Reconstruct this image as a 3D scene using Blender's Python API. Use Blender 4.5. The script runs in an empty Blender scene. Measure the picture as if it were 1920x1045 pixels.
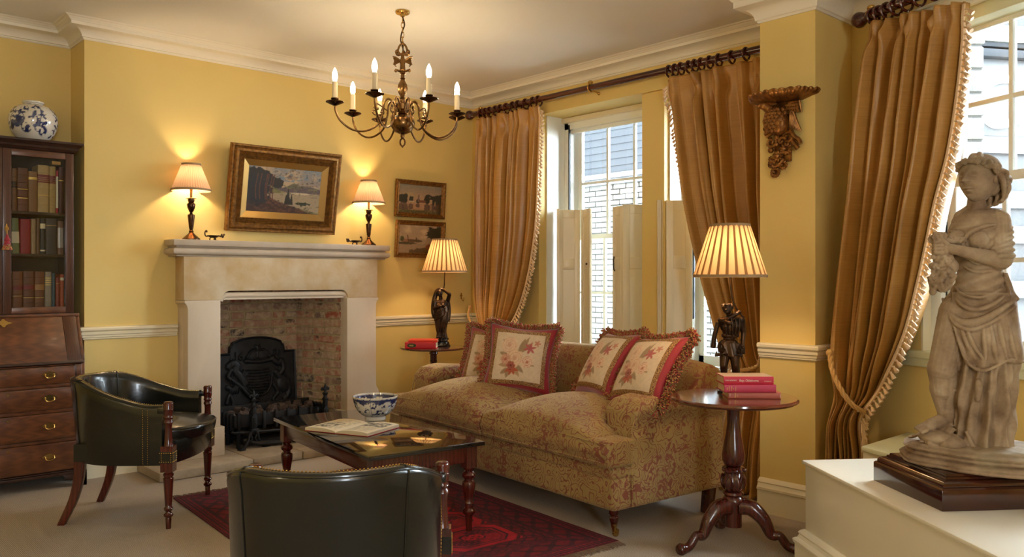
import bpy, bmesh, math, random
import numpy as np
from mathutils import Vector, Matrix, noise as mnoise
PI = math.pi
sin, cos = math.sin, math.cos
R = math.radians
rnd = random.Random(7)
SC = bpy.context.scene
COL = SC.collection

# ------------------------------------------------------------------ camera, sky, light, exposure
YAW = R(-42.48)
cam_d = bpy.data.cameras.new('camera')
cam_d.sensor_width = 36.0
cam_d.lens = 1547.5 / 1920 * 36
cam_d.clip_start = 0.05
cam = bpy.data.objects.new('camera', cam_d)
cam.location = (0, 0, 1.3)
cam.rotation_euler = (R(90), 0, YAW)
COL.objects.link(cam)
SC.camera = cam

SKY_STRENGTH = 34.0
world = bpy.data.worlds.new('overcast_sky')
SC.world = world
world.use_nodes = True
_bg = world.node_tree.nodes['Background']
_bg.inputs[0].default_value = (0.80, 0.90, 1.0, 1)
_bg.inputs[1].default_value = SKY_STRENGTH
SC.view_settings.view_transform = 'Standard'
SC.view_settings.look = 'None'
SC.view_settings.gamma = 1.0
SC.view_settings.use_curve_mapping = False
SC.view_settings.exposure = 0.35
CHANDELIER_EMIT = 90.0
SHADE_LAMP_W = 7.0
MANTEL_LAMP_W = 9.0
SC.cycles.max_bounces = 8
SC.cycles.diffuse_bounces = 5
SC.cycles.transparent_max_bounces = 12
SC.cycles.caustics_reflective = False
SC.cycles.caustics_refractive = False
SC.cycles.sample_clamp_indirect = 6.0
SC.cycles.use_denoising = True

F2 = (0.6753, 0.7375)          # direction the camera looks along the floor
R2 = (0.7375, -0.6753)         # its right hand side
def CS(x, d):                  # x to the right and d ahead of the tripod -> floor position
    return (F2[0]*d + R2[0]*x, F2[1]*d + R2[1]*x)

def portal(name, loc, rz, w, h):
    l = bpy.data.lights.new(name, 'AREA')
    l.shape = 'RECTANGLE'; l.size = w; l.size_y = h
    l.cycles.is_portal = True
    o = bpy.data.objects.new(name, l)
    o.location = loc
    o.rotation_euler = (R(90), 0, rz)      # emits along local -Z
    COL.objects.link(o)
    return o
U3 = (-0.4105, -0.9119)        # direction of the canted bay wall
N3 = (-0.9119, 0.4105)         # into the room
B3 = (4.566, 2.143)
def W3(t, n=0.0):              # along the bay wall, n into the room
    return (B3[0] + U3[0]*t + N3[0]*n, B3[1] + U3[1]*t + N3[1]*n)
A3 = math.atan2(U3[1], U3[0])
portal('window_light', (5.36, 4.42, 1.62), R(90), 1.06, 2.1)
portal('window_light', (5.36, 3.16, 1.62), R(90), 1.06, 2.1)
_p = W3(1.02, -0.30); portal('window_light', (_p[0], _p[1], 1.75), math.atan2(N3[1], N3[0]) - R(90), 1.1, 1.7)
_p = W3(2.52, -0.30); portal('window_light', (_p[0], _p[1], 1.75), math.atan2(N3[1], N3[0]) - R(90), 1.1, 1.7)

def fill_light(loc, w, col=(1, .78, .5), rad=.12):
    l = bpy.data.lights.new('fill_light', 'POINT'); l.energy = w; l.color = col; l.shadow_soft_size = rad
    o = bpy.data.objects.new('fill_light', l); o.location = loc; COL.objects.link(o)
fill_light((0.3, -1.3, 2.3), 25)       # unseen fill light added behind the tripod
fill_light((-0.9, 2.2, 1.7), 12)       # weaker fill light added on the unseen left side
portal('window_light', (-0.9, -3.30, 1.6), R(0), .7, 1.4)  # portal for the unseen rear opening added as soft fill

# ------------------------------------------------------------------ helpers
def S(r, g, b, a=1.0):
    f = lambda c: (c/255/12.92) if c/255 <= .04045 else ((c/255+.055)/1.055)**2.4
    return (f(r), f(g), f(b), a)

class MB:
    def __init__(s): s.v = []; s.f = []
    def add(s, vs, fs):
        o = len(s.v); s.v += [tuple(map(float, p)) for p in vs]; s.f += [tuple(i+o for i in f) for f in fs]; return s
    def box(s, x0, x1, y0, y1, z0, z1):
        vs = [(x0,y0,z0),(x1,y0,z0),(x1,y1,z0),(x0,y1,z0),(x0,y0,z1),(x1,y0,z1),(x1,y1,z1),(x0,y1,z1)]
        return s.add(vs, [(0,3,2,1),(4,5,6,7),(0,1,5,4),(1,2,6,5),(2,3,7,6),(3,0,4,7)])
    def prism(s, poly, fn, h0, h1):
        """poly: 2d points; fn(a,b,h)->xyz"""
        n = len(poly)
        vs = [fn(a, b, h0) for a, b in poly] + [fn(a, b, h1) for a, b in poly]
        fs = [tuple(range(n-1, -1, -1)), tuple(range(n, 2*n))]
        fs += [(i, (i+1) % n, n+(i+1) % n, n+i) for i in range(n)]
        return s.add(vs, fs)
    def lathe(s, prof, n=32, c=(0,0,0), flute=None, a0=0., a1=2*PI, caps=True):
        full = abs(a1-a0-2*PI) < 1e-6
        m = n if full else n+1
        vs = []
        for k, (r, z) in enumerate(prof):
            for i in range(m):
                a = a0 + (a1-a0)*i/n
                rr = r
                if flute: rr = r*(1+flute(a, z))
                vs.append((c[0]+rr*cos(a), c[1]+rr*sin(a), c[2]+z))
        fs = []
        for k in range(len(prof)-1):
            for i in range(n):
                j = (i+1) % m
                fs.append((k*m+i, k*m+j, (k+1)*m+j, (k+1)*m+i))
        if full and caps:
            if prof[0][0] > 1e-5: fs.append(tuple(range(m-1, -1, -1)))
            if prof[-1][0] > 1e-5: fs.append(tuple(range((len(prof)-1)*m, len(prof)*m)))
        return s.add(vs, fs)
    def tube(s, pts, rad, n=8, closed=False, flat=1.0, caps=True):
        P = [Vector(p) for p in pts]; L = len(P)
        rr = rad if isinstance(rad, (list, tuple)) else [rad]*L
        up = Vector((0, 0, 1)); prev = None; vs = []
        for i in range(L):
            if closed: t = P[(i+1) % L]-P[i-1]
            else: t = P[min(i+1, L-1)]-P[max(i-1, 0)]
            if t.length < 1e-9: t = Vector((0, 0, 1))
            t.normalize()
            if prev is None:
                a = up if abs(t.z) < .9 else Vector((1, 0, 0))
                u = t.cross(a).normalized()
            else:
                u = (prev - t*prev.dot(t))
                if u.length < 1e-6: u = t.cross(up)
                u.normalize()
            w = t.cross(u); prev = u
            for k in range(n):
                a = 2*PI*k/n
                vs.append(P[i] + u*(cos(a)*rr[i]) + w*(sin(a)*rr[i]*flat))
        fs = []
        for i in range(L if closed else L-1):
            j = (i+1) % L
            for k in range(n):
                l = (k+1) % n
                fs.append((i*n+k, i*n+l, j*n+l, j*n+k))
        if not closed and caps:
            fs.append(tuple(range(n-1, -1, -1))); fs.append(tuple(range((L-1)*n, L*n)))
        return s.add(vs, fs)
    def ball(s, c, r, n=12, m=8, rot=None):
        if not isinstance(r, (tuple, list)): r = (r, r, r)
        vs = [Vector((0, 0, -r[2]))]
        for j in range(1, m):
            b = -PI/2 + PI*j/m
            for i in range(n):
                a = 2*PI*i/n
                vs.append(Vector((r[0]*cos(b)*cos(a), r[1]*cos(b)*sin(a), r[2]*sin(b))))
        vs.append(Vector((0, 0, r[2])))
        if rot is not None: vs = [rot @ v for v in vs]
        vs = [v+Vector(c) for v in vs]
        fs = [(0, 1+(i+1) % n, 1+i) for i in range(n)]
        for j in range(m-2):
            for i in range(n):
                fs.append((1+j*n+i, 1+j*n+(i+1) % n, 1+(j+1)*n+(i+1) % n, 1+(j+1)*n+i))
        t = len(vs)-1; b0 = 1+(m-2)*n
        fs += [(b0+i, b0+(i+1) % n, t) for i in range(n)]
        return s.add(vs, fs)
    def cap(s, a, b, ra, rb, n=12):
        """tapered limb with round ends"""
        a = Vector(a); b = Vector(b); d = (b-a); L = d.length
        if L < 1e-6: return s.ball(a, ra)
        d /= L; pts = []; rad = []
        for k in range(5):
            q = PI/2*(1-k/4); pts.append(a-d*ra*sin(q)); rad.append(max(ra*cos(q), ra*.02))
        for k in range(1, 5): pts.append(a+d*L*k/5); rad.append(ra+(rb-ra)*k/5)
        for k in range(5):
            q = PI/2*k/4; pts.append(b+d*rb*sin(q)); rad.append(max(rb*cos(q), rb*.02))
        return s.tube(pts, rad, n)
    def grid(s, fn, nu, nv, closeu=False):
        vs = [fn(i/(nu if closeu else nu-1), j/(nv-1)) for j in range(nv) for i in range(nu)]
        fs = []
        for j in range(nv-1):
            for i in range(nu if closeu else nu-1):
                k = (i+1) % nu
                fs.append((j*nu+i, j*nu+k, (j+1)*nu+k, (j+1)*nu+i))
        return s.add(vs, fs)
    def move(s, fn):
        s.v = [tuple(fn(*p)) for p in s.v]; return s
    def rotz(s, a, c=(0, 0, 0)):
        ca, sa = cos(a), sin(a)
        return s.move(lambda x, y, z: (c[0]+ca*(x-c[0])-sa*(y-c[1]), c[1]+sa*(x-c[0])+ca*(y-c[1]), z))

def mesh_of(mb, name, sharp=35, bevel=0, seg=2, flat=False, weld=False):
    me = bpy.data.meshes.new(name)
    me.from_pydata(mb.v, [], mb.f)
    bm = bmesh.new(); bm.from_mesh(me)
    if weld: bmesh.ops.remove_doubles(bm, verts=bm.verts, dist=1e-5)
    bmesh.ops.recalc_face_normals(bm, faces=bm.faces)
    if bevel:
        es = [e for e in bm.edges if len(e.link_faces) == 2 and e.calc_face_angle(0) > R(30)]
        bmesh.ops.bevel(bm, geom=es, offset=bevel, segments=seg, profile=.5, affect='EDGES', clamp_overlap=True)
    bm.to_mesh(me); bm.free()
    if not flat:
        me.polygons.foreach_set('use_smooth', [True]*len(me.polygons))
        if sharp < 180: me.set_sharp_from_angle(angle=R(sharp))
    return me

def link(name, me, mat, parent=None, loc=None, rot=None, **props):
    o = bpy.data.objects.new(name, me)
    if mat is not None and not me.materials: me.materials.append(mat)
    COL.objects.link(o)
    if parent is not None: o.parent = parent
    if loc: o.location = loc
    if rot: o.rotation_euler = rot
    for k, v in props.items(): o[k] = v
    return o
def obj(name, mb, mat, parent=None, loc=None, rot=None, sharp=35, bevel=0, seg=2, flat=False, weld=False, **props):
    return link(name, mesh_of(mb, name, sharp, bevel, seg, flat, weld), mat, parent, loc, rot, **props)
def thing(name, label, cat, loc=(0, 0, 0), rz=0., group=None):
    o = bpy.data.objects.new(name, None); COL.objects.link(o)
    o.empty_display_size = .05
    o.location = loc; o.rotation_euler = (0, 0, rz); o['label'] = label; o['category'] = cat
    if group: o['group'] = group
    return o
def dup(src, loc=None, rz=None, label=None, group=None):
    def cp(o, par):
        c = o.copy(); COL.objects.link(c); c.parent = par
        for ch in kids.get(o.name, []): cp(ch, c)
        return c
    kids = {}
    for o in list(bpy.data.objects):
        if o.parent: kids.setdefault(o.parent.name, []).append(o)
    r = cp(src, None)
    if loc is not None: r.location = loc
    if rz is not None: r.rotation_euler = (0, 0, rz)
    if label: r['label'] = label
    if group: r['group'] = group
    return r
def struct(name, mb, mat, parent=None, **k):
    if parent is None: k['kind'] = 'structure'
    return obj(name, mb, mat, parent, **k)

def moulding(path, prof, closed=False):
    """sweep profile (out, z) along an XY path; 'out' is to the LEFT of the path direction; mitred corners"""
    P = [Vector((p[0], p[1])) for p in path]; n = len(P); m = MB(); vs = []
    for i in range(n):
        d0 = (P[i]-P[i-1]).normalized() if (i > 0 or closed) else None
        d1 = (P[(i+1) % n]-P[i]).normalized() if (i < n-1 or closed) else None
        if d0 is None: d0 = d1
        if d1 is None: d1 = d0
        n0 = Vector((-d0.y, d0.x)); n1 = Vector((-d1.y, d1.x))
        b = (n0+n1); b.normalize(); k = 1/max(.2, b.dot(n0))
        for (o, z) in prof: vs.append((P[i].x+b.x*o*k, P[i].y+b.y*o*k, z))
    L = len(prof); fs = []
    for i in range(n if closed else n-1):
        j = (i+1) % n
        for k in range(L-1): fs.append((i*L+k, j*L+k, j*L+k+1, i*L+k+1))
    if not closed:
        fs.append(tuple(range(L))); fs.append(tuple(range((n-1)*L+L-1, (n-1)*L-1, -1)))
    return m.add(vs, fs)

def remeshed(mb, voxel, smooth=2, name='body'):
    me = mesh_of(mb, name)
    o = bpy.data.objects.new('tmp', me); COL.objects.link(o)
    r = o.modifiers.new('r', 'REMESH'); r.mode = 'VOXEL'; r.voxel_size = voxel; r.use_smooth_shade = True
    if smooth:
        s = o.modifiers.new('s', 'SMOOTH'); s.factor = .5; s.iterations = smooth
    dg = bpy.context.evaluated_depsgraph_get()
    out = bpy.data.meshes.new_from_object(o.evaluated_get(dg))
    bpy.data.objects.remove(o); bpy.data.meshes.remove(me)
    out.materials.clear()
    out.polygons.foreach_set('use_smooth', [True]*len(out.polygons))
    return out

def catmull(pts, n=6):
    P = [Vector(p) for p in pts]; out = []
    for i in range(len(P)-1):
        p0 = P[max(i-1, 0)]; p1 = P[i]; p2 = P[i+1]; p3 = P[min(i+2, len(P)-1)]
        for k in range(n):
            t = k/n
            out.append(.5*((2*p1)+(p2-p0)*t+(2*p0-5*p1+4*p2-p3)*t*t+(3*p1-p0-3*p2+p3)*t**3))
    out.append(P[-1]); return out
def interp(x, xs, ys): return float(np.interp(x, xs, ys))

# ------------------------------------------------------------------ materials
def newmat(name):
    m = bpy.data.materials.new(name); m.use_nodes = True
    nt = m.node_tree; return m, nt, nt.nodes['Principled BSDF']
def N(nt, typ, **k):
    n = nt.nodes.new(typ)
    for a, b in k.items():
        if a.startswith('i_'): n.inputs[int(a[2:])].default_value = b
        else: setattr(n, a, b)
    return n
def L(nt, a, b): nt.links.new(a, b)
def ramp(nt, fac, stops, interp='LINEAR'):
    r = N(nt, 'ShaderNodeValToRGB'); r.color_ramp.interpolation = interp
    e = r.color_ramp.elements
    while len(e) < len(stops): e.new(.5)
    for i, (p, c) in enumerate(stops): e[i].position = p; e[i].color = c if len(c) == 4 else (*c, 1)
    L(nt, fac, r.inputs[0]); return r
def coords(nt, kind='Object', scale=(1, 1, 1), rot=(0, 0, 0)):
    t = N(nt, 'ShaderNodeTexCoord'); mp = N(nt, 'ShaderNodeMapping')
    mp.inputs['Scale'].default_value = scale; mp.inputs['Rotation'].default_value = rot
    L(nt, t.outputs[kind], mp.inputs[0]); return mp.outputs[0]
def noise(nt, vec, scale, detail=4, rough=.55, dist=0.):
    n = N(nt, 'ShaderNodeTexNoise'); n.inputs['Scale'].default_value = scale; n.inputs['Detail'].default_value = detail
    n.inputs['Roughness'].default_value = rough; n.inputs['Distortion'].default_value = dist
    L(nt, vec, n.inputs['Vector']); return n.outputs[0]
def bump(nt, bs, h, strength=.3, dist=.01):
    b = N(nt, 'ShaderNodeBump'); b.inputs['Strength'].default_value = strength; b.inputs['Distance'].default_value = dist
    L(nt, h, b.inputs['Height']); L(nt, b.outputs[0], bs.inputs['Normal']); return b
def M(name, col, rough=.5, metal=0., var=None, bmp=None, coat=0., sheen=0., spec=.5, coord='Object', emit=None, vscale=(1,1,1)):
    """var=(scale, second colour, contrast); bmp=(scale, strength, distance)"""
    m, nt, b = newmat(name)
    b.inputs['Base Color'].default_value = col; b.inputs['Roughness'].default_value = rough
    b.inputs['Metallic'].default_value = metal; b.inputs['Coat Weight'].default_value = coat
    b.inputs['Coat Roughness'].default_value = .08
    b.inputs['Sheen Weight'].default_value = sheen; b.inputs['Specular IOR Level'].default_value = spec
    if var or bmp: vec = coords(nt, coord, vscale)
    if var:
        n = noise(nt, vec, var[0], 6)
        c = var[2] if len(var) > 2 else .15
        r = ramp(nt, n, [(.5-c, col), (.5+c, var[1])]); L(nt, r.outputs[0], b.inputs['Base Color'])
    if bmp: bump(nt, b, noise(nt, vec, bmp[0], 5), bmp[1], bmp[2])
    if emit: b.inputs['Emission Color'].default_value = emit[0]; b.inputs['Emission Strength'].default_value = emit[1]
    return m
def wood(name, c1, c2, rough=.25, axis=(1, 1, .12), scale=9, coat=.4):
    m, nt, b = newmat(name)
    v = coords(nt, 'Object', axis)
    n1 = noise(nt, v, scale, 5, .6, .8)
    w = N(nt, 'ShaderNodeTexWave'); w.inputs['Scale'].default_value = scale*1.6; w.inputs['Distortion'].default_value = 9
    w.inputs['Detail'].default_value = 4; L(nt, v, w.inputs[0])
    mx = N(nt, 'ShaderNodeMath', operation='MULTIPLY'); wr = ramp(nt, w.outputs['Fac'], [(0, (.55, .55, .55)), (1, (1, 1, 1))]); L(nt, n1, mx.inputs[0]); L(nt, wr.outputs[0], mx.inputs[1])
    r = ramp(nt, mx.outputs[0], [(-.0, c1), (.75, c2)]); L(nt, r.outputs[0], b.inputs['Base Color'])
    b.inputs['Roughness'].default_value = rough; b.inputs['Coat Weight'].default_value = coat; b.inputs['Coat Roughness'].default_value = .12
    bump(nt, b, mx.outputs[0], .08, .002)
    return m
def attr_mat(name, rough=.5, coat=0., bmp=None, sheen=0.):
    m, nt, b = newmat(name)
    a = N(nt, 'ShaderNodeAttribute'); a.attribute_name = 'col'; L(nt, a.outputs['Color'], b.inputs['Base Color'])
    b.inputs['Roughness'].default_value = rough; b.inputs['Coat Weight'].default_value = coat; b.inputs['Sheen Weight'].default_value = sheen
    b.inputs['Coat Roughness'].default_value = .03
    if bmp: bump(nt, b, noise(nt, coords(nt), bmp[0], 5), bmp[1], bmp[2])
    return m
def setcol(me, arr):
    a = me.attributes.new('col', 'FLOAT_COLOR', 'POINT')
    buf = np.ones((len(me.vertices), 4), np.float32); buf[:, :3] = arr; a.data.foreach_set('color', buf.ravel())

MAT = {}
MAT['wall'] = M('yellow_wall_paint', S(222, 195, 122), .55, var=(1.2, S(217, 189, 116), .3), bmp=(60, .04, .002), spec=.35)
MAT['trim'] = M('cream_gloss_paint', S(226, 214, 184), .32, bmp=(18, .03, .002))
MAT['ceil'] = M('ceiling_white_paint', S(234, 232, 228), .7)
MAT['cornice'] = M('cornice_white_paint', S(230, 222, 205), .6)
MAT['white'] = M('white_window_paint', S(236, 238, 232), .35)
MAT['headgreen'] = M('pale_green_paint', S(222, 224, 190), .4)
MAT['plinth'] = M('cream_plinth_paint', S(238, 232, 216), .38, bmp=(14, .03, .002))
MAT['mahog'] = wood('mahogany', S(38, 12, 8), S(92, 34, 22), .2)
MAT['mahog_long'] = wood('mahogany_long_grain', S(30, 10, 7), S(70, 27, 18), .15, axis=(.12, .12, 1.6), scale=7, coat=.6)
MAT['mahog_top'] = wood('mahogany_top', S(58, 22, 14), S(112, 52, 34), .13, axis=(.15, 1, 1), scale=7, coat=.8)
MAT['pole'] = wood('dark_mahogany_pole', S(44, 14, 9), S(88, 34, 20), .18, axis=(1, .1, 1))
MAT['oak'] = wood('aged_oak', S(50, 26, 13), S(120, 70, 38), .33, axis=(.22, 1, 2.2), scale=9, coat=.25)
MAT['oakv'] = wood('aged_oak_upright', S(40, 20, 12), S(90, 50, 26), .35, axis=(2, 2, .22), scale=9, coat=.25)
MAT['oakdark'] = wood('dark_oak', S(28, 14, 8), S(62, 33, 18), .35, axis=(.25, 1, 2), scale=9, coat=.15)
MAT['interior'] = M('cabinet_inside', S(34, 22, 18), .7)
MAT['brass'] = M('brass', S(196, 160, 92), .25, 1., bmp=(30, .1, .002))
MAT['agedbrass'] = M('antique_brass', S(148, 112, 66), .26, .95, var=(30, S(92, 64, 38), .2), bmp=(60, .12, .001))
MAT['darkbrass'] = M('bronzed_brass', S(96, 68, 44), .27, .95, var=(25, S(50, 34, 26), .2))
MAT['bronze'] = M('dark_patinated_bronze', S(40, 30, 24), .3, .75, var=(20, S(84, 60, 40), .16), bmp=(45, .3, .003))
MAT['iron'] = M('cast_iron', S(36, 38, 42), .5, .35, var=(18, S(22, 23, 26), .2), bmp=(70, .35, .002))
MAT['soot'] = M('sooty_iron', S(34, 30, 28), .6, .2, bmp=(60, .4, .003))
MAT['gilt'] = M('old_gilt', S(160, 110, 52), .35, .75, var=(28, S(96, 58, 28), .2), bmp=(50, .35, .003))
MAT['frame'] = M('gilt_frame', S(158, 114, 56), .38, .65, var=(45, S(92, 62, 32), .22), bmp=(130, .55, .003))
MAT['slip'] = M('gilt_slip', S(166, 134, 78), .3, .7, var=(12, S(168, 128, 66), .3))
MAT['leather'] = M('dark_green_leather', S(17, 19, 14), .25, 0, var=(3, S(12, 13, 10), .25), bmp=(9, .22, .01), coat=.3)
MAT['stone_lintel'] = M('weathered_limestone', S(212, 196, 168), .75, var=(5, S(186, 152, 98), .22), bmp=(35, .25, .004))
MAT['stone'] = M('pale_limestone', S(212, 196, 174), .7, var=(3, S(200, 182, 158), .3), bmp=(40, .12, .003))
MAT['mantel'] = M('mantel_limestone', S(196, 182, 164), .65, var=(9, S(180, 163, 143), .3), bmp=(60, .12, .002))
MAT['hearth'] = M('hearth_sandstone', S(186, 168, 142), .8, var=(9, S(158, 140, 118), .25), bmp=(25, .5, .008))
MAT['mortar'] = M('lime_mortar', S(184, 166, 126), .9, var=(14, S(150, 134, 100), .2), bmp=(90, .6, .006))
MAT['marble'] = M('polished_black_granite', S(14, 14, 15), .04, 0, spec=.75, coat=.6, bmp=None)
MAT['silkfringe'] = M('silk_bullion_fringe', S(214, 180, 138), .6, sheen=.3)
MAT['rope'] = M('gold_silk_rope', S(196, 152, 86), .5, sheen=.3)
MAT['red_velvet'] = M('crimson_velvet', S(150, 10, 34), .6, sheen=.6)
MAT['braid'] = M('gold_braid', S(182, 138, 80), .6, var=(160, S(96, 58, 34), .1), bmp=(220, .8, .004))
MAT['page'] = M('page_edges', S(222, 202, 166), .8, var=(60, S(196, 172, 132), .2), vscale=(1, 1, 14))
MAT['paper'] = M('book_paper', S(232, 218, 188), .8)
MAT['candle'] = M('ivory_candle_sleeve', S(232, 214, 178), .5)
MAT['gold_leaf'] = M('gold_lettering', S(222, 184, 96), .4, .3)
MAT['cream_ink'] = M('cream_lettering', S(240, 226, 200), .6)
MAT['black'] = M('black_lacquer', S(16, 14, 14), .15, coat=.5)
MAT['bulb'] = M('lit_bulb', (1, .8, .5, 1), .3, emit=((1, .74, .42, 1), CHANDELIER_EMIT))
MAT['coal'] = M('imitation_coal', S(58, 46, 42), .85, var=(12, S(120, 98, 84), .12), bmp=(30, .8, .01))
MAT['ash'] = M('pale_ember_chips', S(190, 170, 150), .9, var=(80, S(70, 56, 50), .12))
MAT['blacklead'] = M('blued_gap_seal', S(30, 34, 40), .5)

def mk_curtain():
    m, nt, b = newmat('gold_brown_dupion_silk')
    v = coords(nt, 'Object', (6, 6, 190)); n = noise(nt, v, 1., 3, .6)
    v2 = coords(nt, 'Object', (1, 1, .6)); n2 = noise(nt, v2, 3, 3)
    mx = N(nt, 'ShaderNodeMath', operation='MULTIPLY_ADD'); L(nt, n, mx.inputs[0]); mx.inputs[1].default_value = .6; L(nt, n2, mx.inputs[2])
    r = ramp(nt, mx.outputs[0], [(.35, S(136, 92, 40)), (1.2, S(186, 138, 70))]); L(nt, r.outputs[0], b.inputs['Base Color'])
    b.inputs['Roughness'].default_value = .38; b.inputs['Sheen Weight'].default_value = .25; b.inputs['Sheen Roughness'].default_value = .4
    b.inputs['Sheen Tint'].default_value = S(230, 180, 110)
    b.inputs['Specular IOR Level'].default_value = .6
    bump(nt, b, n, .12, .002)
    return m
MAT['curtain'] = mk_curtain()
def mk_damask():
    m, nt, b = newmat('olive_and_red_damask')
    v = coords(nt, 'Object')
    dn = N(nt, 'ShaderNodeTexNoise'); dn.inputs['Scale'].default_value = 11; dn.inputs['Detail'].default_value = 1.5; L(nt, v, dn.inputs['Vector'])
    sb_ = N(nt, 'ShaderNodeVectorMath', operation='SUBTRACT'); L(nt, dn.outputs['Color'], sb_.inputs[0]); sb_.inputs[1].default_value = (.5, .5, .5)
    sc2 = N(nt, 'ShaderNodeVectorMath', operation='SCALE'); L(nt, sb_.outputs[0], sc2.inputs[0]); sc2.inputs['Scale'].default_value = .16
    ad2 = N(nt, 'ShaderNodeVectorMath', operation='ADD'); L(nt, v, ad2.inputs[0]); L(nt, sc2.outputs[0], ad2.inputs[1])
    vo = N(nt, 'ShaderNodeTexVoronoi'); vo.inputs['Scale'].default_value = 9.5; L(nt, ad2.outputs[0], vo.inputs['Vector'])
    line = N(nt, 'ShaderNodeMath', operation='PINGPONG'); line.inputs[1].default_value = .085; L(nt, vo.outputs['Distance'], line.inputs[0])
    ln = ramp(nt, line.outputs[0], [(.014, (1, 1, 1)), (.026, (0, 0, 0))])
    n3 = noise(nt, v, 24, 1.5, .5, 1.6)
    bl = ramp(nt, n3, [(.53, (0, 0, 0)), (.56, (1, 1, 1))])
    big = ramp(nt, noise(nt, v, 6, 1, .5, 1.0), [(.44, (1, 1, 1)), (.52, (0, 0, 0))])
    s2 = N(nt, 'ShaderNodeMath', operation='MULTIPLY'); L(nt, bl.outputs[0], s2.inputs[0]); L(nt, big.outputs[0], s2.inputs[1])
    mx = N(nt, 'ShaderNodeMath', operation='MAXIMUM'); L(nt, ln.outputs[0], mx.inputs[0]); L(nt, s2.outputs[0], mx.inputs[1])
    gold = ramp(nt, noise(nt, v, 2.0, 4), [(.35, S(138, 112, 62)), (.65, S(166, 138, 84))])
    red = N(nt, 'ShaderNodeRGB'); red.outputs[0].default_value = S(126, 66, 46)
    mc = N(nt, 'ShaderNodeMix', data_type='RGBA'); L(nt, mx.outputs[0], mc.inputs[0]); L(nt, gold.outputs[0], mc.inputs[6]); L(nt, red.outputs[0], mc.inputs[7])
    L(nt, mc.outputs[2], b.inputs['Base Color'])
    b.inputs['Roughness'].default_value = .7; b.inputs['Sheen Weight'].default_value = .35; b.inputs['Sheen Tint'].default_value = S(220, 200, 160)
    inv = N(nt, 'ShaderNodeMath', operation='SUBTRACT'); inv.inputs[0].default_value = 1; L(nt, mx.outputs[0], inv.inputs[1])
    bump(nt, b, inv.outputs[0], .35, .002)
    return m
MAT['damask'] = mk_damask()
def mk_carpet():
    m, nt, b = newmat('beige_woven_carpet')
    v = coords(nt, 'Object', (1, 1, 1))
    w1 = N(nt, 'ShaderNodeTexWave', bands_direction='X'); w1.inputs['Scale'].default_value = 42; w1.inputs['Distortion'].default_value = .6; L(nt, v, w1.inputs[0])
    w2 = N(nt, 'ShaderNodeTexWave', bands_direction='Y'); w2.inputs['Scale'].default_value = 34; w2.inputs['Distortion'].default_value = .6; L(nt, v, w2.inputs[0])
    mx = N(nt, 'ShaderNodeMath', operation='MULTIPLY'); L(nt, w1.outputs['Fac'], mx.inputs[0]); L(nt, w2.outputs['Fac'], mx.inputs[1])
    n = noise(nt, v, 160, 2)
    ad = N(nt, 'ShaderNodeMath', operation='MULTIPLY_ADD'); L(nt, n, ad.inputs[0]); ad.inputs[1].default_value = .5; L(nt, mx.outputs[0], ad.inputs[2])
    r = ramp(nt, ad.outputs[0], [(.15, S(116, 102, 88)), (.7, S(206, 190, 170))]); L(nt, r.outputs[0], b.inputs['Base Color'])
    b.inputs['Roughness'].default_value = .95
    bump(nt, b, ad.outputs[0], .6, .004)
    return m
MAT['carpet'] = mk_carpet()
def mk_brick(name, stops, dark=S(34, 30, 28), pale=S(188, 166, 136)):
    m, nt, b = newmat(name)
    oi = N(nt, 'ShaderNodeObjectInfo')
    g = N(nt, 'ShaderNodeNewGeometry')
    r = ramp(nt, oi.outputs['Random'], stops, 'LINEAR')
    n = noise(nt, g.outputs['Position'], 22, 5, .65)
    n2 = noise(nt, g.outputs['Position'], 9, 3)
    a = ramp(nt, n, [(.42, (1, 1, 1)), (.62, (.0, .0, .0))])
    mc = N(nt, 'ShaderNodeMix', data_type='RGBA'); L(nt, a.outputs[0], mc.inputs[0]); mc.inputs[6].default_value = pale; L(nt, r.outputs[0], mc.inputs[7])
    a2 = ramp(nt, n2, [(.60, (0, 0, 0)), (.68, (.8, .8, .8))])
    mc2 = N(nt, 'ShaderNodeMix', data_type='RGBA'); L(nt, a2.outputs[0], mc2.inputs[0]); L(nt, mc.outputs[2], mc2.inputs[6]); mc2.inputs[7].default_value = dark
    L(nt, mc2.outputs[2], b.inputs['Base Color']); b.inputs['Roughness'].default_value = .9
    bump(nt, b, n, .8, .006)
    return m
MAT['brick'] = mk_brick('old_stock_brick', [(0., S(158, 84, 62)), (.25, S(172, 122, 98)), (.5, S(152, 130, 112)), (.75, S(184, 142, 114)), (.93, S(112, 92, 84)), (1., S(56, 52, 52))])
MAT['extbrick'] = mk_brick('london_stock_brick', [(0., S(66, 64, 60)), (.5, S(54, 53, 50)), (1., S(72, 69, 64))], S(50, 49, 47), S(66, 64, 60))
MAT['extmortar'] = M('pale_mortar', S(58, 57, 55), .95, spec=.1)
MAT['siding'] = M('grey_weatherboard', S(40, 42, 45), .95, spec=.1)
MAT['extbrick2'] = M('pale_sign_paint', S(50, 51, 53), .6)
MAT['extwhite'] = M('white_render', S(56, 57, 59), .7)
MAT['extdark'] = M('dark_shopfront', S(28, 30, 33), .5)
MAT['street'] = M('paving', S(168, 166, 162), .9)
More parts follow.
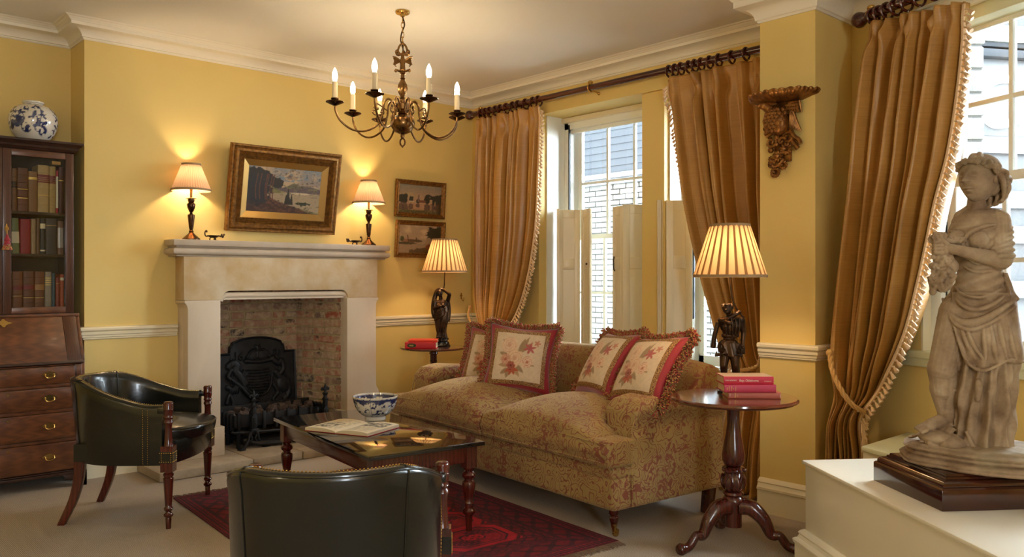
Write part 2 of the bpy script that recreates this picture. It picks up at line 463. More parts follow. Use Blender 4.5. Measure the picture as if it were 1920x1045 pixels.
def mk_glass():
    m = bpy.data.materials.new('window_glass'); m.use_nodes = True; nt = m.node_tree
    nt.nodes.remove(nt.nodes['Principled BSDF'])
    out = nt.nodes['Material Output']
    t = N(nt, 'ShaderNodeBsdfTransparent'); g = N(nt, 'ShaderNodeBsdfGlossy'); g.inputs['Roughness'].default_value = .02
    fr = N(nt, 'ShaderNodeFresnel'); fr.inputs[0].default_value = 1.35
    t.inputs[0].default_value = (.96, .98, .97, 1)
    mx = N(nt, 'ShaderNodeMixShader'); L(nt, fr.outputs[0], mx.inputs[0]); L(nt, t.outputs[0], mx.inputs[1]); L(nt, g.outputs[0], mx.inputs[2])
    L(nt, mx.outputs[0], out.inputs[0]); return m
MAT['glass'] = mk_glass()
def mk_shade(name, col, trans=.55):
    m = bpy.data.materials.new(name); m.use_nodes = True; nt = m.node_tree
    nt.nodes.remove(nt.nodes['Principled BSDF']); out = nt.nodes['Material Output']
    d = N(nt, 'ShaderNodeBsdfDiffuse'); t = N(nt, 'ShaderNodeBsdfTranslucent')
    d.inputs[0].default_value = col; t.inputs[0].default_value = col
    mx = N(nt, 'ShaderNodeMixShader'); mx.inputs[0].default_value = trans
    L(nt, d.outputs[0], mx.inputs[1]); L(nt, t.outputs[0], mx.inputs[2]); L(nt, mx.outputs[0], out.inputs[0]); return m
MAT['shade'] = mk_shade('gold_pleated_silk', S(216, 180, 130), .22)
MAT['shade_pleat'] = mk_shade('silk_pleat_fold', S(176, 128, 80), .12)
MAT['shade_small'] = mk_shade('pink_beige_pleated_shade', S(206, 166, 132), .07)
MAT['shade_in'] = mk_shade('shade_lining', S(240, 226, 200), .3)
MAT['shade_trim'] = M('shade_binding', S(150, 122, 88), .7)
def mk_fringe_mixed():
    m, nt, b = newmat('mixed_wool_fringe')
    g = N(nt, 'ShaderNodeNewGeometry'); 
    n = noise(nt, g.outputs['Position'], 95, 1)
    r = ramp(nt, n, [(.30, S(150, 44, 50)), (.45, S(184, 116, 78)), (.50, S(176, 140, 82)), (.58, S(116, 98, 54))], 'CONSTANT')
    L(nt, r.outputs[0], b.inputs['Base Color']); b.inputs['Roughness'].default_value = .85; return m
MAT['fringe'] = mk_fringe_mixed()
# ------------------------------------------------------------------ the room shell
CZ = 2.965                      # ceiling height
XW = 4.844                      # window wall
YB = 5.826                      # chimney breast / fireplace wall
YA = 6.137                      # alcove back wall
XL = -1.9; YR = -3.2
floor_mb = MB().box(XL-.2, 5.3, YR-.2, 6.9, -.06, 0)
struct('floor', floor_mb, MAT['carpet'], flat=True)
struct('ceiling', MB().box(XL-.2, 5.6, YR-.2, 6.9, CZ, CZ+.1), MAT['ceil'], flat=True)

# fireplace wall with opening for the firebox
w = MB()
w.box(1.571, 2.38, YB, YB+.14, 0, CZ)
w.box(3.44, 5.3, YB, YB+.14, 0, CZ)
w.box(2.38, 3.44, YB, YB+.14, 1.21, CZ)
w.box(1.571, 1.60, YB+.14, YA+.1, 0, CZ)
w.box(5.2, 5.3, YB+.14, YB+.9, 0, CZ)
struct('wall_fireplace', w, MAT['wall'], flat=True)
struct('wall_alcove', MB().box(XL-.1, 1.571, YA, YA+.12, 0, CZ), MAT['wall'], flat=True)
struct('wall_left', MB().box(XL-.12, XL, YR-.1, YA, 0, CZ), MAT['wall'], flat=True)
w = MB().box(XL-.12, -1.5, YR-.12, YR, 0, CZ).box(-.55, 3.6, YR-.12, YR, 0, CZ).box(-1.5, -.55, YR-.12, YR, 0, .9).box(-1.5, -.55, YR-.12, YR, 2.3, CZ).box(-1.5, -1.25, YR-.12, YR, .9, 2.3)  # gap added in the unseen rear wall to let in fill daylight
struct('wall_rear', w, MAT['wall'], flat=True)

# window wall: openings y 3.682..2.63 and 4.955..3.886
HZ = 2.675; SZ = .60; XO = 5.30
w = MB()
w.box(XW, XO, 4.955, YB, 0, CZ)                 # by the corner
w.box(4.875, XO, 3.682, 3.886, SZ, HZ)          # post between the windows
w.box(XW, XO, 2.143, 4.955, HZ, CZ)             # head
w.box(XW, XO, 2.63, 4.955, 0, SZ)               # under the sills
w.box(XW, XO, 2.143, 2.63, 0, HZ)
struct('wall_window', w, MAT['wall'], flat=True)
# pier at the start of the bay
PX = 4.144
struct('wall_pier', MB().box(PX, 4.9, 2.143, 2.47, 0, CZ), MAT['wall'], flat=True)
# canted bay wall with two windows
T0, T1 = .50, 1.56; T2, T3 = 2.0, 3.06; TE = 3.6
Z0, Z1 = .93, 2.60
def w3box(m, t0, t1, n0, n1, z0, z1):
    vs = []
    for z in (z0, z1):
        for (t, n) in ((t0, n0), (t1, n0), (t1, n1), (t0, n1)):
            p = W3(t, n); vs.append((p[0], p[1], z))
    return m.add(vs, [(0,3,2,1),(4,5,6,7),(0,1,5,4),(1,2,6,5),(2,3,7,6),(3,0,4,7)])
w = MB()
for a, b_ in ((-.05, T0), (T1, T2), (T3, TE)): w3box(w, a, b_, -.28, 0, 0, CZ)
for a, b_ in ((T0, T1), (T2, T3)):
    w3box(w, a, b_, -.28, 0, 0, Z0); w3box(w, a, b_, -.28, 0, Z1, CZ)
struct('wall_bay', w, MAT['wall'], flat=True)
_e = W3(TE, 0)
w = MB().box(_e[0], _e[0]+.14, YR-.1, _e[1]+.02, 0, CZ)
struct('wall_right', w, MAT['wall'], flat=True)

# cornices
def cprof(z0, z1, p, step=True):
    H = z1-z0
    pr = [(-.01, z0), (.006, z0), (.012, z0+H*.06), (.012, z0+H*.11), (.02, z0+H*.13)]
    for k in range(1, 8):
        a = PI/2*k/8; pr.append((.02+(p*.62-.02)*(1-cos(a)), z0+H*.13+H*.42*sin(a)))
    pr += [(p*.62, z0+H*.56), (p*.70, z0+H*.57), (p*.70, z0+H*.74), (p*.74, z0+H*.76), (p*.78, z0+H*.82), (p*.80, z0+H*.83), (p*.88, z0+H*.93), (p*.94, z0+H*.94), (p, z0+H), (-.01, z0+H)]
    return pr
# path keeps the room on its left when walking clockwise: window wall -> breast -> alcove
path = [(XW, 2.47), (XW, YB), (1.571, YB), (1.571, YA), (XL, YA), (XL, YR)]
struct('trim_1', moulding(path, cprof(2.852, CZ, .15)), MAT['cornice'], sharp=25)
prp = [(-.01, 2.728), (.008, 2.728), (.012, 2.738), (.02, 2.742)]
for k in range(1, 8):
    a = PI/2*k/8; prp.append((.02+.07*(1-cos(a)), 2.742+.065*sin(a)))
prp += [(.092, 2.81), (.105, 2.812), (.105, 2.845), (.112, 2.85), (.125, 2.868), (.13, 2.87), (.165, 2.93), (.17, CZ), (-.01, CZ)]
_c = W3(TE, 0)
path = [(_c[0], YR), (_c[0], _c[1]), W3(0, 0), (PX+.02, 2.143)]
path2 = [(_c[0], YR), (_c[0], _c[1]), (4.566, 2.143), (PX, 2.143), (PX, 2.47), (XW, 2.47)]
struct('trim_2', moulding(path2, prp), MAT['cornice'], sharp=25)
# dado rails
def dprof(z1, h=.085, p=.036):
    z = z1-h
    return [(-.01, z), (.008, z), (.014, z+.006), (.010, z+.012), (.018, z+.016), (.018, z+.028), (.026, z+.034), (.026, z+.046), (.020, z+.052), (p, z+.062), (p, z+.075), (p-.006, z+.082), (.008, z+h), (-.01, z+h)]
struct('trim_3', moulding([(XW, 5.2), (XW, YB), (3.70, YB)], dprof(.985)), MAT['trim'], sharp=25)
struct('trim_4', moulding([(2.16, YB), (1.571, YB), (1.571, YA), (XL, YA)], dprof(.985)), MAT['trim'], sharp=25)
struct('trim_5', moulding([(4.47, 2.143), (PX, 2.143), (PX, 2.47)], dprof(.945)), MAT['trim'], sharp=25)
# baseboards
bp = [(-.01, 0), (.030, 0), (.030, .125), (.036, .13), (.036, .142), (.028, .15), (.022, .165), (.026, .17), (.018, .182), (.006, .19), (-.01, .192)]
struct('baseboard_pier', moulding([(4.56, 2.143), (PX, 2.143), (PX, 2.47)], bp), MAT['trim'], sharp=25)
struct('baseboard_window', moulding([(XW, 2.5), (XW, YB), (3.75, YB)], bp), MAT['trim'], sharp=25)
struct('baseboard_fireplace', moulding([(2.1, YB), (1.571, YB), (1.571, YA), (XL, YA)], bp), MAT['trim'], sharp=25)

# ------------------------------------------------------------------ sash windows of the window wall
def barx(m, x0, x1, y0, y1, z0, z1): return m.box(min(x0,x1), max(x0,x1), min(y0,y1), max(y0,y1), z0, z1)
def sash_window(name, ya, yb):        # ya < yb
    lin = MB()
    lin.box(4.93, 5.24, ya, ya+.012, SZ, HZ); lin.box(4.93, 5.24, yb-.012, yb, SZ, HZ); 
    root = struct(name, lin, MAT['white'])
    f = MB()
    for (a, b_) in ((ya+.012, ya+.06), (yb-.06, yb-.012)): f.box(5.14, 5.32, a, b_, SZ, HZ-.03)
    f.box(5.14, 5.32, ya+.012, yb-.012, HZ-.10, HZ-.025); f.box(4.87, 5.34, ya+.012, yb-.012, SZ, SZ+.045)
    f.box(5.17, 5.20, ya+.05, yb-.05, HZ-.13, HZ-.10)
    obj('window_frame', f, MAT['white'], root, bevel=.003)
    hd = MB().box(5.10, 5.15, ya+.012, yb-.012, HZ-.045, HZ-.005)
    obj('head_moulding', hd, MAT['trim'], root, bevel=.004)
    sd = MB().box(5.135, 5.15, yb-.075, yb-.062, 1.0, HZ-.06)
    obj('dark_seal', sd, MAT['blacklead'], root)
    y0, y1 = ya+.06, yb-.06
    def sash(nm, xc, z0, z1, rows, bot):
        s_ = MB(); t = .018
        s_.box(xc-t, xc+t, y0, y0+.045, z0, z1); s_.box(xc-t, xc+t, y1-.045, y1, z0, z1)
        s_.box(xc-t, xc+t, y0, y1, z1-.04, z1); s_.box(xc-t, xc+t, y0, y1, z0, z0+bot)
        gy0, gy1, gz0, gz1 = y0+.045, y1-.045, z0+bot, z1-.04
        for k in (1, 2): yy = gy0+(gy1-gy0)*k/3; s_.box(xc-.014, xc+.014, yy-.010, yy+.010, gz0, gz1)
        for k in range(1, rows): zz = gz0+(gz1-gz0)*k/rows; s_.box(xc-.0135, xc+.0135, gy0, gy1, zz-.010, zz+.010)
        o = obj(nm, s_, MAT['white'], root, bevel=.002)
        for i in range(3):
            for j in range(rows):
                a, b_ = gy0+(gy1-gy0)*i/3, gy0+(gy1-gy0)*(i+1)/3
                c, d = gz0+(gz1-gz0)*j/rows, gz0+(gz1-gz0)*(j+1)/rows
                obj('pane', MB().box(xc-.002, xc+.002, a+.008, b_-.008, c+.008, d-.008), MAT['glass'], o, flat=True)
        return o
    u = sash('upper_sash', 5.275, 1.635, 2.61, 2, .03)
    lo = sash('lower_sash', 5.235, SZ+.05, 1.675, 2, .075)
    c = MB().box(5.20, 5.235, (y0+y1)/2-.03, (y0+y1)/2+.03, 1.675, 1.69).lathe([(.0, 0), (.012, 0), (.012, .015), (0, .018)], 12, (5.22, (y0+y1)/2, 1.69))
    obj('sash_catch', c, MAT['darkbrass'], root)
    return root
sash_window('window_1', 3.886, 4.955)
sash_window('window_2', 2.63, 3.682)

# folding half height shutters: each stack a thing made of leaves
def leaf(p, q, z1, parent, z0=SZ+.05, knob=None):
    p = Vector(p); q = Vector(q); d = (q-p); Lh = d.length; d.normalize(); n = Vector((-d.y, d.x)); T = .022
    m = MB(); st = .05
    def bx(a, b_, t0, t1, c, e):
        vs = []
        for z in (c, e):
            for (s_, t) in ((a, t0), (b_, t0), (b_, t1), (a, t1)):
                v = p+d*s_+n*t; vs.append((v.x, v.y, z))
        m.add(vs, [(0,3,2,1),(4,5,6,7),(0,1,5,4),(1,2,6,5),(2,3,7,6),(3,0,4,7)])
    st = min(st, Lh*.28)
    bx(0, st, 0, T, z0, z1); bx(Lh-st, Lh, 0, T, z0, z1)
    mid = 1.42
    for (c, e) in ((z0, z0+.1), (mid-.045, mid+.045), (z1-.07, z1)): bx(st, Lh-st, 0, T, c, e)
    o = obj('shutter_leaf', m, MAT['trim'], parent, bevel=.002)
    m2 = MB(); m, mm = m2, m
    def bx2(a, b_, t0, t1, c, e):
        vs = []
        for z in (c, e):
            for (s_, t) in ((a, t0), (b_, t0), (b_, t1), (a, t1)):
                v = p+d*s_+n*t; vs.append((v.x, v.y, z))
        m2.add(vs, [(0,3,2,1),(4,5,6,7),(0,1,5,4),(1,2,6,5),(2,3,7,6),(3,0,4,7)])
    bx2(st, Lh-st, .007, T-.007, z0+.1, mid-.045); bx2(st, Lh-st, .007, T-.007, mid+.045, z1-.07)
    obj('sunk_panel', m2, MAT['trim'], o)
    return o
t1 = thing('folding_shutter', 'cream half height folding shutter at the left side of the left window', 'shutter', (4.98, 4.85, SZ+.045))
def under(t): return t
def wleaf(p, q, z1, t):     # world coordinates into the thing's frame
    o = Vector((t.location.x, t.location.y))
    lf = leaf(Vector(p)-o, Vector(q)-o, z1-t.location.z, t, z0=.0)
    return lf
def leaf_local(p, q, z1, t):
    ox, oy, oz = t.location
    m0 = leaf((p[0], p[1]), (q[0], q[1]), z1, t)
    for o in [m0]+[c for c in bpy.data.objects if c.parent == m0]:
        o.data.transform(Matrix.Translation((-ox, -oy, -oz)))
    return m0
leaf_local((5.03, 4.925), (4.90, 4.80), 1.879, t1)
leaf_local((4.93, 4.825), (5.085, 4.707), 1.875, t1)
lf = leaf_local((5.087, 4.703), (5.032, 4.555), 1.875, t1)
obj('knob', MB().ball((5.045-4.98, 4.60-4.85, 1.42-SZ-.045), .009), MAT['darkbrass'], t1)
t2 = thing('folding_shutter', 'cream half height folding shutter against the post at the right side of the left window', 'shutter', (5.05, 4.1, SZ+.045))
leaf_local((5.07, 4.342), (5.015, 4.185), 1.874, t2)
leaf_local((4.99, 4.165), (5.16, 4.02), 1.879, t2)
h = MB().tube([(5.035-5.05, 4.295-4.1, .83), (5.028-5.05, 4.295-4.1, .80), (5.028-5.05, 4.293-4.1, .73), (5.024-5.05, 4.28-4.1, .715)], .005, 8)
obj('iron_bar_hook', h, MAT['soot'], t2, label='small black iron hook')
t3 = thing('folding_shutter', 'white lit folding shutter just right of the post between the windows', 'shutter', (4.9, 3.62, SZ+.045))
leaf_local((4.842, 3.718), (4.863, 3.70), 1.874, t3)
leaf_local((4.880, 3.668), (5.02, 3.54), 1.868, t3)
leaf_local((4.872, 3.70), (4.902, 3.674), 1.874, t3)

# ------------------------------------------------------------------ bay windows
def bay_window(name, t0, t1, zs):
    root = struct(name, w3box(w3box(MB(), t0, t0+.012, -.28, 0, Z0, Z1), t1-.012, t1, -.28, 0, Z0, Z1), MAT['trim'])
    f = MB()
    w3box(f, t0+.012, t0+.075, -.2, -.05, Z0, Z1); w3box(f, t1-.075, t1-.012, -.2, -.05, Z0, Z1)
    obj('window_frame', f, MAT['white'], root, bevel=.003)
    hd = MB(); w3box(hd, t0+.012, t1-.012, -.2, -.02, Z1-.07, Z1-.0); obj('head_board', hd, MAT['headgreen'], root, bevel=.003)
    hd = MB(); w3box(hd, t0-.05, t1+.05, -.01, .025, Z1-.01, Z1+.05); w3box(hd, t0-.05, t1+.05, -.01, .038, Z1+.05, Z1+.065); obj('head_moulding', hd, MAT['white'], root, bevel=.004)
    si = MB(); w3box(si, t0-.10, t1+.05, -.1, .045, Z0-.03, Z0+.005); w3box(si, t0-.10, t1+.05, -.0, .03, Z0-.075, Z0-.03); obj('window_sill', si, MAT['headgreen'], root, bevel=.005)
    a0, a1 = t0+.075, t1-.075
    def sash(nm, n, z0, z1, bot):
        s_ = MB(); t = .018
        w3box(s_, a0, a0+.05, n-t, n+t, z0, z1); w3box(s_, a1-.05, a1, n-t, n+t, z0, z1)
        w3box(s_, a0, a1, n-t, n+t, z1-.045, z1); w3box(s_, a0, a1, n-t, n+t, z0, z0+bot)
        g0, g1, h0, h1 = a0+.05, a1-.05, z0+bot, z1-.045
        for k in (1, 2): q = g0+(g1-g0)*k/3; w3box(s_, q-.011, q+.011, n-.014, n+.014, h0, h1)
        q = (h0+h1)/2; w3box(s_, g0, g1, n-.0135, n+.0135, q-.011, q+.011)
        o = obj(nm, s_, MAT['white'], root, bevel=.002)
        for i in range(3):
            for j in range(2):
                g = MB(); w3box(g, g0+(g1-g0)*i/3+.008, g0+(g1-g0)*(i+1)/3-.008, n-.002, n+.002, h0+(h1-h0)*j/2+.008, h0+(h1-h0)*(j+1)/2-.008)
                obj('pane', g, MAT['glass'], o, flat=True)
    sash('upper_sash', -.15, 1.765, 2.555, .035)
    sash('lower_sash', -.11, Z0+.01, 1.80, .075)
    dk = MB(); w3box(dk, a0-.006, a0+.002, -.09, -.08, Z0+.02, 1.75); obj('dark_seal', dk, MAT['blacklead'], root)
    return root
bay_window('window_3', T0, T1, 0)
bay_window('window_4', T2, T3, 0)
# low boxed window seat along the bay wall
sp_ = [(4.394, 1.757), (3.858, 1.757), (3.768, 1.553), (4.150, 1.262), W3(.92, .001), W3(.44, .001)]
sp_ = [(4.394, 1.757), (3.858, 1.757), (3.768, 1.556), (4.158, 1.262), (4.165, 1.270)]
m = MB().prism(sp_, lambda a, b_, h_: (a, b_, h_), 0, .485); ws = obj('window_seat', m, MAT['trim'], bevel=.004, label='low cream boxed window seat against the bay wall behind the curtain', category='window seat')
sp_ = [(4.396, 1.762), (3.848, 1.762), (3.758, 1.562), (4.158, 1.262), (4.168, 1.272)]
m = MB().prism(sp_, lambda a, b_, h_: (a, b_, h_), .485, .508); obj('seat_board', m, MAT['headgreen'], ws, bevel=.006)

# ------------------------------------------------------------------ outside: neighbouring buildings
EX = 8.9
bld = thing('brick_building', 'pale stock brick building across the lane seen through the left window', 'building', (EX, 7.5, -1))
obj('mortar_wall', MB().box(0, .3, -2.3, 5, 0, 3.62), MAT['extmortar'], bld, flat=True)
def brick_mesh(L_, H_, D_, seed, name='brick', rough=.0025):
    r = random.Random(seed); m = MB().box(-L_/2, L_/2, -D_/2, D_/2, -H_/2, H_/2)
    me = bpy.data.meshes.new(name); me.from_pydata(m.v, [], m.f)
    bm = bmesh.new(); bm.from_mesh(me)
    bmesh.ops.bevel(bm, geom=list(bm.edges), offset=H_*.09, segments=1, affect='EDGES')
    for v in bm.verts: v.co += Vector((r.uniform(-1, 1), r.uniform(-1, 1), r.uniform(-1, 1)))*rough
    bm.to_mesh(me); bm.free(); return me
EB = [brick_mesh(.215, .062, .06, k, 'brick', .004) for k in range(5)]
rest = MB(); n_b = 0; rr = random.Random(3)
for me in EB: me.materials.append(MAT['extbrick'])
for row in range(48):
    z = .04+row*.0755
    for k in range(32):
        y = -2.2+k*.2275+(.114 if row % 2 else 0)
        wy = 7.5+y; wz = z-1
        # the strip that shows between sash bars of the left window
        if 6.15 < wy < 7.75 and .15 < wz < 2.7 and n_b < 292:
            link('brick', EB[rr.randrange(5)], None, bld, loc=(-.012+rr.uniform(-.006, .006), y+rr.uniform(-.004, .004), z), rot=(0, 0, PI/2)); n_b += 1
        else:
            j = rr.uniform(-.005, .005); rest.box(-.03+j, .03, y-.107, y+.107, z-.031, z+.031)
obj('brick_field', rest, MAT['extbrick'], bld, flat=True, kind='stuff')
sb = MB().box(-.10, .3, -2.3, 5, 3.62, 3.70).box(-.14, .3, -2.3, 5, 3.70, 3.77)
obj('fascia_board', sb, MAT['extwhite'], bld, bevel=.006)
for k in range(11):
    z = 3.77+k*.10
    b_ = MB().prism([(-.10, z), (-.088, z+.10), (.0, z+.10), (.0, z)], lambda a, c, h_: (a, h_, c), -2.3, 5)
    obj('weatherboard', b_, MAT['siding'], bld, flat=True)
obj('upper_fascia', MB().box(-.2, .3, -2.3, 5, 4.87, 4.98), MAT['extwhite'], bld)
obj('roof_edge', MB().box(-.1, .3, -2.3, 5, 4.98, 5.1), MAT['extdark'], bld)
wn = obj('window', MB().box(-.05, .02, -1.95, -1.25, 1.9, 3.35), MAT['extwhite'], bld, bevel=.01)
for i in range(2):
    for j in range(3): obj('pane', MB().box(-.058, -.045, -1.90+i*.33, -1.62+i*.33, 1.98+j*.45, 2.36+j*.45), MAT['extdark'], wn)
# stone pier and shopfront seen from the bay
c0 = CS(4.35, 7.9)
pr_ = thing('stone_pier', 'weathered block pier standing outside the bay window', 'pier', (c0[0], c0[1], -1), YAW)
for k in range(27):
    j = rnd.uniform(-.012, .012)
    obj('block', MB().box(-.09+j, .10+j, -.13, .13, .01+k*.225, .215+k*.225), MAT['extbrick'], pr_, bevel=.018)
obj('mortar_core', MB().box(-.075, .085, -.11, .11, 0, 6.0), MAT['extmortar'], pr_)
c1 = CS(5.6, 10.5)
sh = thing('shopfront', 'pale shopfront with signboard across the street from the bay window', 'building', (c1[0], c1[1], -1), R(-42.5+12))
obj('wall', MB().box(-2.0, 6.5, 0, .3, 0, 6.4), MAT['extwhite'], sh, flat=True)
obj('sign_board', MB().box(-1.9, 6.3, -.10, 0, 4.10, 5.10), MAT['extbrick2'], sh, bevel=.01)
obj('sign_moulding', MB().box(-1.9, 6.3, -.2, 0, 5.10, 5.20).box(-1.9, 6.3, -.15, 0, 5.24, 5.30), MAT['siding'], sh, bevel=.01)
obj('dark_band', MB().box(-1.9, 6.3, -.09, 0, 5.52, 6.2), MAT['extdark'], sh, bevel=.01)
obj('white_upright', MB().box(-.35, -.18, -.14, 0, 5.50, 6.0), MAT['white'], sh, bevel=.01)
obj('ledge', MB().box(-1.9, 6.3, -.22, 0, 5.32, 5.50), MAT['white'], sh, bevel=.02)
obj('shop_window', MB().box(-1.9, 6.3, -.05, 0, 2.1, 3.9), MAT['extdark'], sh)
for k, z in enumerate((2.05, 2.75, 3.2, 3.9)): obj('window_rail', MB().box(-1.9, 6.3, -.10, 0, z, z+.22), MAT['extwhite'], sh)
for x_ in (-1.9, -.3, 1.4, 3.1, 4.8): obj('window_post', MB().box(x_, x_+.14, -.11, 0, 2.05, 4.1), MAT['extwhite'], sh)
cur = catmull([(-.35, -.12, 4.35), (-.1, -.12, 4.30), (.05, -.12, 4.50), (-.05, -.12, 4.68), (-.18, -.12, 4.58)], 8)
obj('sign_scroll', MB().tube(cur, .04, 8), MAT['white'], sh)
cur = catmull([(.9, -.12, 4.85), (.5, -.12, 4.80), (.3, -.12, 4.5), (.5, -.12, 4.26), (.9, -.12, 4.33)], 8)
obj('sign_scroll', MB().tube(cur, .05, 8), MAT['white'], sh)
struct('street_sky_blocker', MB().box(2.5, 18, -13, -12, -1, 8).box(5.4, 9.2, 15.5, 16.5, -1, 9), MAT['extbrick'], flat=True)  # unseen blocks added to keep sky light off the buildings outside
struct('street_ground', MB().box(5.6, 30, -20, 30, -1.1, -1.0), MAT['street'], flat=True)
# ------------------------------------------------------------------ fireplace
fx0, fx1 = 2.151, 3.715
FY = 5.65
fp = thing('fireplace_surround', 'pale limestone fireplace surround with moulded mantel shelf and worn lintel', 'fireplace', (2.93, FY, .06))
def loc(m, o): return m.move(lambda x, y, z: (x-o[0], y-o[1], z-o[2]))
FO = (2.93, FY, .06)
m = MB().box(2.075, 3.815, 5.640, YB-.001, 1.525, 1.568)
obj('mantel_shelf', loc(m, FO), MAT['mantel'], fp, bevel=.006)
pr = [(0, 0), (.03, 0)] 
pr = [(-.15, 1.452), (.030, 1.452), (.034, 1.456), (.030, 1.46)]
for k in range(9):
    a = -PI/2+PI*k/8; pr.append((.036+.026*cos(a), 1.488+.024*sin(a)))
pr += [(.030, 1.516), (.040, 1.525), (-.15, 1.525)]
m = moulding([(3.755, YB-.001), (3.755, 5.70), (2.135, 5.70), (2.135, YB-.001)], [(-.03-0+o if o < 0 else o, z) for o, z in pr])
m = moulding([(2.135, YB-.001), (2.135, 5.70), (3.755, 5.70), (3.755, YB-.001)][::-1], [(max(o, -.03), z) for o, z in pr])
m.box(2.16, 3.73, 5.72, YB-.001, 1.46, 1.52)
obj('bed_mould', loc(m, FO), MAT['mantel'], fp, sharp=30)
# lintel with curved cut-out and shaped ends, front face at y 5.67
lx0, lx1, lz0, lz1 = 2.153, 3.712, 1.150, 1.452
ox0, ox1, oz = 2.425, 3.435, 1.212
poly = [(lx0, lz1), (lx0, lz0)]
poly += [(2.41, lz0)]
for k in range(7):
    a = PI-PI/2*k/6; poly.append((ox0+.055+.055*cos(a), lz0+.005+(oz-lz0-.005)*sin(a)))
for k in range(7):
    a = PI/2-PI/2*k/6; poly.append((ox1-.055+.055*cos(a), lz0+.005+(oz-lz0-.005)*sin(a)))
poly += [(3.45, lz0), (lx1, lz0), (lx1, lz1)]
m = MB()
n = len(poly); Yf, Yb = 5.668, YB-.001
# notch the front left and right corners: lower ends curve forward
m.prism(poly, lambda a, b_, h_: (a, h_, b_), Yf, Yb)
obj('lintel', loc(m, FO), MAT['stone_lintel'], fp, bevel=.004)
# roll moulding under the lintel
pts = [(2.415, 5.69, lz0+.004), (2.425, 5.69, 1.175), (2.445, 5.69, 1.193), (2.475, 5.69, 1.198), (3.385, 5.69, 1.198), (3.415, 5.69, 1.193), (3.435, 5.69, 1.175), (3.445, 5.69, lz0+.004)]
m = MB()
bodyp = [(2.418, lz0)]+[(2.473-.055*cos(PI/2*k/6), lz0+.042*sin(PI/2*k/6)+.002) for k in range(7)]+[(3.387+.055*sin(PI/2*k/6), lz0+.002+.042*cos(PI/2*k/6)) for k in range(7)]+[(3.442, lz0)]
m.prism(bodyp, lambda a, b_, h_: (a, h_, b_), 5.70, 5.80)
m.tube([(p[0], 5.70, p[1]-.012) for p in bodyp[1:-1]], .021, 10, flat=1.0)
m.box(2.42, 3.44, 5.69, 5.80, 1.149, 1.163)
obj('roll_moulding', loc(m, FO), MAT['stone'], fp, sharp=40)
for (a, b_, sgn) in ((fx0, 2.402, -1), (3.420, fx1-.005, 1)):
    m = MB()
    # shaped outer edge: shallow concave shoulder under the lintel and above the plinth block
    out = a if sgn < 0 else b_; inn = b_ if sgn < 0 else a
    ins = out - sgn*.022
    pl = [(inn, .06), (out+sgn*.004, .06), (out+sgn*.004, .40)]
    for k in range(5): q = PI/2*k/4; pl.append((ins+sgn*.026*(1-sin(q)), .40+.05*q/(PI/2)))
    for k in range(5): q = PI/2*k/4; pl.append((ins+sgn*.022*(1-cos(q)), 1.08+.05*sin(q)))
    pl += [(out, 1.149), (inn, 1.149)]
    if sgn > 0: pl = pl[::-1]
    m.prism(pl, lambda p_, q_, h_: (p_, h_, q_), FY, YB-.001)
    m.box(min(a, b_)+.02, max(a, b_)-.02, YB-.09, YB+.02, .06, 1.149)
    obj('jamb', loc(m, FO), MAT['stone'], fp, bevel=.004)
    m = MB().box(a-.006 if sgn < 0 else a-.026, b_+.026 if sgn < 0 else b_+.010, FY-.012, YB-.001, .0601, .262)
    obj('plinth_block', loc(m, FO), MAT['stone'], fp, bevel=.005)
# hearth slabs
h0 = struct('hearth', MB().box(1.90, 4.02, 5.40, 6.22, 0, .045), MAT['mortar'], flat=True)
xs = [1.885, 2.52, 2.893, 3.45, 4.03]
for i in range(4):
    obj('hearth_stone', MB().box(xs[i]+.003, xs[i+1]-.003, 5.375+.004*(i % 2), 5.86, .002, .060), MAT['hearth'], h0, bevel=.008)
xs = [2.40, 2.9, 3.43]
for i in range(2): obj('hearth_stone', MB().box(xs[i]+.003, xs[i+1]-.003, 5.864, 6.21, .002, .058), MAT['hearth'], h0, bevel=.006)
# firebox of bricks
BK0 = (2.40, 5.80); BK1 = (2.52, 6.215); BK2 = (3.285, 6.215); BK3 = (3.425, 5.74)
m = MB()
pts = [BK0, BK1, BK2, BK3]
for i in range(3):
    (xa, ya), (xb, yb) = pts[i], pts[i+1]
    d = Vector((xb-xa, yb-ya)).normalized(); nn = Vector((-d.y, d.x))*.12
    vs = []
    for z in (.0, 1.35):
        vs += [(xa, ya, z), (xb, yb, z), (xb+nn.x, yb+nn.y, z), (xa+nn.x, ya+nn.y, z)]
    m.add(vs, [(0,3,2,1),(4,5,6,7),(0,1,5,4),(1,2,6,5),(2,3,7,6),(3,0,4,7)])
m.box(2.3, 3.5, 5.82, 6.35, 1.30, 1.36)
fb = struct('wall_firebox', m, MAT['mortar'], flat=True)
full = [brick_mesh(.222, .054, .05, k+10, 'brick', .004) for k in range(5)]
half = [brick_mesh(.104, .054, .05, k+30, 'brick', .004) for k in range(4)]
for me in full+half: me.materials.append(MAT['brick'])
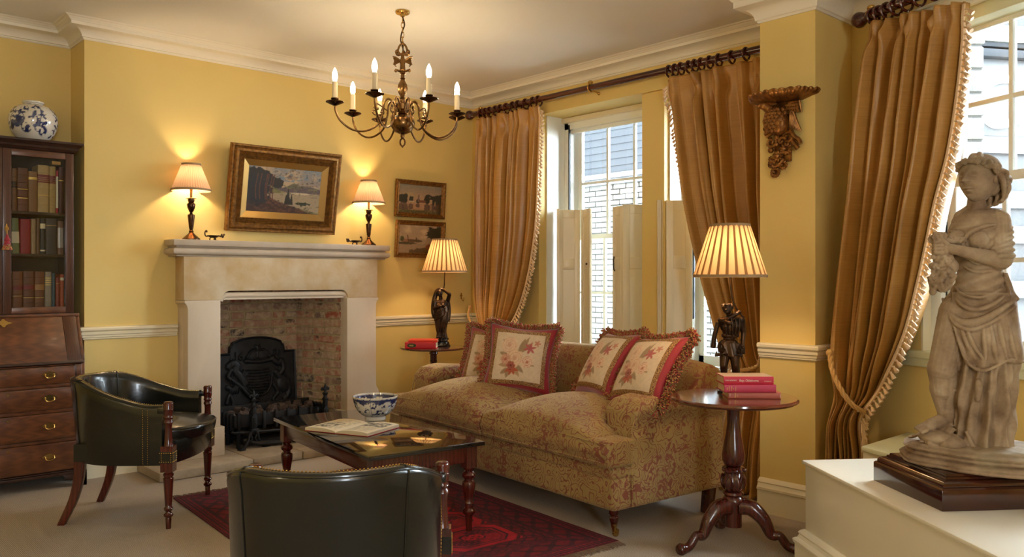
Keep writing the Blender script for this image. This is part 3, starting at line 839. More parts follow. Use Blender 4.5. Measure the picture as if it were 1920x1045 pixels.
for i in range(3):
    (xa, ya), (xb, yb) = pts[i], pts[i+1]
    d = Vector((xb-xa, yb-ya)); Ls = d.length; d.normalize(); ang = math.atan2(d.y, d.x); nn = Vector((-d.y, d.x))
    for row in range(18):
        z = .092+row*.0655
        s_ = -.16 if row % 2 else -.03
        k = row % 3
        while s_ < Ls:
            fl = (k % 2 == 0); ln = .222 if fl else .104
            mid = s_+ln/2
            if mid-ln/2 < -.012 or mid+ln/2 > Ls+.012:
                # cut brick at the corner
                a_ = max(mid-ln/2, .002); b_ = min(mid+ln/2, Ls-.002)
                if b_-a_ > .035:
                    me = brick_mesh(b_-a_, .054, .05, row*7+k, 'brick', .003); me.materials.append(MAT['brick'])
                    p = Vector((xa, ya))+d*((a_+b_)/2)+nn*.019
                    link('brick', me, None, fb, loc=(p.x, p.y, z), rot=(0, 0, ang))
            else:
                p = Vector((xa, ya))+d*mid+nn*(.019+rnd.uniform(-.002, .002))
                link('brick', (full if fl else half)[rnd.randrange(4)], None, fb, loc=(p.x, p.y, z), rot=(rnd.uniform(-.01, .01), rnd.uniform(-.012, .012), ang))
            s_ += ln+.012; k += 1
# cast iron fireback with relief
def seg_d(X, Z, a, b_):
    ax, az = a; bx, bz = b_; dx, dz = bx-ax, bz-az; l2 = dx*dx+dz*dz+1e-12
    t = np.clip(((X-ax)*dx+(Z-az)*dz)/l2, 0, 1)
    return np.hypot(X-ax-t*dx, Z-az-t*dz)
def stroke(H, X, Z, pts_, w_, h_, cur=True):
    P = catmull([(p[0], p[1], 0) for p in pts_], 5) if cur and len(pts_) > 2 else [Vector((p[0], p[1], 0)) for p in pts_]
    D = np.full(X.shape, 9.)
    for a, b_ in zip(P[:-1], P[1:]): D = np.minimum(D, seg_d(X, Z, (a.x, a.y), (b_.x, b_.y)))
    return np.maximum(H, h_*np.clip(1-(D/w_)**2, 0, 1)**.5)
def blob(H, X, Z, c, rx, rz, h_, a=0):
    dx, dz = X-c[0], Z-c[1]; ca, sa = cos(a), sin(a)
    q = ((dx*ca+dz*sa)/rx)**2+((-dx*sa+dz*ca)/rz)**2
    return np.maximum(H, h_*np.clip(1-q, 0, 1)**.5)
nu, nv = 150, 170
Wf, Hf = .64, .72
us = np.linspace(-Wf/2, Wf/2, nu); vs_ = np.linspace(0, 1, nv)
def topz(x):
    ax = abs(x)
    if ax > .222: return .60
    q = .60+.105*math.sqrt(max(0, 1-(ax/.25)**2))
    return max(.60, q+.015 if ax < .20 else q)
TZ = np.array([topz(x) for x in us])
X = np.tile(us, (nv, 1)); Z = vs_[:, None]*TZ[None, :]
H = np.zeros(X.shape)
# raised rim
edge = np.minimum(np.minimum(X+Wf/2, Wf/2-X), np.minimum(TZ[None, :]-Z, Z+.1))
H = np.maximum(H, .014*np.clip(1-(edge/.016)**2, 0, 1)**.5)
# crown
H = blob(H, X, Z, (-.035, .575), .05, .042, .014); H = blob(H, X, Z, (.045, .575), .05, .042, .014)
H = stroke(H, X, Z, [(-.10, .532), (.005, .522), (.11, .532)], .016, .018); H = stroke(H, X, Z, [(0, .56), (.0, .64)], .012, .016)
H = stroke(H, X, Z, [(-.02, .65), (.0, .63), (.02, .65)], .008, .012); H = stroke(H, X, Z, [(-.09, .56), (-.05, .61), (0, .61), (.06, .61), (.10, .56)], .009, .02)
# date figures either side of the crown
H = stroke(H, X, Z, [(-.175, .545), (-.175, .60)], .006, .012); H = stroke(H, X, Z, [(-.125, .60), (-.148, .575), (-.148, .55), (-.13, .545), (-.122, .56), (-.14, .572)], .006, .012)
H = stroke(H, X, Z, [(.135, .60), (.155, .605), (.15, .585), (.135, .57), (.158, .55)], .006, .012); H = stroke(H, X, Z, [(.18, .60), (.178, .55)], .006, .012)
# shield, supporters and scroll
H = blob(H, X, Z, (-.01, .40), .13, .12, .010); H = stroke(H, X, Z, [(-.12, .46), (-.13, .36), (-.06, .28), (.02, .26), (.09, .31), (.11, .42)], .010, .022)
for k in range(9): H = stroke(H, X, Z, [(-.10+.02*(k % 2), .46-k*.022), (-.02, .455-k*.022), (.08, .46-k*.022)], .006, .016)
H = stroke(H, X, Z, [(-.235, .50), (-.20, .52), (-.17, .50), (-.18, .46), (-.15, .42), (-.11, .36)], .030, .022)      # lion
H = stroke(H, X, Z, [(-.22, .47), (-.245, .42), (-.20, .38), (-.14, .33), (-.09, .27), (-.02, .22), (.04, .20)], .018, .024)
H = stroke(H, X, Z, [(-.25, .34), (-.20, .32), (-.17, .36)], .02, .016); H = stroke(H, X, Z, [(-.26, .22), (-.24, .28), (-.21, .22), (-.23, .16), (-.17, .19), (-.14, .17)], .016, .020)
for k in range(5): H = stroke(H, X, Z, [(-.24+.018*k, .29), (-.225+.018*k, .34)], .006, .02)
H = stroke(H, X, Z, [(.12, .54), (.17, .50), (.20, .52), (.215, .46), (.19, .42)], .022, .022)                        # unicorn
H = stroke(H, X, Z, [(.09, .56), (.15, .52)], .007, .022); H = blob(H, X, Z, (.21, .33), .055, .075, .024, .5); H = stroke(H, X, Z, [(.15, .43), (.19, .38), (.24, .36), (.26, .27), (.22, .22)], .024, .02)
H = stroke(H, X, Z, [(.13, .33), (.16, .27), (.12, .22), (.17, .18), (.23, .20)], .018, .02); H = stroke(H, X, Z, [(.10, .16), (.15, .19), (.21, .14), (.27, .17), (.28, .11)], .017, .02)
H = stroke(H, X, Z, [(-.27, .13), (-.22, .10), (-.18, .14), (-.2, .17), (-.16, .12), (-.10, .10)], .015, .018)
H = stroke(H, X, Z, [(-.08, .12), (0, .16), (.08, .12), (.02, .09)], .014, .016); H = stroke(H, X, Z, [(.0, .2), (.06, .16), (.02, .11)], .012, .016)
for k in range(14):
    a = k*2.4; H = blob(H, X, Z, (.27*cos(a)*.9, .08+.02*sin(3*a)), .022, .014, .014, a)
m = MB(); idx = lambda j, i: j*nu+i
vs = [(X[j, i], -.02-H[j, i], Z[j, i]) for j in range(nv) for i in range(nu)]
fs = [(idx(j, i), idx(j, i+1), idx(j+1, i+1), idx(j+1, i)) for j in range(nv-1) for i in range(nu-1)]
m.add(vs, fs)
bd = [idx(0, i) for i in range(nu)]+[idx(j, nu-1) for j in range(1, nv)]+[idx(nv-1, i) for i in range(nu-2, -1, -1)]+[idx(j, 0) for j in range(nv-2, 0, -1)]
o_ = len(m.v); m.v += [(m.v[i][0], .015, m.v[i][2]) for i in bd]; nb = len(bd)
m.f += [(bd[k], o_+k, o_+(k+1) % nb, bd[(k+1) % nb]) for k in range(nb)]; m.f.append(tuple(o_+k for k in range(nb)))
obj('fireback', m, MAT['iron'], None, loc=(2.905, 6.115, .125), rot=(R(-4), 0, 0), sharp=50, label='black cast iron fireback with relief crown, lion and unicorn leaning on the bricks', category='fireback')

# fire grate
gt = thing('fire_grate', 'black iron basket grate standing in the brick firebox', 'grate', (2.92, 5.90, .06))
m = MB()
m.box(-.37, .37, -.145, -.135, .155, .245); m.box(-.37, -.36, -.14, .13, .155, .245); m.box(.36, .37, -.14, .13, .155, .245); m.box(-.37, .37, .12, .13, .155, .28)
m.tube([(-.40, -.16, .135), (-.38, -.165, .125), (0, -.20, .11), (.38, -.165, .125), (.40, -.16, .135)], .011, 8)
for x in np.linspace(-.34, .34, 8): m.box(x-.011, x+.011, -.16, -.143, .13, .262)
for x in (-.372, .372):
    for y in (-.10, -.04, .02, .08): m.box(x-.012, x+.012, y-.010, y+.010, .13, .258)
obj('basket', m, MAT['iron'], gt, bevel=.002)
m = MB()
for y in np.linspace(-.12, .11, 9): m.box(-.36, .36, y-.006, y+.006, .150, .162)
obj('fire_bars', m, MAT['iron'], gt)
m = MB().tube([(-.30, -.14, .06), (-.2, -.19, .03), (0, -.21, .022), (.2, -.19, .03), (.30, -.14, .06)], .018, 8).box(-.3, .3, -.15, .1, .03, .045)
obj('ash_pan', m, MAT['soot'], gt)
for x, y in ((-.33, .06), (.33, .06), (-.33, -.12), (.33, -.12)): obj('leg', MB().box(x-.014, x+.014, y-.01, y+.01, 0, .16), MAT['iron'], gt, bevel=.003)
m = MB(); r2 = random.Random(4)
for k in range(420): m.ball((2.92+r2.uniform(-.35, .35), 5.90+r2.uniform(-.13, .11), .06+.175+r2.uniform(0, .022)), r2.uniform(.004, .010), 5, 4)
obj('ember_chips', m, MAT['ash'], None, kind='stuff', label='pale ember chips heaped in the grate', category='embers')
cp = [(-.33,.02,.05),(-.27,-.06,.052),(-.20,.05,.045),(-.14,-.05,.06),(-.10,.06,.05),(-.05,-.08,.045),(.0,.02,.06),(.06,-.04,.05),(.10,.07,.05),(.15,-.03,.055),(.21,-.07,.045),(.23,.05,.055),(.29,-.02,.05),(.33,.06,.045),(.04,.08,.05),(-.24,.09,.045),(.17,.09,.05),(-.02,-.10,.035)]
for k, (x, y, s_) in enumerate(cp):
    r3 = random.Random(k); mm = MB().box(-s_*.62, s_*.62, -s_*.5, s_*.5, -s_*.5, s_*.5)
    me = mesh_of(mm, 'coal', flat=True); bm = bmesh.new(); bm.from_mesh(me)
    bmesh.ops.subdivide_edges(bm, edges=bm.edges[:], cuts=2, use_grid_fill=True)
    for v in bm.verts: v.co = v.co*(.86+.28*r3.random())*(1-.14*(v.co.length/s_))
    bm.to_mesh(me); bm.free()
    link('coal', me, MAT['coal'], None, loc=(2.92+x, 5.90+y, .06+.205+s_*.45+.02*(y > .04)), rot=(r3.uniform(-.4, .4), r3.uniform(-.4, .4), r3.uniform(0, 3)), label='rough dark lump of imitation coal in the fire grate', category='coal', group='lumps of coal in the fire grate')
# firedogs
def firedog(x, y, label):
    t = thing('firedog', label, 'firedog', (x, y, .06), R(8))
    m = MB()
    pl = []
    for s_ in (-1, 1):
        m.tube([(s_*.012, 0, .135), (s_*.035, 0, .10), (s_*.040, 0, .07), (s_*.060, 0, .035), (s_*.085, 0, .012), (s_*.105, 0, .010)], [.016, .014, .012, .013, .014, .010], 8, flat=.9)
        m.tube([(s_*.022, 0, .10), (s_*.012, 0, .075), (s_*.022, 0, .055), (s_*.038, 0, .06)], [.008, .007, .007, .006], 8)
        m.box(s_*.10-.022, s_*.10+.022, -.022, .022, 0, .014)
    m.box(-.030, .030, -.018, .018, .125, .145)
    obj('scrolled_foot', m, MAT['iron'], t, bevel=.002)
    m = MB().prism([(-.022, .145), (.022, .145), (.022, .235), (0, .262), (-.022, .235)], lambda a, b_, h_: (a, h_, b_), -.014, .014)
    m.box(-.011, .011, -.018, -.013, .155, .225)
    m.box(-.014, .014, -.014, .014, .25, .31)
    m.tube([(-.008, -.019, .165), (.006, -.019, .18), (-.007, -.019, .20), (.005, -.019, .217)], .0035, 6)
    obj('standard', m, MAT['iron'], t, bevel=.003)
    m = MB().lathe([(.0, .30), (.024, .302), (.026, .31), (.016, .318), (.013, .335), (.022, .345), (.024, .352), (.012, .36), (.010, .37), (0, .372)], 16)
    obj('collar', m, MAT['iron'], t)
    m = MB().lathe([(.0, .365), (.010, .368), (.014, .385), (.010, .405), (.003, .425), (0, .432)], 12)
    for s_ in (-1, 1):
        m.tube([(0, 0, .370), (s_*.012, 0, .382), (s_*.024, 0, .392), (s_*.033, 0, .388), (s_*.032, 0, .376), (s_*.024, 0, .375)], [.006, .009, .009, .008, .006, .004], 8)
    obj('fleur_finial', m, MAT['iron'], t)
    obj('rear_bar', MB().box(-.01, .01, .014, .30, .06, .082).box(-.01, .01, .28, .30, 0, .08), MAT['iron'], t)
firedog(2.675, 5.71, 'left black iron firedog with fleur finial, in front of the grate')
firedog(3.255, 5.70, 'right black iron firedog with fleur finial, beside the right jamb')

# ------------------------------------------------------------------ bureau bookcase in the alcove
BX0, BX1, BC = .68, 1.53, 1.105
bu = thing('bureau_bookcase', 'dark oak bureau bookcase with glazed doors standing in the alcove', 'bureau', (BC, 5.88, 0))
BO = (BC, 5.88, 0)
bf = 5.66; bb = 6.12
def bbx(*a): return loc(MB().box(*a), BO)
m = MB()
m.box(BX0, BX0+.02, bf+.006, bb, .08, .80); m.box(BX1-.02, BX1, bf+.006, bb, .08, .80)
# slanted side cheeks
for x in (BX0, BX1-.02): m.prism([(bf+.006, .80), (bb, .80), (bb, 1.075), (5.80, 1.075)], lambda a, b_, h_: (h_, a, b_), x, x+.02)
m.box(BX0, BX1, bb-.015, bb, .08, 1.075); m.box(BX0+.02, BX1-.02, bf+.006, bb, .08, .10)
m.box(BX0, BX1, 5.785, bb, 1.06, 1.078)
for z in (.298, .482, .638, .770): m.box(BX0+.02, BX1-.02, bf+.004, bf+.05, z-.010, z+.010)
m.box(BX0+.02, BX0+.055, bf+.004, bf+.05, .64, .77); m.box(BX1-.055, BX1-.02, bf+.004, bf+.05, .64, .77)
m.box(BX0+.02, BX1-.02, bf+.03, bf+.05, .1, .77)
obj('carcass', loc(m, BO), MAT['oak'], bu, bevel=.002)
obj('base_moulding', loc(MB().box(BX0-.008, BX1+.008, bf-.012, bb, .078, .098).box(BX0-.004, BX1+.004, bf-.006, bb, .098, .108), BO), MAT['oakdark'], bu, bevel=.004)
for x0, sg in ((BX0-.008, 1), (BX1+.008, -1)):
    pl = [(0, .08), (0, 0), (.055, 0), (.058, .03), (.085, .045), (.12, .05), (.14, .078)]
    m = MB().prism([(x0+sg*a, b_) for a, b_ in pl][::sg], lambda a, b_, h_: (a, h_, b_), bf-.012, bf+.008)
    m.prism([(bf-.012+a, b_) for a, b_ in pl], lambda a, b_, h_: (h_, a, b_), min(x0, x0+sg*.02), max(x0, x0+sg*.02))
    obj('bracket_foot', loc(m, BO), MAT['oakdark'], bu, bevel=.002)
obj('back_foot', loc(MB().box(BX0, BX0+.05, bb-.06, bb, 0, .08).box(BX1-.05, BX1, bb-.06, bb, 0, .08), BO), MAT['oakdark'], bu)
# drawers
drz = [(.649, .757, BX0+.062, BX1-.062+.004), (.493, .626, BX0+.026, BX1-.026), (.310, .470, BX0+.026, BX1-.026), (.112, .286, BX0+.026, BX1-.026)]
for i, (z0, z1, xa, xb) in enumerate(drz):
    m = MB().box(xa, xb, bf-.004, bf+.02, z0, z1).box(xa+.006, xb-.006, bf-.010, bf-.004, z0+.006, z1-.006)
    d = obj('drawer', loc(m, BO), MAT['oak'], bu, bevel=.002)
    zc = (z0+z1)/2+.004
    for hx in (BC-.222, BC+.222):
        pl = []
        for k in range(28):
            a = 2*PI*k/28; rx = .033*(1+.18*cos(2*a)+.10*cos(6*a)); rz = .016*(1+.22*abs(sin(3*a)))
            pl.append((hx+rx*cos(a), zc+.004+rz*sin(a)))
        m = MB().prism(pl, lambda a, b_, h_: (a, h_, b_), bf-.0135, bf-.0095)
        m.tube(catmull([(hx-.024, bf-.018, zc+.006), (hx-.022, bf-.026, zc-.010), (hx, bf-.030, zc-.017), (hx+.022, bf-.026, zc-.010), (hx+.024, bf-.018, zc+.006)], 4), .0028, 8)
        for s_ in (-1, 1): m.ball((hx+s_*.024, bf-.018, zc+.006), .005, 8, 6)
        obj('handle', loc(m, BO), MAT['brass'], d)
    obj('keyhole', loc(MB().lathe([(0, -.001), (.007, -.001), (.007, .001), (0, .001)], 14).move(lambda x, y, z: (BC+x, bf-.0115+z, z1-.022+y)), BO), MAT['brass'], d)
for x in (BX0+.040, BX1-.040): obj('loper', loc(MB().box(x-.011, x+.011, bf-.006, bf+.03, .652, .755), BO), MAT['oak'], bu, bevel=.002)
# slanted flap
fa = (bf-.006, .783); fb_ = (5.792, 1.068)
dv = Vector((fb_[0]-fa[0], fb_[1]-fa[1])); ln = dv.length; dv.normalize(); nn = Vector((-dv.y, dv.x))
def fl(a, u, t): return (a, fa[0]+dv.x*u+nn.x*t, fa[1]+dv.y*u+nn.y*t)
def flbox(m, xa, xb, ua, ub, ta, tb):
    vs = [fl(x, u, t) for t in (ta, tb) for (x, u) in ((xa, ua), (xb, ua), (xb, ub), (xa, ub))]
    return m.add(vs, [(0,3,2,1),(4,5,6,7),(0,1,5,4),(1,2,6,5),(2,3,7,6),(3,0,4,7)])
m = flbox(MB(), BX0+.075, BX1-.10, 0, ln, -.018, 0)
flap = obj('slant_flap', loc(m, BO), MAT['oak'], bu, bevel=.002)
for q0, q1 in ((BX0+.02, BX0+.074), (BX1-.099, BX1-.022)): obj('flap_end_board', loc(flbox(MB(), q0, q1, 0, ln, -.018, .001), BO), MAT['oakv'], flap, bevel=.002)
m = MB(); flbox(m, BX0+.01, BX1-.01, -.012, .006, -.014, .006); obj('flap_lip', loc(m, BO), MAT['oakdark'], flap, bevel=.003)
pl = []
for k in range(40):
    a = 2*PI*k/40; rr_ = 1+.28*cos(4*a)+.12*cos(8*a); pl.append((BC+.034*rr_*cos(a), ln*.86+.020*rr_*sin(a)))
m = MB().prism(pl, lambda a, b_, h_: fl(a, b_, h_), .0005, .003); obj('keyhole_plate', loc(m, BO), MAT['brass'], flap)
# upper cabinet
ub_, uf = 6.12, 5.825; UX0, UX1 = .705, 1.505; UT = 2.115
m = MB()
m.box(UX0, UX0+.018, uf, ub_, 1.078, UT); m.box(UX1-.018, UX1, uf, ub_, 1.078, UT); m.box(UX0, UX1, ub_-.012, ub_, 1.078, UT); m.box(UX0, UX1, uf, ub_, UT-.018, UT)
obj('upper_case', loc(m, BO), MAT['oakv'], bu)
obj('back_lining', bbx(UX0+.018, UX1-.018, ub_-.016, ub_-.0125, 1.095, UT-.02), MAT['interior'], bu)
obj('bookcase_base', bbx(UX0+.018, UX1-.018, uf+.002, ub_-.017, 1.078, 1.105), MAT['oakdark'], bu)
for z in (1.455, 1.720): obj('shelf', bbx(UX0+.019, UX1-.019, uf+.03, ub_-.017, z-.020, z), MAT['oakdark'], bu, bevel=.003)
cpz = [(-.01, UT-.012), (.006, UT-.012), (.010, UT-.004), (.020, UT+.004), (.024, UT+.016), (.036, UT+.026), (.040, UT+.034), (.046, UT+.036), (.046, UT+.050), (-.3, UT+.050)]
cpz = [(max(o, -.05), z) for o, z in cpz]
m = moulding([(UX1, ub_), (UX1, uf-.018), (UX0, uf-.018), (UX0, ub_)][::1], cpz)
m = moulding([(UX0, ub_), (UX0, uf-.02), (UX1, uf-.02), (UX1, ub_)][::-1], cpz)
m.box(UX0+.02, UX1-.02, uf, ub_, UT+.03, UT+.0495)
obj('cornice', loc(m, BO), MAT['oakdark'], bu, sharp=25)
for (xa, xb) in ((UX0+.002, BC-.001), (BC+.001, UX1-.002)):
    z0, z1 = 1.082, UT-.016; st = .048
    m = MB()
    m.box(xa, xa+st, uf-.02, uf, z0, z1); m.box(xb-st, xb, uf-.02, uf, z0, z1)
    d = obj('door', loc(m, BO), MAT['oakv'], bu, bevel=.003)
    for q0, q1 in ((z0, z0+.040), (z1-.04, z1)): obj('door_rail', bbx(xa+st, xb-st, uf-.019, uf-.001, q0, q1), MAT['oak'], d, bevel=.003)
    obj('door_glass', bbx(xa+st+.001, xb-st-.001, uf-.012, uf-.009, z0+.041, z1-.041), MAT['glass'], d, flat=True)
    ex = xb-.024 if xa < BC-.1 else xa+.022
    pl = [(ex+.010*cos(2*PI*k/24)*(1+.3*cos(2*PI*k/24*4)), 1.605+.026*sin(2*PI*k/24)*(1+.25*cos(2*PI*k/24*4))) for k in range(24)]
    obj('escutcheon', loc(MB().prism(pl, lambda a, b_, h_: (a, h_, b_), uf-.0225, uf-.0195), BO), MAT['brass'], d)
obj('lock_label', bbx(1.388, 1.438, uf+.03, uf+.10, 2.028, 2.048), MAT['slip'], bu)
# tasselled key
kt = thing('key_tassel', 'red and gold tassel hanging from the key in the bookcase door', 'tassel', (1.127, 5.784, 1.50))
m = MB().lathe([(0, .07), (.006, .068), (.009, .055), (.014, .046), (.020, .034), (.015, .026), (.018, .018), (.020, .008), (0, .004)], 14)
obj('tassel_head', m, MAT['red_velvet'], kt)
m = MB()
for k in range(26):
    a = 2*PI*k/26; m.tube([(.012*cos(a), .008*sin(a), .012), (.021*cos(a), .014*sin(a), -.008), (.028*cos(a), .017*sin(a), -.026)], .0034, 5)
obj('tassel_skirt', m, MAT['fringe'], kt, kind='stuff')
obj('cord', MB().tube([(0, 0, .07), (.002, .006, .085), (0, .012, .10)], .0025, 6), MAT['rope'], kt)
obj('key', MB().tube([(0, .030, .105), (0, .006, .105)], .003, 6).tube([(.007*cos(a), .004, .105+.007*sin(a)) for a in np.linspace(0, 2*PI, 12)], .002, 5), MAT['brass'], kt)

# books in the bookcase
def shelf_book(x0, x1, z0, z1, col, label, tilt=0., bands=None, tag=None, cat='book', y=5.895, depth=.15, group=None, page=True, ribs=0):
    t = thing('book', label, cat, ((x0+x1)/2, y, z0), 0, group)
    w_, h_ = x1-x0-.002, z1-z0
    mt = M('book_cloth', col, .55, var=(26, tuple(c*.72 for c in col[:3])+(1,), .25), bmp=(90, .15, .001))
    prof = []
    m = MB()
    pl = [(-w_/2, depth), (-w_/2, .006)]+[(-w_/2*cos(PI*k/8), .006-.006*sin(PI*k/8)) for k in range(1, 8)]+[(w_/2, .006), (w_/2, depth)]
    th = min(.003, w_*.12)
    inn = [(w_/2-th, depth), (w_/2-th, .008), (-w_/2+th, .008), (-w_/2+th, depth)]
    m.prism(pl+inn, lambda a, b_, h: (a, b_, h), 0, h_)
    if ribs:
        for k in range(ribs): zz = h_*(k+1)/(ribs+1); m.tube([(-w_/2*cos(PI*q/8)*1.01, .006-.0075*sin(PI*q/8), zz) for q in range(9)], .0022, 6)
    c = obj('cover', m, mt, t, sharp=45)
    obj('pages', MB().box(-w_/2+th, w_/2-th, .009, depth-.006, .005, h_-.006), MAT['page'], t, flat=True)
    for (f0, f1, bc) in (bands or []):
        m = MB().grid(lambda u, v: (-(w_/2+.0006)*cos(PI*u), .006-.0068*sin(PI*u), h_*(f0+(f1-f0)*v)), 9, 2)
        obj('spine_label', m, bc, t)
    if tilt: t.rotation_euler = (0, tilt, 0)
    return t
lab_red = M('red_leather_label', S(120, 26, 34), .5); lab_dk = M('dark_label', S(48, 30, 24), .5); lab_w = M('pale_lettering', S(224, 204, 170), .6)
PXB = lambda px: 1.171+(px-22)*.00299
ZB = lambda py: 1.3+(522.5-py)*.00345
G1 = None
rows = [
 (1.7205, [(22.6,32.7,323,S(136,92,58),'tan leather book with dark scuffs at the left end of the top shelf',[(.55,.7,lab_dk)],4),
  (32.7,53.5,321,S(112,66,44),'brown ribbed leather book, second from the left on the top shelf',[(.50,.52,MAT['gold_leaf']),(.30,.32,MAT['gold_leaf'])],5),
  (53.5,71,326,S(140,96,58),'worn light brown leather book with faded title, third on the top shelf',[(.80,.86,MAT['gold_leaf'])],0),
  (71,92.7,313,S(192,158,104),'widest cream calf law book with red label on the top shelf',[(.63,.80,lab_red),(.70,.71,lab_w),(.74,.75,lab_w),(.36,.37,MAT['gold_leaf'])],5),
  (92.7,106,314,S(186,150,88),'narrower cream calf book with red label on the top shelf',[(.63,.80,lab_red),(.70,.71,lab_w),(.74,.75,lab_w)],5),
  (106,111,321,S(190,30,62),'thin bright red paperback on the top shelf',[(.12,.86,MAT['cream_ink'])],0),
  (111,121,314,S(84,32,30),'dark maroon book at the right end of the top shelf',[(.7,.72,MAT['gold_leaf'])],0)]),
 (1.4555, [(22.6,38,413,S(128,130,80),'olive green decorated cloth book leaning on the middle shelf',[(.3,.62,lab_w)],0),
  (38,58,414,S(150,28,40),'large red cloth book on the middle shelf',[],0),
  (58.5,68,413,S(168,138,102),'beige cloth book on the middle shelf right of the red one',[],0),
  (68,75.5,412,S(110,78,52),'narrow brown book on the middle shelf',[],0),
  (75.5,86,412,S(34,36,42),'black book with pale title on the middle shelf',[(.72,.86,lab_w),(.08,.12,lab_w)],0),
  (86,108,411,S(60,48,46),'wide charcoal brown book on the middle shelf',[(.8,.81,MAT['gold_leaf'])],0),
  (109,121,415,S(122,82,60),'brown book in creased clear wrapper at the right end of the middle shelf',[(.2,.8,M('wrapper_glint',S(176,160,150),.2))],0)]),
 (1.1055, [(24,43.5,509.5,S(128,74,44),'brown leather volume with red label, left on the bottom shelf',[(.52,.63,lab_red),(.35,.36,MAT['gold_leaf'])],4),
  (43.5,65.3,509,S(110,64,44),'brown leather volume with dark red band, second on the bottom shelf',[(.52,.63,lab_red),(.3,.31,MAT['gold_leaf'])],5),
  (65.3,84,509.5,S(116,66,40),'brown leather volume with gilt band, third on the bottom shelf',[(.5,.66,M('gilt_band',S(150,104,58),.5)),(.3,.31,MAT['gold_leaf'])],5),
  (84.5,98,510,S(150,136,122),'grey cloth book with lettered spine on the bottom shelf',[(.64,.66,MAT['gold_leaf']),(.7,.72,MAT['gold_leaf']),(.76,.78,MAT['gold_leaf']),(.82,.84,MAT['gold_leaf'])],0),
  (98.3,105,512.5,S(52,82,100),'thin blue book on the bottom shelf',[],0),
  (105.5,113.5,520.5,S(150,60,50),'short dull red book on the bottom shelf',[(.8,.81,MAT['gold_leaf'])],0),
  (114,122,514.5,S(190,84,50),'orange book at the right end of the bottom shelf',[(.82,.9,lab_w)],0)]),
]
for zb, bs in rows:
    for (pa, pb, pt, col, lab, bands, ribs) in bs:
        shelf_book(PXB(pa), PXB(pb), zb, ZB(pt), col, lab, tilt=(-.03 if 'leaning' in lab else 0), bands=bands, ribs=ribs)
# ------------------------------------------------------------------ pictures
def fbm(X, Y, sc, seed, oct_=4):
    r = np.random.RandomState(seed); out = np.zeros_like(X); amp = 1; tot = 0
    for o in range(oct_):
        n = int(sc*2**o)+3; g = r.rand(n+2, n+2)
        x = X*sc*2**o; y = Y*sc*2**o
        xi = np.clip(x.astype(int), 0, n); yi = np.clip(y.astype(int), 0, n); fx = x-xi; fy = y-yi
        fx = fx*fx*(3-2*fx); fy = fy*fy*(3-2*fy)
        out += amp*(g[yi, xi]*(1-fx)*(1-fy)+g[yi, xi+1]*fx*(1-fy)+g[yi+1, xi]*(1-fx)*fy+g[yi+1, xi+1]*fx*fy); tot += amp; amp *= .5
    return out/tot
def mixc(C, mask, col):
    m_ = np.clip(mask, 0, 1)[..., None]; return C*(1-m_)+np.array(col[:3])*m_
def ell(X, Y, cx, cy, rx, ry, n=None, k=.25, soft=12):
    q = 1-np.sqrt(((X-cx)/rx)**2+((Y-cy)/ry)**2)
    if n is not None: q = q+(n-.5)*2*k
    return np.clip(q*soft, 0, 1)
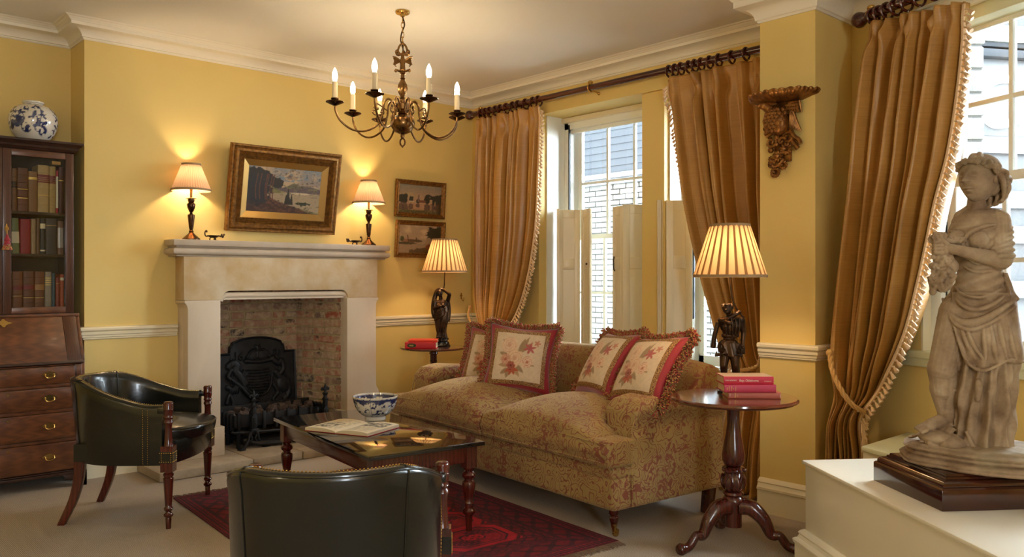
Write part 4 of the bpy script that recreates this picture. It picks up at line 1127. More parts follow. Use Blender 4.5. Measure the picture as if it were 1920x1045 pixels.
def paint_lake(X, Y):
    n1 = fbm(X, Y, 5, 1); n2 = fbm(X, Y, 14, 2); n3 = fbm(X, Y, 34, 3, 2)
    C = np.zeros(X.shape+(3,)); C[:] = S(150, 134, 122)[:3]
    C = mixc(C, (Y-.55)*2.2, S(142, 146, 150)); C = mixc(C, (n1-.40)*5*(Y > .45), S(188, 168, 142)); C = mixc(C, ((n2-.55)*6)*(Y > .7), S(120, 138, 156))
    C = mixc(C, (n1-.62)*8*(Y > .75), S(110, 96, 92))
    hill = .60+.06*np.sin(X*9+1)+.05*(n2-.5)
    C = mixc(C, (hill-Y)*30, S(112, 104, 96)); C = mixc(C, ((.70-.9*abs(X-.62))-Y)*30*(n1*.5+.75), S(106, 104, 82))
    C = mixc(C, ((.585+.04*np.exp(-((X-.85)/.1)**2))-Y)*30, S(96, 84, 92)); C = mixc(C, (n2-.5)*6*(Y < .58)*(Y > .48), S(120, 116, 86))
    C = mixc(C, (.48-Y)*40, S(166, 152, 128)); C = mixc(C, (n3-.5)*4*(Y < .48), S(146, 134, 112)); C = mixc(C, ell(X, Y, .72, .455, .14, .02), S(206, 190, 164))
    C = mixc(C, ((.66-1.0*(X-.3))-Y)*16*(X > .28)*(Y > .44), S(124, 122, 76)); C = mixc(C, (n2-.5)*8*((.66-1.0*(X-.3)) > Y)*(Y > .46)*(X > .3), S(158, 150, 92))
    C = mixc(C, (.20-(X-.55)*.35-Y)*20*(X > .5), S(94, 96, 54)); C = mixc(C, ell(X, Y, .76, .235, .10, .035, n3, .6), S(46, 56, 42))
    g = .42-.42*np.clip((X-.15)/.8, 0, 1)+.05*(n2-.5)
    C = mixc(C, (g-Y)*30, S(70, 48, 38)); C = mixc(C, (n3-.5)*6*(g > Y), S(104, 66, 46)); C = mixc(C, (n2-.58)*8*(g > Y), S(46, 34, 34))
    for k in range(9):
        cx = .02+.045*k; C = mixc(C, ell(X, Y, cx, .86-.03*(k % 3)-.02*k*(k > 5), .10, .10, n2, .5, 9), S(44, 44, 44))
    C = mixc(C, ell(X, Y, .36, .68, .11, .05, n2, .7), S(48, 44, 38)); C = mixc(C, ell(X, Y, .12, .5, .22, .34, n3, .35, 8), S(42, 44, 50))
    for x0 in (.12, .17, .245, .265, .31, .34): C = mixc(C, (1-abs(X-x0-.01*np.sin(Y*9))/.008)*3*(Y < .84)*(Y > .28), S(96, 58, 44))
    for x0, h_ in ((.55, .56), (.525, .42), (.60, .44), (.575, .36)): C = mixc(C, (1-abs(X-x0)/(.03*(h_+.02-Y)/.28+.001))*6*(Y < h_)*(Y > .2)+(n3-.6), S(44, 44, 36)*1 if False else S(44, 44, 36))
    return C*(.66+.22*n3[..., None])*np.array([1.05, .97, .86])
def paint_pond(X, Y, kind):
    n1 = fbm(X, Y, 5, 11+kind); n2 = fbm(X, Y, 14, 12+kind); n3 = fbm(X, Y, 40, 13+kind, 2)
    C = np.zeros(X.shape+(3,))
    if kind == 0:
        C[:] = S(176, 146, 118)[:3]; C = mixc(C, (Y-.55)*2.4, S(132, 128, 116)); C = mixc(C, (n1-.5)*4*(Y > .6), S(176, 156, 112))
        W = .36
        C = mixc(C, (W-Y)*40, S(178, 142, 112))
        for (cx, ry, rx, cy) in ((.04, .16, .09, .50), (.14, .19, .07, .50), (.28, .12, .06, .48), (.44, .08, .05, .43), (.67, .18, .08, .5), (.78, .17, .09, .5), (.93, .22, .1, .52)):
            C = mixc(C, ell(X, Y, cx, cy, rx, ry, n2, .4, 9), S(54, 56, 50)); C = mixc(C, ell(X, Y, cx, W*2-cy-.02, rx, ry, n2, .4, 7)*.8, S(74, 62, 60))
        C = mixc(C, (1-abs(X-.455)/.018)*5*(Y < .66)*(Y > .4), S(122, 104, 100)); C = mixc(C, ell(X, Y, .54, .43, .10, .05), S(120, 78, 62))
        C = mixc(C, (1-abs(X-.29)/.07)*5*(abs(Y-.40) < .03), S(190, 170, 144)); C = mixc(C, (1-abs(X-.75)/.035)*5*(Y < .52)*(Y > .36), S(176, 150, 118)); C = mixc(C, (1-abs(X-.75)/.03)*3*(Y < .34)*(Y > .12), S(150, 124, 100))
        C = mixc(C, (.11+.04*n2-Y)*30, S(86, 84, 56)); C = mixc(C, (n3-.5)*6*(Y < .13), S(120, 108, 70)); C = mixc(C, (X-.86)*9*(Y < .4), S(70, 58, 36))
    else:
        C[:] = S(170, 148, 122)[:3]; C = mixc(C, (n1-.5)*4*(Y > .5), S(198, 174, 140))
        W = .36; C = mixc(C, (W-Y)*40, S(160, 138, 112))
        C = mixc(C, (1-abs(X-.2)/.16)*5*(Y < .50)*(Y > .38), S(150, 108, 86)); C = mixc(C, ell(X, Y, .07, .5, .05, .12, n2, .4), S(76, 80, 50)); C = mixc(C, ell(X, Y, .38, .44, .16, .05, n2, .4), S(90, 72, 50))
        C = mixc(C, (1-abs(X-.40)/.015)*5*(Y < .56)*(Y > .42), S(84, 60, 46)); C = mixc(C, ell(X, Y, .14, .35, .26, .05, n2, .3), S(78, 72, 48))
        C = mixc(C, ell(X, Y, .86, .72, .26, .26, n2, .5, 9), S(56, 54, 38)); C = mixc(C, (X-.74)*12*(Y < .6), S(72, 56, 38)); C = mixc(C, ell(X, Y, .62, .06, .34, .15, n2, .4), S(92, 74, 48)); C = mixc(C, ell(X, Y, .72, .22, .09, .12, n2, .4), S(134, 76, 52))
        C = mixc(C, (1-abs(X-.22+.1*(Y-.4))/.012)*4*(Y < .64)*(Y > .4), S(92, 56, 42))
    return C*(.72+.26*n3[..., None])
MAT['canvas'] = attr_mat('oil_painting', .42, .25, (180, .12, .001))
def picture(name, label, x0, x1, zb, zt, y_b, y_t, frame, painter, group=None):
    """frame outline on the wall; it leans forward at the top"""
    Wd = x1-x0; Hd = math.hypot(zt-zb, y_b-y_t)
    t = thing(name, label, 'picture', (x0, y_b, zb), 0, group)
    t.rotation_euler = (math.atan2(y_b-y_t, zt-zb), 0, 0)
    tot = frame[-1][0]
    def ring(prof, nm, mat, sharp=25):
        m = MB(); cs = []
        for (d, h) in prof:
            cs.append([(d, -h, d), (Wd-d, -h, d), (Wd-d, -h, Hd-d), (d, -h, Hd-d)])
        vs = [p for c in cs for p in c]; fs = []
        for i in range(len(prof)-1):
            for k in range(4): fs.append((i*4+k, i*4+(k+1) % 4, (i+1)*4+(k+1) % 4, (i+1)*4+k))
        m.add(vs, fs); obj(nm, m, mat, t, sharp=sharp)
    ring(frame, 'frame', MAT['frame'])
    return t, Wd, Hd, tot
fr = [(0, .0), (0, .035), (.006, .043), (.014, .043), (.022, .036), (.034, .050), (.050, .052), (.060, .040)]
for k in range(5): fr += [(.064+k*.008, .036-k*.003), (.068+k*.008, .040-k*.003)]
fr += [(.104, .026)]
t, Wd, Hd, _ = picture('large_landscape_painting', 'large gilt framed oil painting of pines beside a mountain lake above the mantel', 2.495, 3.385, 1.652, 2.275, 5.815, 5.70, fr, None)
m = MB(); d0, d1 = .104, .150
c0_ = [(d0, -.028, d0), (Wd-d0, -.028, d0), (Wd-d0, -.028, Hd-d0), (d0, -.028, Hd-d0)]; c1_ = [(d1, -.010, d1), (Wd-d1, -.010, d1), (Wd-d1, -.010, Hd-d1), (d1, -.010, Hd-d1)]
m.add(c0_+c1_, [(k, (k+1) % 4, 4+(k+1) % 4, 4+k) for k in range(4)]); obj('gilt_slip', m, MAT['slip'], t, sharp=20)
def canvas(t, x0, x1, z0, z1, y, painter, nx, nz):
    m = MB().grid(lambda u, v: (x0+(x1-x0)*u, y, z0+(z1-z0)*v), nx, nz)
    n0 = len(m.v); m.add([(x0, y+.006, z0), (x1, y+.006, z0), (x1, y+.006, z1), (x0, y+.006, z1)], [(0, 1, 2, 3)])
    me = bpy.data.meshes.new('canvas'); me.from_pydata(m.v, [], m.f)
    U, V = np.meshgrid(np.linspace(0, 1, nx), np.linspace(0, 1, nz)); c = painter(U, V).reshape(-1, 3)
    setcol(me, np.vstack([c, np.full((4, 3), .1)])); link('canvas', me, MAT['canvas'], t)
canvas(t, d1-.004, Wd-d1+.004, d1-.004, Hd-d1+.004, -.009, paint_lake, 190, 110)
m = MB().box(.03, Wd-.03, -.004, .010, .03, Hd-.03); obj('backing', m, MAT['oakdark'], t)
fr2 = [(0, 0), (0, .022), (.004, .027), (.012, .027), (.018, .018), (.022, .016), (.030, .020), (.034, .018), (.040, .008)]
for (lab, zb, zt, kd) in (('small gilt framed painting of a pond at dusk, upper one of the pair', 1.826, 2.143, 0), ('small gilt framed river painting below the other, partly behind the lamp shade', 1.482, 1.797, 1)):
    t, Wd, Hd, _ = picture('small_landscape_painting', lab, 3.972, 4.497-.005*kd, zb, zt, 5.815, 5.79, fr2, None)
    canvas(t, .038, Wd-.038, .038, Hd-.038, -.008, lambda U, V, kd=kd: paint_pond(U, V, kd), 110, 70)
    obj('backing', MB().box(.01, Wd-.01, -.004, .008, .01, Hd-.01), MAT['oakdark'], t)

# ------------------------------------------------------------------ porcelain
MAT['porcelain'] = attr_mat('blue_and_white_porcelain', .12, .7)
WHT = np.array(S(214, 208, 196)[:3]); BLU = np.array(S(38, 48, 92)[:3]); BLM = np.array(S(80, 88, 116)[:3])
def lathe_painted(name, prof, n, parent, painter, z_extra=0):
    m = MB().lathe(prof, n); me = mesh_of(m, name, sharp=60)
    v = np.array([v.co[:] for v in me.vertices]); setcol(me, painter(v)); return link(name, me, MAT['porcelain'], parent)
vz = thing('ginger_jar', 'round blue and white porcelain jar standing on top of the bookcase', 'jar', (1.30, 5.93, 2.165))
ctrl = [(.075, 0), (.080, .004), (.098, .02), (.128, .06), (.146, .11), (.150, .15), (.142, .19), (.120, .225), (.090, .246), (.064, .254), (.060, .262), (.066, .268), (.066, .276), (.060, .280)]
cc = catmull([(r_, z_, 0) for r_, z_ in ctrl], 7); prof = [(max(p.x, .001)*.93, p.y*.93) for p in cc]+[(.050, .245), (.05, .22), (0.001, .20)]
def paint_jar(v):
    a = np.arctan2(v[:, 1], v[:, 0]); z = v[:, 2]
    base = R(-118)                       # towards the room
    U = ((a-base+PI) % (2*PI)-PI)*.14; Z = z
    n = np.array([mnoise.noise(Vector((float(p[0])*60, float(p[1])*60, float(p[2])*60))) for p in v]); n2 = np.array([mnoise.noise(Vector((float(p[0])*26+5, float(p[1])*26, float(p[2])*26))) for p in v])
    C = np.tile(WHT, (len(v), 1)); 
    def mx(mask, col): 
        nonlocal C
        k = np.clip(mask, 0, 1)[:, None]; C = C*(1-k)+col*k
    for c0, zz, rr in ((-.062, .130, .050), (.28, .13, .05), (-.38, .13, .05)):
        d = np.hypot(U-c0, (Z-zz)*1.05)
        mx((rr-d)*400*((n > .0)*.6+(Z < zz-.01)*.5), BLM); mx((1-abs(d-rr)/.003)*2, BLU); mx((rr-d)*300*(n2 > .28), BLU)
    for c0, zz, r1 in ((-.105, .185, .028), (-.02, .19, .03), (-.12, .09, .03), (-.005, .075, .032), (.055, .20, .03), (.10, .06, .03), (.02, .135, .014)):
        d = np.hypot((U-c0)*.9, Z-zz); mx((r1-d)*200*(n > -.02), BLU)
    d = np.hypot((U-.075)*1.0, (Z-.125)*.65); mx((.05-d)*200*((n > .08)), BLU); mx((.05-d)*200*(n2 > .2), BLM)
    mx((1-abs(U-.078-.1*(Z-.12))/.004)*2*(Z > .09)*(Z < .19), BLU)
    mx((abs(a-base) > 1.2)*(n > .12)*1., BLU)
    mx((1-abs(Z-.233)/.006)*3*(n > -.1), BLU)
    mx((Z > .2395)*1., WHT*.95)
    return C
lathe_painted('body', prof, 150, vz, paint_jar)
bw = thing('porcelain_bowl', 'blue and white porcelain bowl on the black topped coffee table', 'bowl', (2.690, 4.13, .4705))
ctrl = [(.060, 0), (.060, .012), (.056, .020), (.075, .028), (.100, .050), (.118, .080), (.128, .115), (.133, .138)]
cc = catmull([(r_, z_, 0) for r_, z_ in ctrl], 7); prof = [(p.x, p.y) for p in cc]+[(.131, .139)]+[(p.x-.005, p.y+.002) for p in cc[:14:-1]]+[(.04, .026), (.0005, .025)]
def paint_bowl(v):
    a = np.arctan2(v[:, 1], v[:, 0]); z = v[:, 2]; r_ = np.hypot(v[:, 0], v[:, 1])
    n = np.array([mnoise.noise(Vector((float(p[0])*75, float(p[1])*75, float(p[2])*75))) for p in v])
    n2 = np.array([mnoise.noise(Vector((float(p[0])*34+9, float(p[1])*34, float(p[2])*34))) for p in v])
    C = np.tile(WHT, (len(v), 1))
    def mx(mask, col):
        nonlocal C
        k = np.clip(mask, 0, 1)[:, None]; C = C*(1-k)+col*k
    mx((z > .026)*(z < .132)*np.clip((n-.13)*30, 0, 1)*(abs(n2) < .34), BLU*.8)
    mx((1-abs(z-.122)/.008)*4, BLU); mx((1-abs(((a*8/(2*PI)) % 1)-.5)/.35)*3*(z > .098)*(z < .116)*(z > .098+.03*abs(((a*8/(2*PI)) % 1)-.5)), BLU)
    mx((abs(((a*8/(2*PI)+.5) % 1)-.5) < .014)*(z > .03)*.7, BLU); mx((z < .022)*1., WHT)
    return C
lathe_painted('body', prof, 170, bw, paint_bowl)

# ------------------------------------------------------------------ lamps
def bulb_light(parent, p, watts, rad=.028, col=(1, .76, .47)):
    l = bpy.data.lights.new('lamp_bulb', 'POINT'); l.energy = watts; l.color = col; l.shadow_soft_size = rad
    o = bpy.data.objects.new('lamp_bulb', l); COL.objects.link(o); o.parent = parent; o.location = p
def shade(parent, rb, rt, z0, z1, mat, npl, deep, c=(0, 0), trim=MAT['shade_trim'], dark=None):
    n = npl*6
    def f(u, v):
        a = 2*PI*u; q = (u*npl) % 1; rr = rb+(rt-rb)*v
        return (c[0]+(rr+deep*(1 if q < .5 else -1)*.5*min(1, 10*min(q, abs(q-.5), 1-q)))*cos(a), c[1]+(rr+deep*(1 if q < .5 else -1)*.5*min(1, 10*min(q, abs(q-.5), 1-q)))*sin(a), z0+(z1-z0)*v)
    m = MB().grid(f, n, 12, closeu=True)
    s_ = obj('lamp_shade', m, mat, parent, sharp=180)
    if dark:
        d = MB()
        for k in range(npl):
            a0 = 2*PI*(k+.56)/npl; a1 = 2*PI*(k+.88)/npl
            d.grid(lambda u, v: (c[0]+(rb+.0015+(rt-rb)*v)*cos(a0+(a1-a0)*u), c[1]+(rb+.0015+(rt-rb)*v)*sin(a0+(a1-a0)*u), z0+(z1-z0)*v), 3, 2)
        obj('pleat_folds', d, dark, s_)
    for zz, rr in ((z0, rb), (z1, rt)): obj('binding', MB().lathe([(rr-.002, -.007), (rr+.004, -.007), (rr+.004, .007), (rr-.002, .007), (rr-.002, -.007)], n, (c[0], c[1], zz), caps=False), trim, s_)
    m = MB().tube([(c[0]+rt*.98*cos(a), c[1]+rt*.98*sin(a), z1-.02) for a in np.linspace(0, 2*PI, 24)], .0015, 5)
    for k in range(3):
        a = 2*PI*k/3; m.tube([(c[0], c[1], z1-.02), (c[0]+rt*.98*cos(a), c[1]+rt*.98*sin(a), z1-.02)], .0015, 5)
    obj('shade_ring', m, MAT['brass'], s_)
    return s_
def mantel_lamp(x, label):
    t = thing('brass_candlestick_lamp', label, 'lamp', (x, 5.735, 1.568))
    p = [(0, 0), (.060, 0), (.060, .008), (.054, .014), (.040, .026), (.022, .042), (.014, .054), (.017, .060), (.011, .068), (.012, .075)]
    obj('base', MB().lathe(p, 28), MAT['darkbrass'], t)
    p = [(.0, .074), (.012, .075), (.015, .085), (.020, .130), (.024, .168), (.023, .176), (.011, .180), (.009, .192), (.015, .198), (.018, .206), (.026, .226), (.029, .245), (.027, .252), (.018, .258), (.020, .266), (.023, .272), (.023, .282), (.012, .286), (0, .286)]
    obj('stem', MB().lathe(p, 16), MAT['darkbrass'], t)
    obj('drip_plate', MB().lathe([(0, .284), (.034, .285), (.037, .288), (.034, .290), (0, .289)], 24), MAT['agedbrass'], t)
    obj('candle_tube', MB().lathe([(0, .288), (.0085, .288), (.0085, .345), (.011, .348), (.011, .375), (0, .38)], 14), MAT['agedbrass'], t)
    shade(t, .130, .061, .346, .524, MAT['shade_small'], 44, .0035)
    bulb_light(t, (0, 0, .440), MANTEL_LAMP_W, .022)
    return t
mantel_lamp(2.229, 'slim brass lamp with pleated shade on the left end of the mantel')
mantel_lamp(3.672, 'slim brass lamp with pleated shade on the right end of the mantel')
# little bronze dishes
def dish(x, lab, fl):
    t = thing('figural_dish', lab, 'dish', (x, 5.715, 1.568))
    obj('bowl', MB().lathe([(0, .018), (.014, .019), (.026, .026), (.033, .036), (.031, .036), (.022, .028), (.0, .023)], 20, flute=lambda a, z: .10*abs(sin(4*a))).move(lambda x_, y, z: (x_*1.25, y, z)), MAT['bronze'], t)
    m = MB()
    m.tube(catmull([(-fl*.035, 0, .032), (-fl*.052, 0, .028), (-fl*.060, 0, .045), (-fl*.056, 0, .064), (-fl*.046, 0, .066), (-fl*.047, 0, .056)], 4), .0045, 7); m.ball((-fl*.050, 0, .064), .009, 8, 6)
    obj('swan_neck', m, MAT['bronze'], t)
    m = MB(); m.tube([(fl*.036, 0, .034), (fl*.055, 0, .030), (fl*.068, 0, .036)], .006, 7)
    for k in range(5): m.ball((fl*(.058+.005*k), .004*(k % 2), .034+.010*sin(k*2)), .0075, 7, 5)
    obj('leaf_handle', m, MAT['bronze'], t)
    for k in range(3):
        a = 2*PI*k/3+.5; obj('foot', MB().tube([(.015*cos(a), .012*sin(a), .022), (.025*cos(a), .020*sin(a), .012), (.022*cos(a), .018*sin(a), .004)], [.004, .004, .006], 6), MAT['bronze'], t)
dish(2.377, 'small dark bronze footed dish beside the left mantel lamp', 1)
dish(3.535, 'small dark bronze footed dish beside the right mantel lamp', -1)

# ------------------------------------------------------------------ chandelier
cx, cy = CS(-.681, 5.138)
ch = thing('brass_chandelier', 'antique brass eight light chandelier with eagle and ball body hanging over the sofa', 'chandelier', (cx, cy, 0), YAW)
# local frame: x to the picture's right, y away from the tripod
obj('ceiling_rose', MB().lathe([(.0, 2.928), (.012, 2.930), (.018, 2.945), (.040, 2.948), (.045, 2.955), (.045, 2.9645), (0, 2.9645)], 32, flute=lambda a, z: .05*cos(12*a) if z < 2.95 else 0), MAT['brass'], ch)
m = MB()
for k in range(6):
    z = 2.908-k*.030; e = k % 2
    P = [((.009*cos(a) if e else 0), (0 if e else .009*cos(a)), z+.019*sin(a)) for a in np.linspace(0, 2*PI, 17)[:-1]]
    obj('chain_link', MB().tube(P, .0026, 6, closed=True), MAT['brass'], ch)
obj('flex', MB().tube(catmull([(0, 0, 2.93), (.012, 0, 2.88), (-.006, .0, 2.83), (-.012, 0, 2.78), (.002, 0, 2.74), (0, 0, 2.62)], 5), .0045, 7), MAT['darkbrass'], ch)
m = MB()
m.tube(catmull([(-.004, 0, 2.69), (-.028, 0, 2.715), (-.018, 0, 2.75), (0, 0, 2.762), (.018, 0, 2.75), (.028, 0, 2.715), (.004, 0, 2.69)], 5), .0065, 8)
for s_ in (-1, 1):
    m.tube(catmull([(0, 0, 2.70), (s_*.030, 0, 2.692), (s_*.040, 0, 2.712), (s_*.030, 0, 2.722)], 4), [.008]*13, 7)
    m.ball((s_*.034, 0, 2.716), .009, 8, 6)
    for k in range(7):
        q = k/6; m.tube([(s_*.012, 0, 2.655), (s_*(.045+.012*q), .002, 2.660-.045*q+.018), (s_*(.062-.022*q), 0, 2.672-.062*q+.010)], [.007, .0065, .004], 6)
    m.tube([(0, 0, 2.60), (s_*.020, 0, 2.592), (s_*.045, 0, 2.600), (s_*.040, 0, 2.585)], [.008, .008, .008, .005], 7); m.ball((s_*.044, 0, 2.594), .009, 8, 6)
m.cap((0, 0, 2.695), (0, 0, 2.60), .010, .018); m.ball((0, 0, 2.65), (.018, .014, .03))
m.ball((.006, 0, 2.712), .010)
obj('double_eagle', m, MAT['agedbrass'], ch)
p = [(0, 2.585), (.016, 2.585), (.020, 2.578), (.012, 2.570), (.012, 2.550), (.018, 2.545), (.012, 2.538)]
p += [(.014, 2.530), (.026, 2.505), (.029, 2.48), (.025, 2.455), (.013, 2.430), (.018, 2.424), (.014, 2.415), (.020, 2.405), (.018, 2.395)]
obj('fluted_baluster', MB().lathe(p[::-1], 36, flute=lambda a, z: .10*cos(9*a) if 2.432 < z < 2.532 else 0), MAT['agedbrass'], ch)
obj('arm_hub', MB().lathe([(0, 2.315), (.020, 2.318), (.034, 2.326), (.024, 2.336), (.028, 2.345), (.038, 2.352), (.040, 2.385), (.032, 2.392), (.018, 2.398), (0, 2.40)], 32), MAT['agedbrass'], ch)
obj('ball_body', MB().lathe([(0, 2.196), (.020, 2.199), (.052, 2.214), (.072, 2.245), (.076, 2.268), (.070, 2.292), (.046, 2.312), (.020, 2.320), (0, 2.321)], 40), MAT['agedbrass'], ch)
m = MB().lathe([(0, 2.170), (.010, 2.174), (.014, 2.186), (.012, 2.197), (0, 2.199)], 16)
m.tube([(.015*cos(a), 0, 2.148+.024*sin(a)) for a in np.linspace(0, 2*PI, 17)[:-1]], .0055, 8, closed=True); m.ball((0, 0, 2.120), .006, 8, 6)
obj('pendant_ring', m, MAT['agedbrass'], ch)
arms = [(-.1595, -.38), (-.400, -.165), (.158, -.265), (.355, .07), (-.316, .17), (.372, .205), (-.152, .385), (.150, .400)]
arms = [(-.109, -.39), (-.385, -.17), (.190, -.26), (.318, .31), (-.3435, .175), (.327, .185), (-.204, .385), (.095, .427)]
for (ax, ay) in arms:
    rr_ = math.hypot(ax, ay); ux, uy = ax/rr_, ay/rr_
    def AP(r_, z): return (ux*r_, uy*r_, z)
    k = rr_/.40
    P = catmull([AP(.030, 2.335), AP(.050*k, 2.385), AP(.085*k, 2.412), AP(.112*k, 2.385), AP(.120*k, 2.32), AP(.150*k, 2.245), AP(.225*k, 2.202), AP(.300*k, 2.205), AP(.365*k, 2.250), AP(.395*k, 2.305), AP(rr_, 2.350)], 5)
    a = obj('arm', MB().tube(P, .0062, 8), MAT['agedbrass'], ch, sharp=180)
    m = MB()
    m.tube(catmull([AP(.118*k, 2.355), AP(.155*k, 2.375), AP(.170*k, 2.350), AP(.150*k, 2.338), AP(.148*k, 2.352)], 4), .0042, 7)
    m.tube(catmull([AP(.122*k, 2.312), AP(.165*k, 2.305), AP(.182*k, 2.325), AP(.166*k, 2.333), AP(.160*k, 2.322)], 4), .0042, 7)
    m.tube(catmull([AP(.145*k, 2.252), AP(.150*k, 2.285), AP(.168*k, 2.280), AP(.166*k, 2.266)], 4), .004, 7)
    for (r_, z) in ((.120, 2.34), (.170, 2.35), (.18, 2.322), (.165, 2.27)): m.ball(AP(r_*k, z), .0065, 7, 5)
    obj('scroll_ornament', m, MAT['agedbrass'], a)
    obj('drip_pan', MB().lathe([(0, 2.338), (.012, 2.342), (.030, 2.350), (.055, 2.362), (.054, 2.366), (.030, 2.358), (.014, 2.360), (.014, 2.372), (.024, 2.380), (.024, 2.386), (0, 2.388)], 28, (ax, ay, 0)), MAT['darkbrass'], a)
    obj('candle_sleeve', MB().lathe([(0, 2.386), (.0165, 2.386), (.0155, 2.484), (.012, 2.488), (0, 2.488)], 18, (ax, ay, 0)), MAT['candle'], a)
    pr = [(.0, 2.486), (.009, 2.488), (.0140, 2.500), (.0165, 2.516), (.0145, 2.536), (.009, 2.554), (.003, 2.566), (0, 2.569)]
    obj('candle_bulb', MB().lathe(pr, 14, (ax, ay, 0)), MAT['bulb'], a, sharp=180)

# ------------------------------------------------------------------ tables with pillar and tripod
def leg_tripod(ang, reach, hh, rad=.024):
    """cabriole leg from the pillar to the floor"""
    P = catmull([(.030, 0, hh), (.085, 0, hh-.005), (.140, 0, hh-.055), (.175, 0, hh-.120), (.215, 0, .075), (.255, 0, .030), (reach, 0, .022)], 6)
    n = len(P); rad_ = [np.interp(i/(n-1), [0, .2, .45, .7, .88, .95, 1], [rad*1.5, rad*1.35, rad*.95, rad*.72, rad*.75, rad*1.05, rad*.75]) for i in range(n)]
    P = [(p.x*cos(ang), p.x*sin(ang), p.z) for p in P]
    m = MB().tube(P, rad_, 12)
    return m
def near_table():
    x, y = 3.492, 2.225
    t = thing('tripod_table', 'mahogany tripod wine table with carved pillar at the near end of the sofa', 'table', (x, y, 0), YAW)
    p = [(0, .700), (.20, .700), (.285, .703), (.296, .708), (.303, .716), (.302, .724), (.296, .7285), (0, .7285)]
    obj('table_top', MB().lathe(p, 72), MAT['mahog_top'], t)
    p = [(0, .702), (.055, .702), (.040, .690), (.030, .672), (.032, .666), (.030, .660), (.030, .60), (.036, .55), (.048, .49), (.055, .445), (.054, .42), (.044, .400), (.030, .392)]
    obj('pillar', MB().lathe(p[::-1], 36), MAT['mahog'], t)
    p = [(.030, .392), (.044, .388), (.052, .378), (.050, .368), (.038, .360), (.048, .345), (.054, .32), (.052, .30), (.042, .280), (.034, .272)]
    m = MB().lathe(p[::-1], 60, flute=lambda a, z: (.10*cos(5*a)+.05*cos(10*a+6*(z-.3)*10)) if z < .362 else (.10*cos(5*a)))
    for k in range(5):
        a = 2*PI*k/5+.3
        for s_ in (-1, 1):
            m.tube(catmull([(.040*cos(a), .040*sin(a), .278), (.055*cos(a+s_*.28), .055*sin(a+s_*.28), .30), (.058*cos(a+s_*.25), .058*sin(a+s_*.25), .33), (.052*cos(a), .052*sin(a), .352)], 4), [.004]*13, 6)
        m.ball((.050*cos(a+.6), .050*sin(a+.6), .376), (.012, .012, .009), 8, 6)
    obj('carved_leaf_vase', m, MAT['mahog'], t)
    p = [(.034, .272), (.046, .268), (.050, .258), (.042, .248), (.050, .240), (.054, .226), (.052, .214), (.040, .210), (.040, .10), (.02, .095), (0, .095)]
    obj('pillar_block', MB().lathe(p[::-1], 32), MAT['mahog'], t)
    for a in (R(-158), R(-22), R(88)):
        obj('leg', leg_tripod(a, .315, .200, .029), MAT['mahog'], t, sharp=60)
    return t
near_table()
def far_table():
    x, y = 4.065, 5.385
    t = thing('tripod_table', 'small round dark table with plain column in the corner beyond the sofa', 'table', (x, y, 0), .4)
    obj('table_top', MB().lathe([(0, .722), (.20, .722), (.262, .726), (.272, .732), (.275, .739), (.270, .745), (0, .745)], 64), MAT['mahog_top'], t)
    p = [(0, .724), (.050, .724), (.048, .712), (.034, .704), (.036, .690), (.028, .680), (.027, .635), (.031, .630), (.027, .622), (.028, .30), (.036, .27), (.030, .25), (.034, .14), (.02, .12), (0, .12)]
    obj('pillar', MB().lathe(p[::-1], 28), MAT['mahog'], t)
    for k in range(3): obj('leg', leg_tripod(2*PI*k/3, .24, .19, .02).move(lambda a, b_, c: (a, b_, c)), MAT['mahog'], t, sharp=60)
far_table()

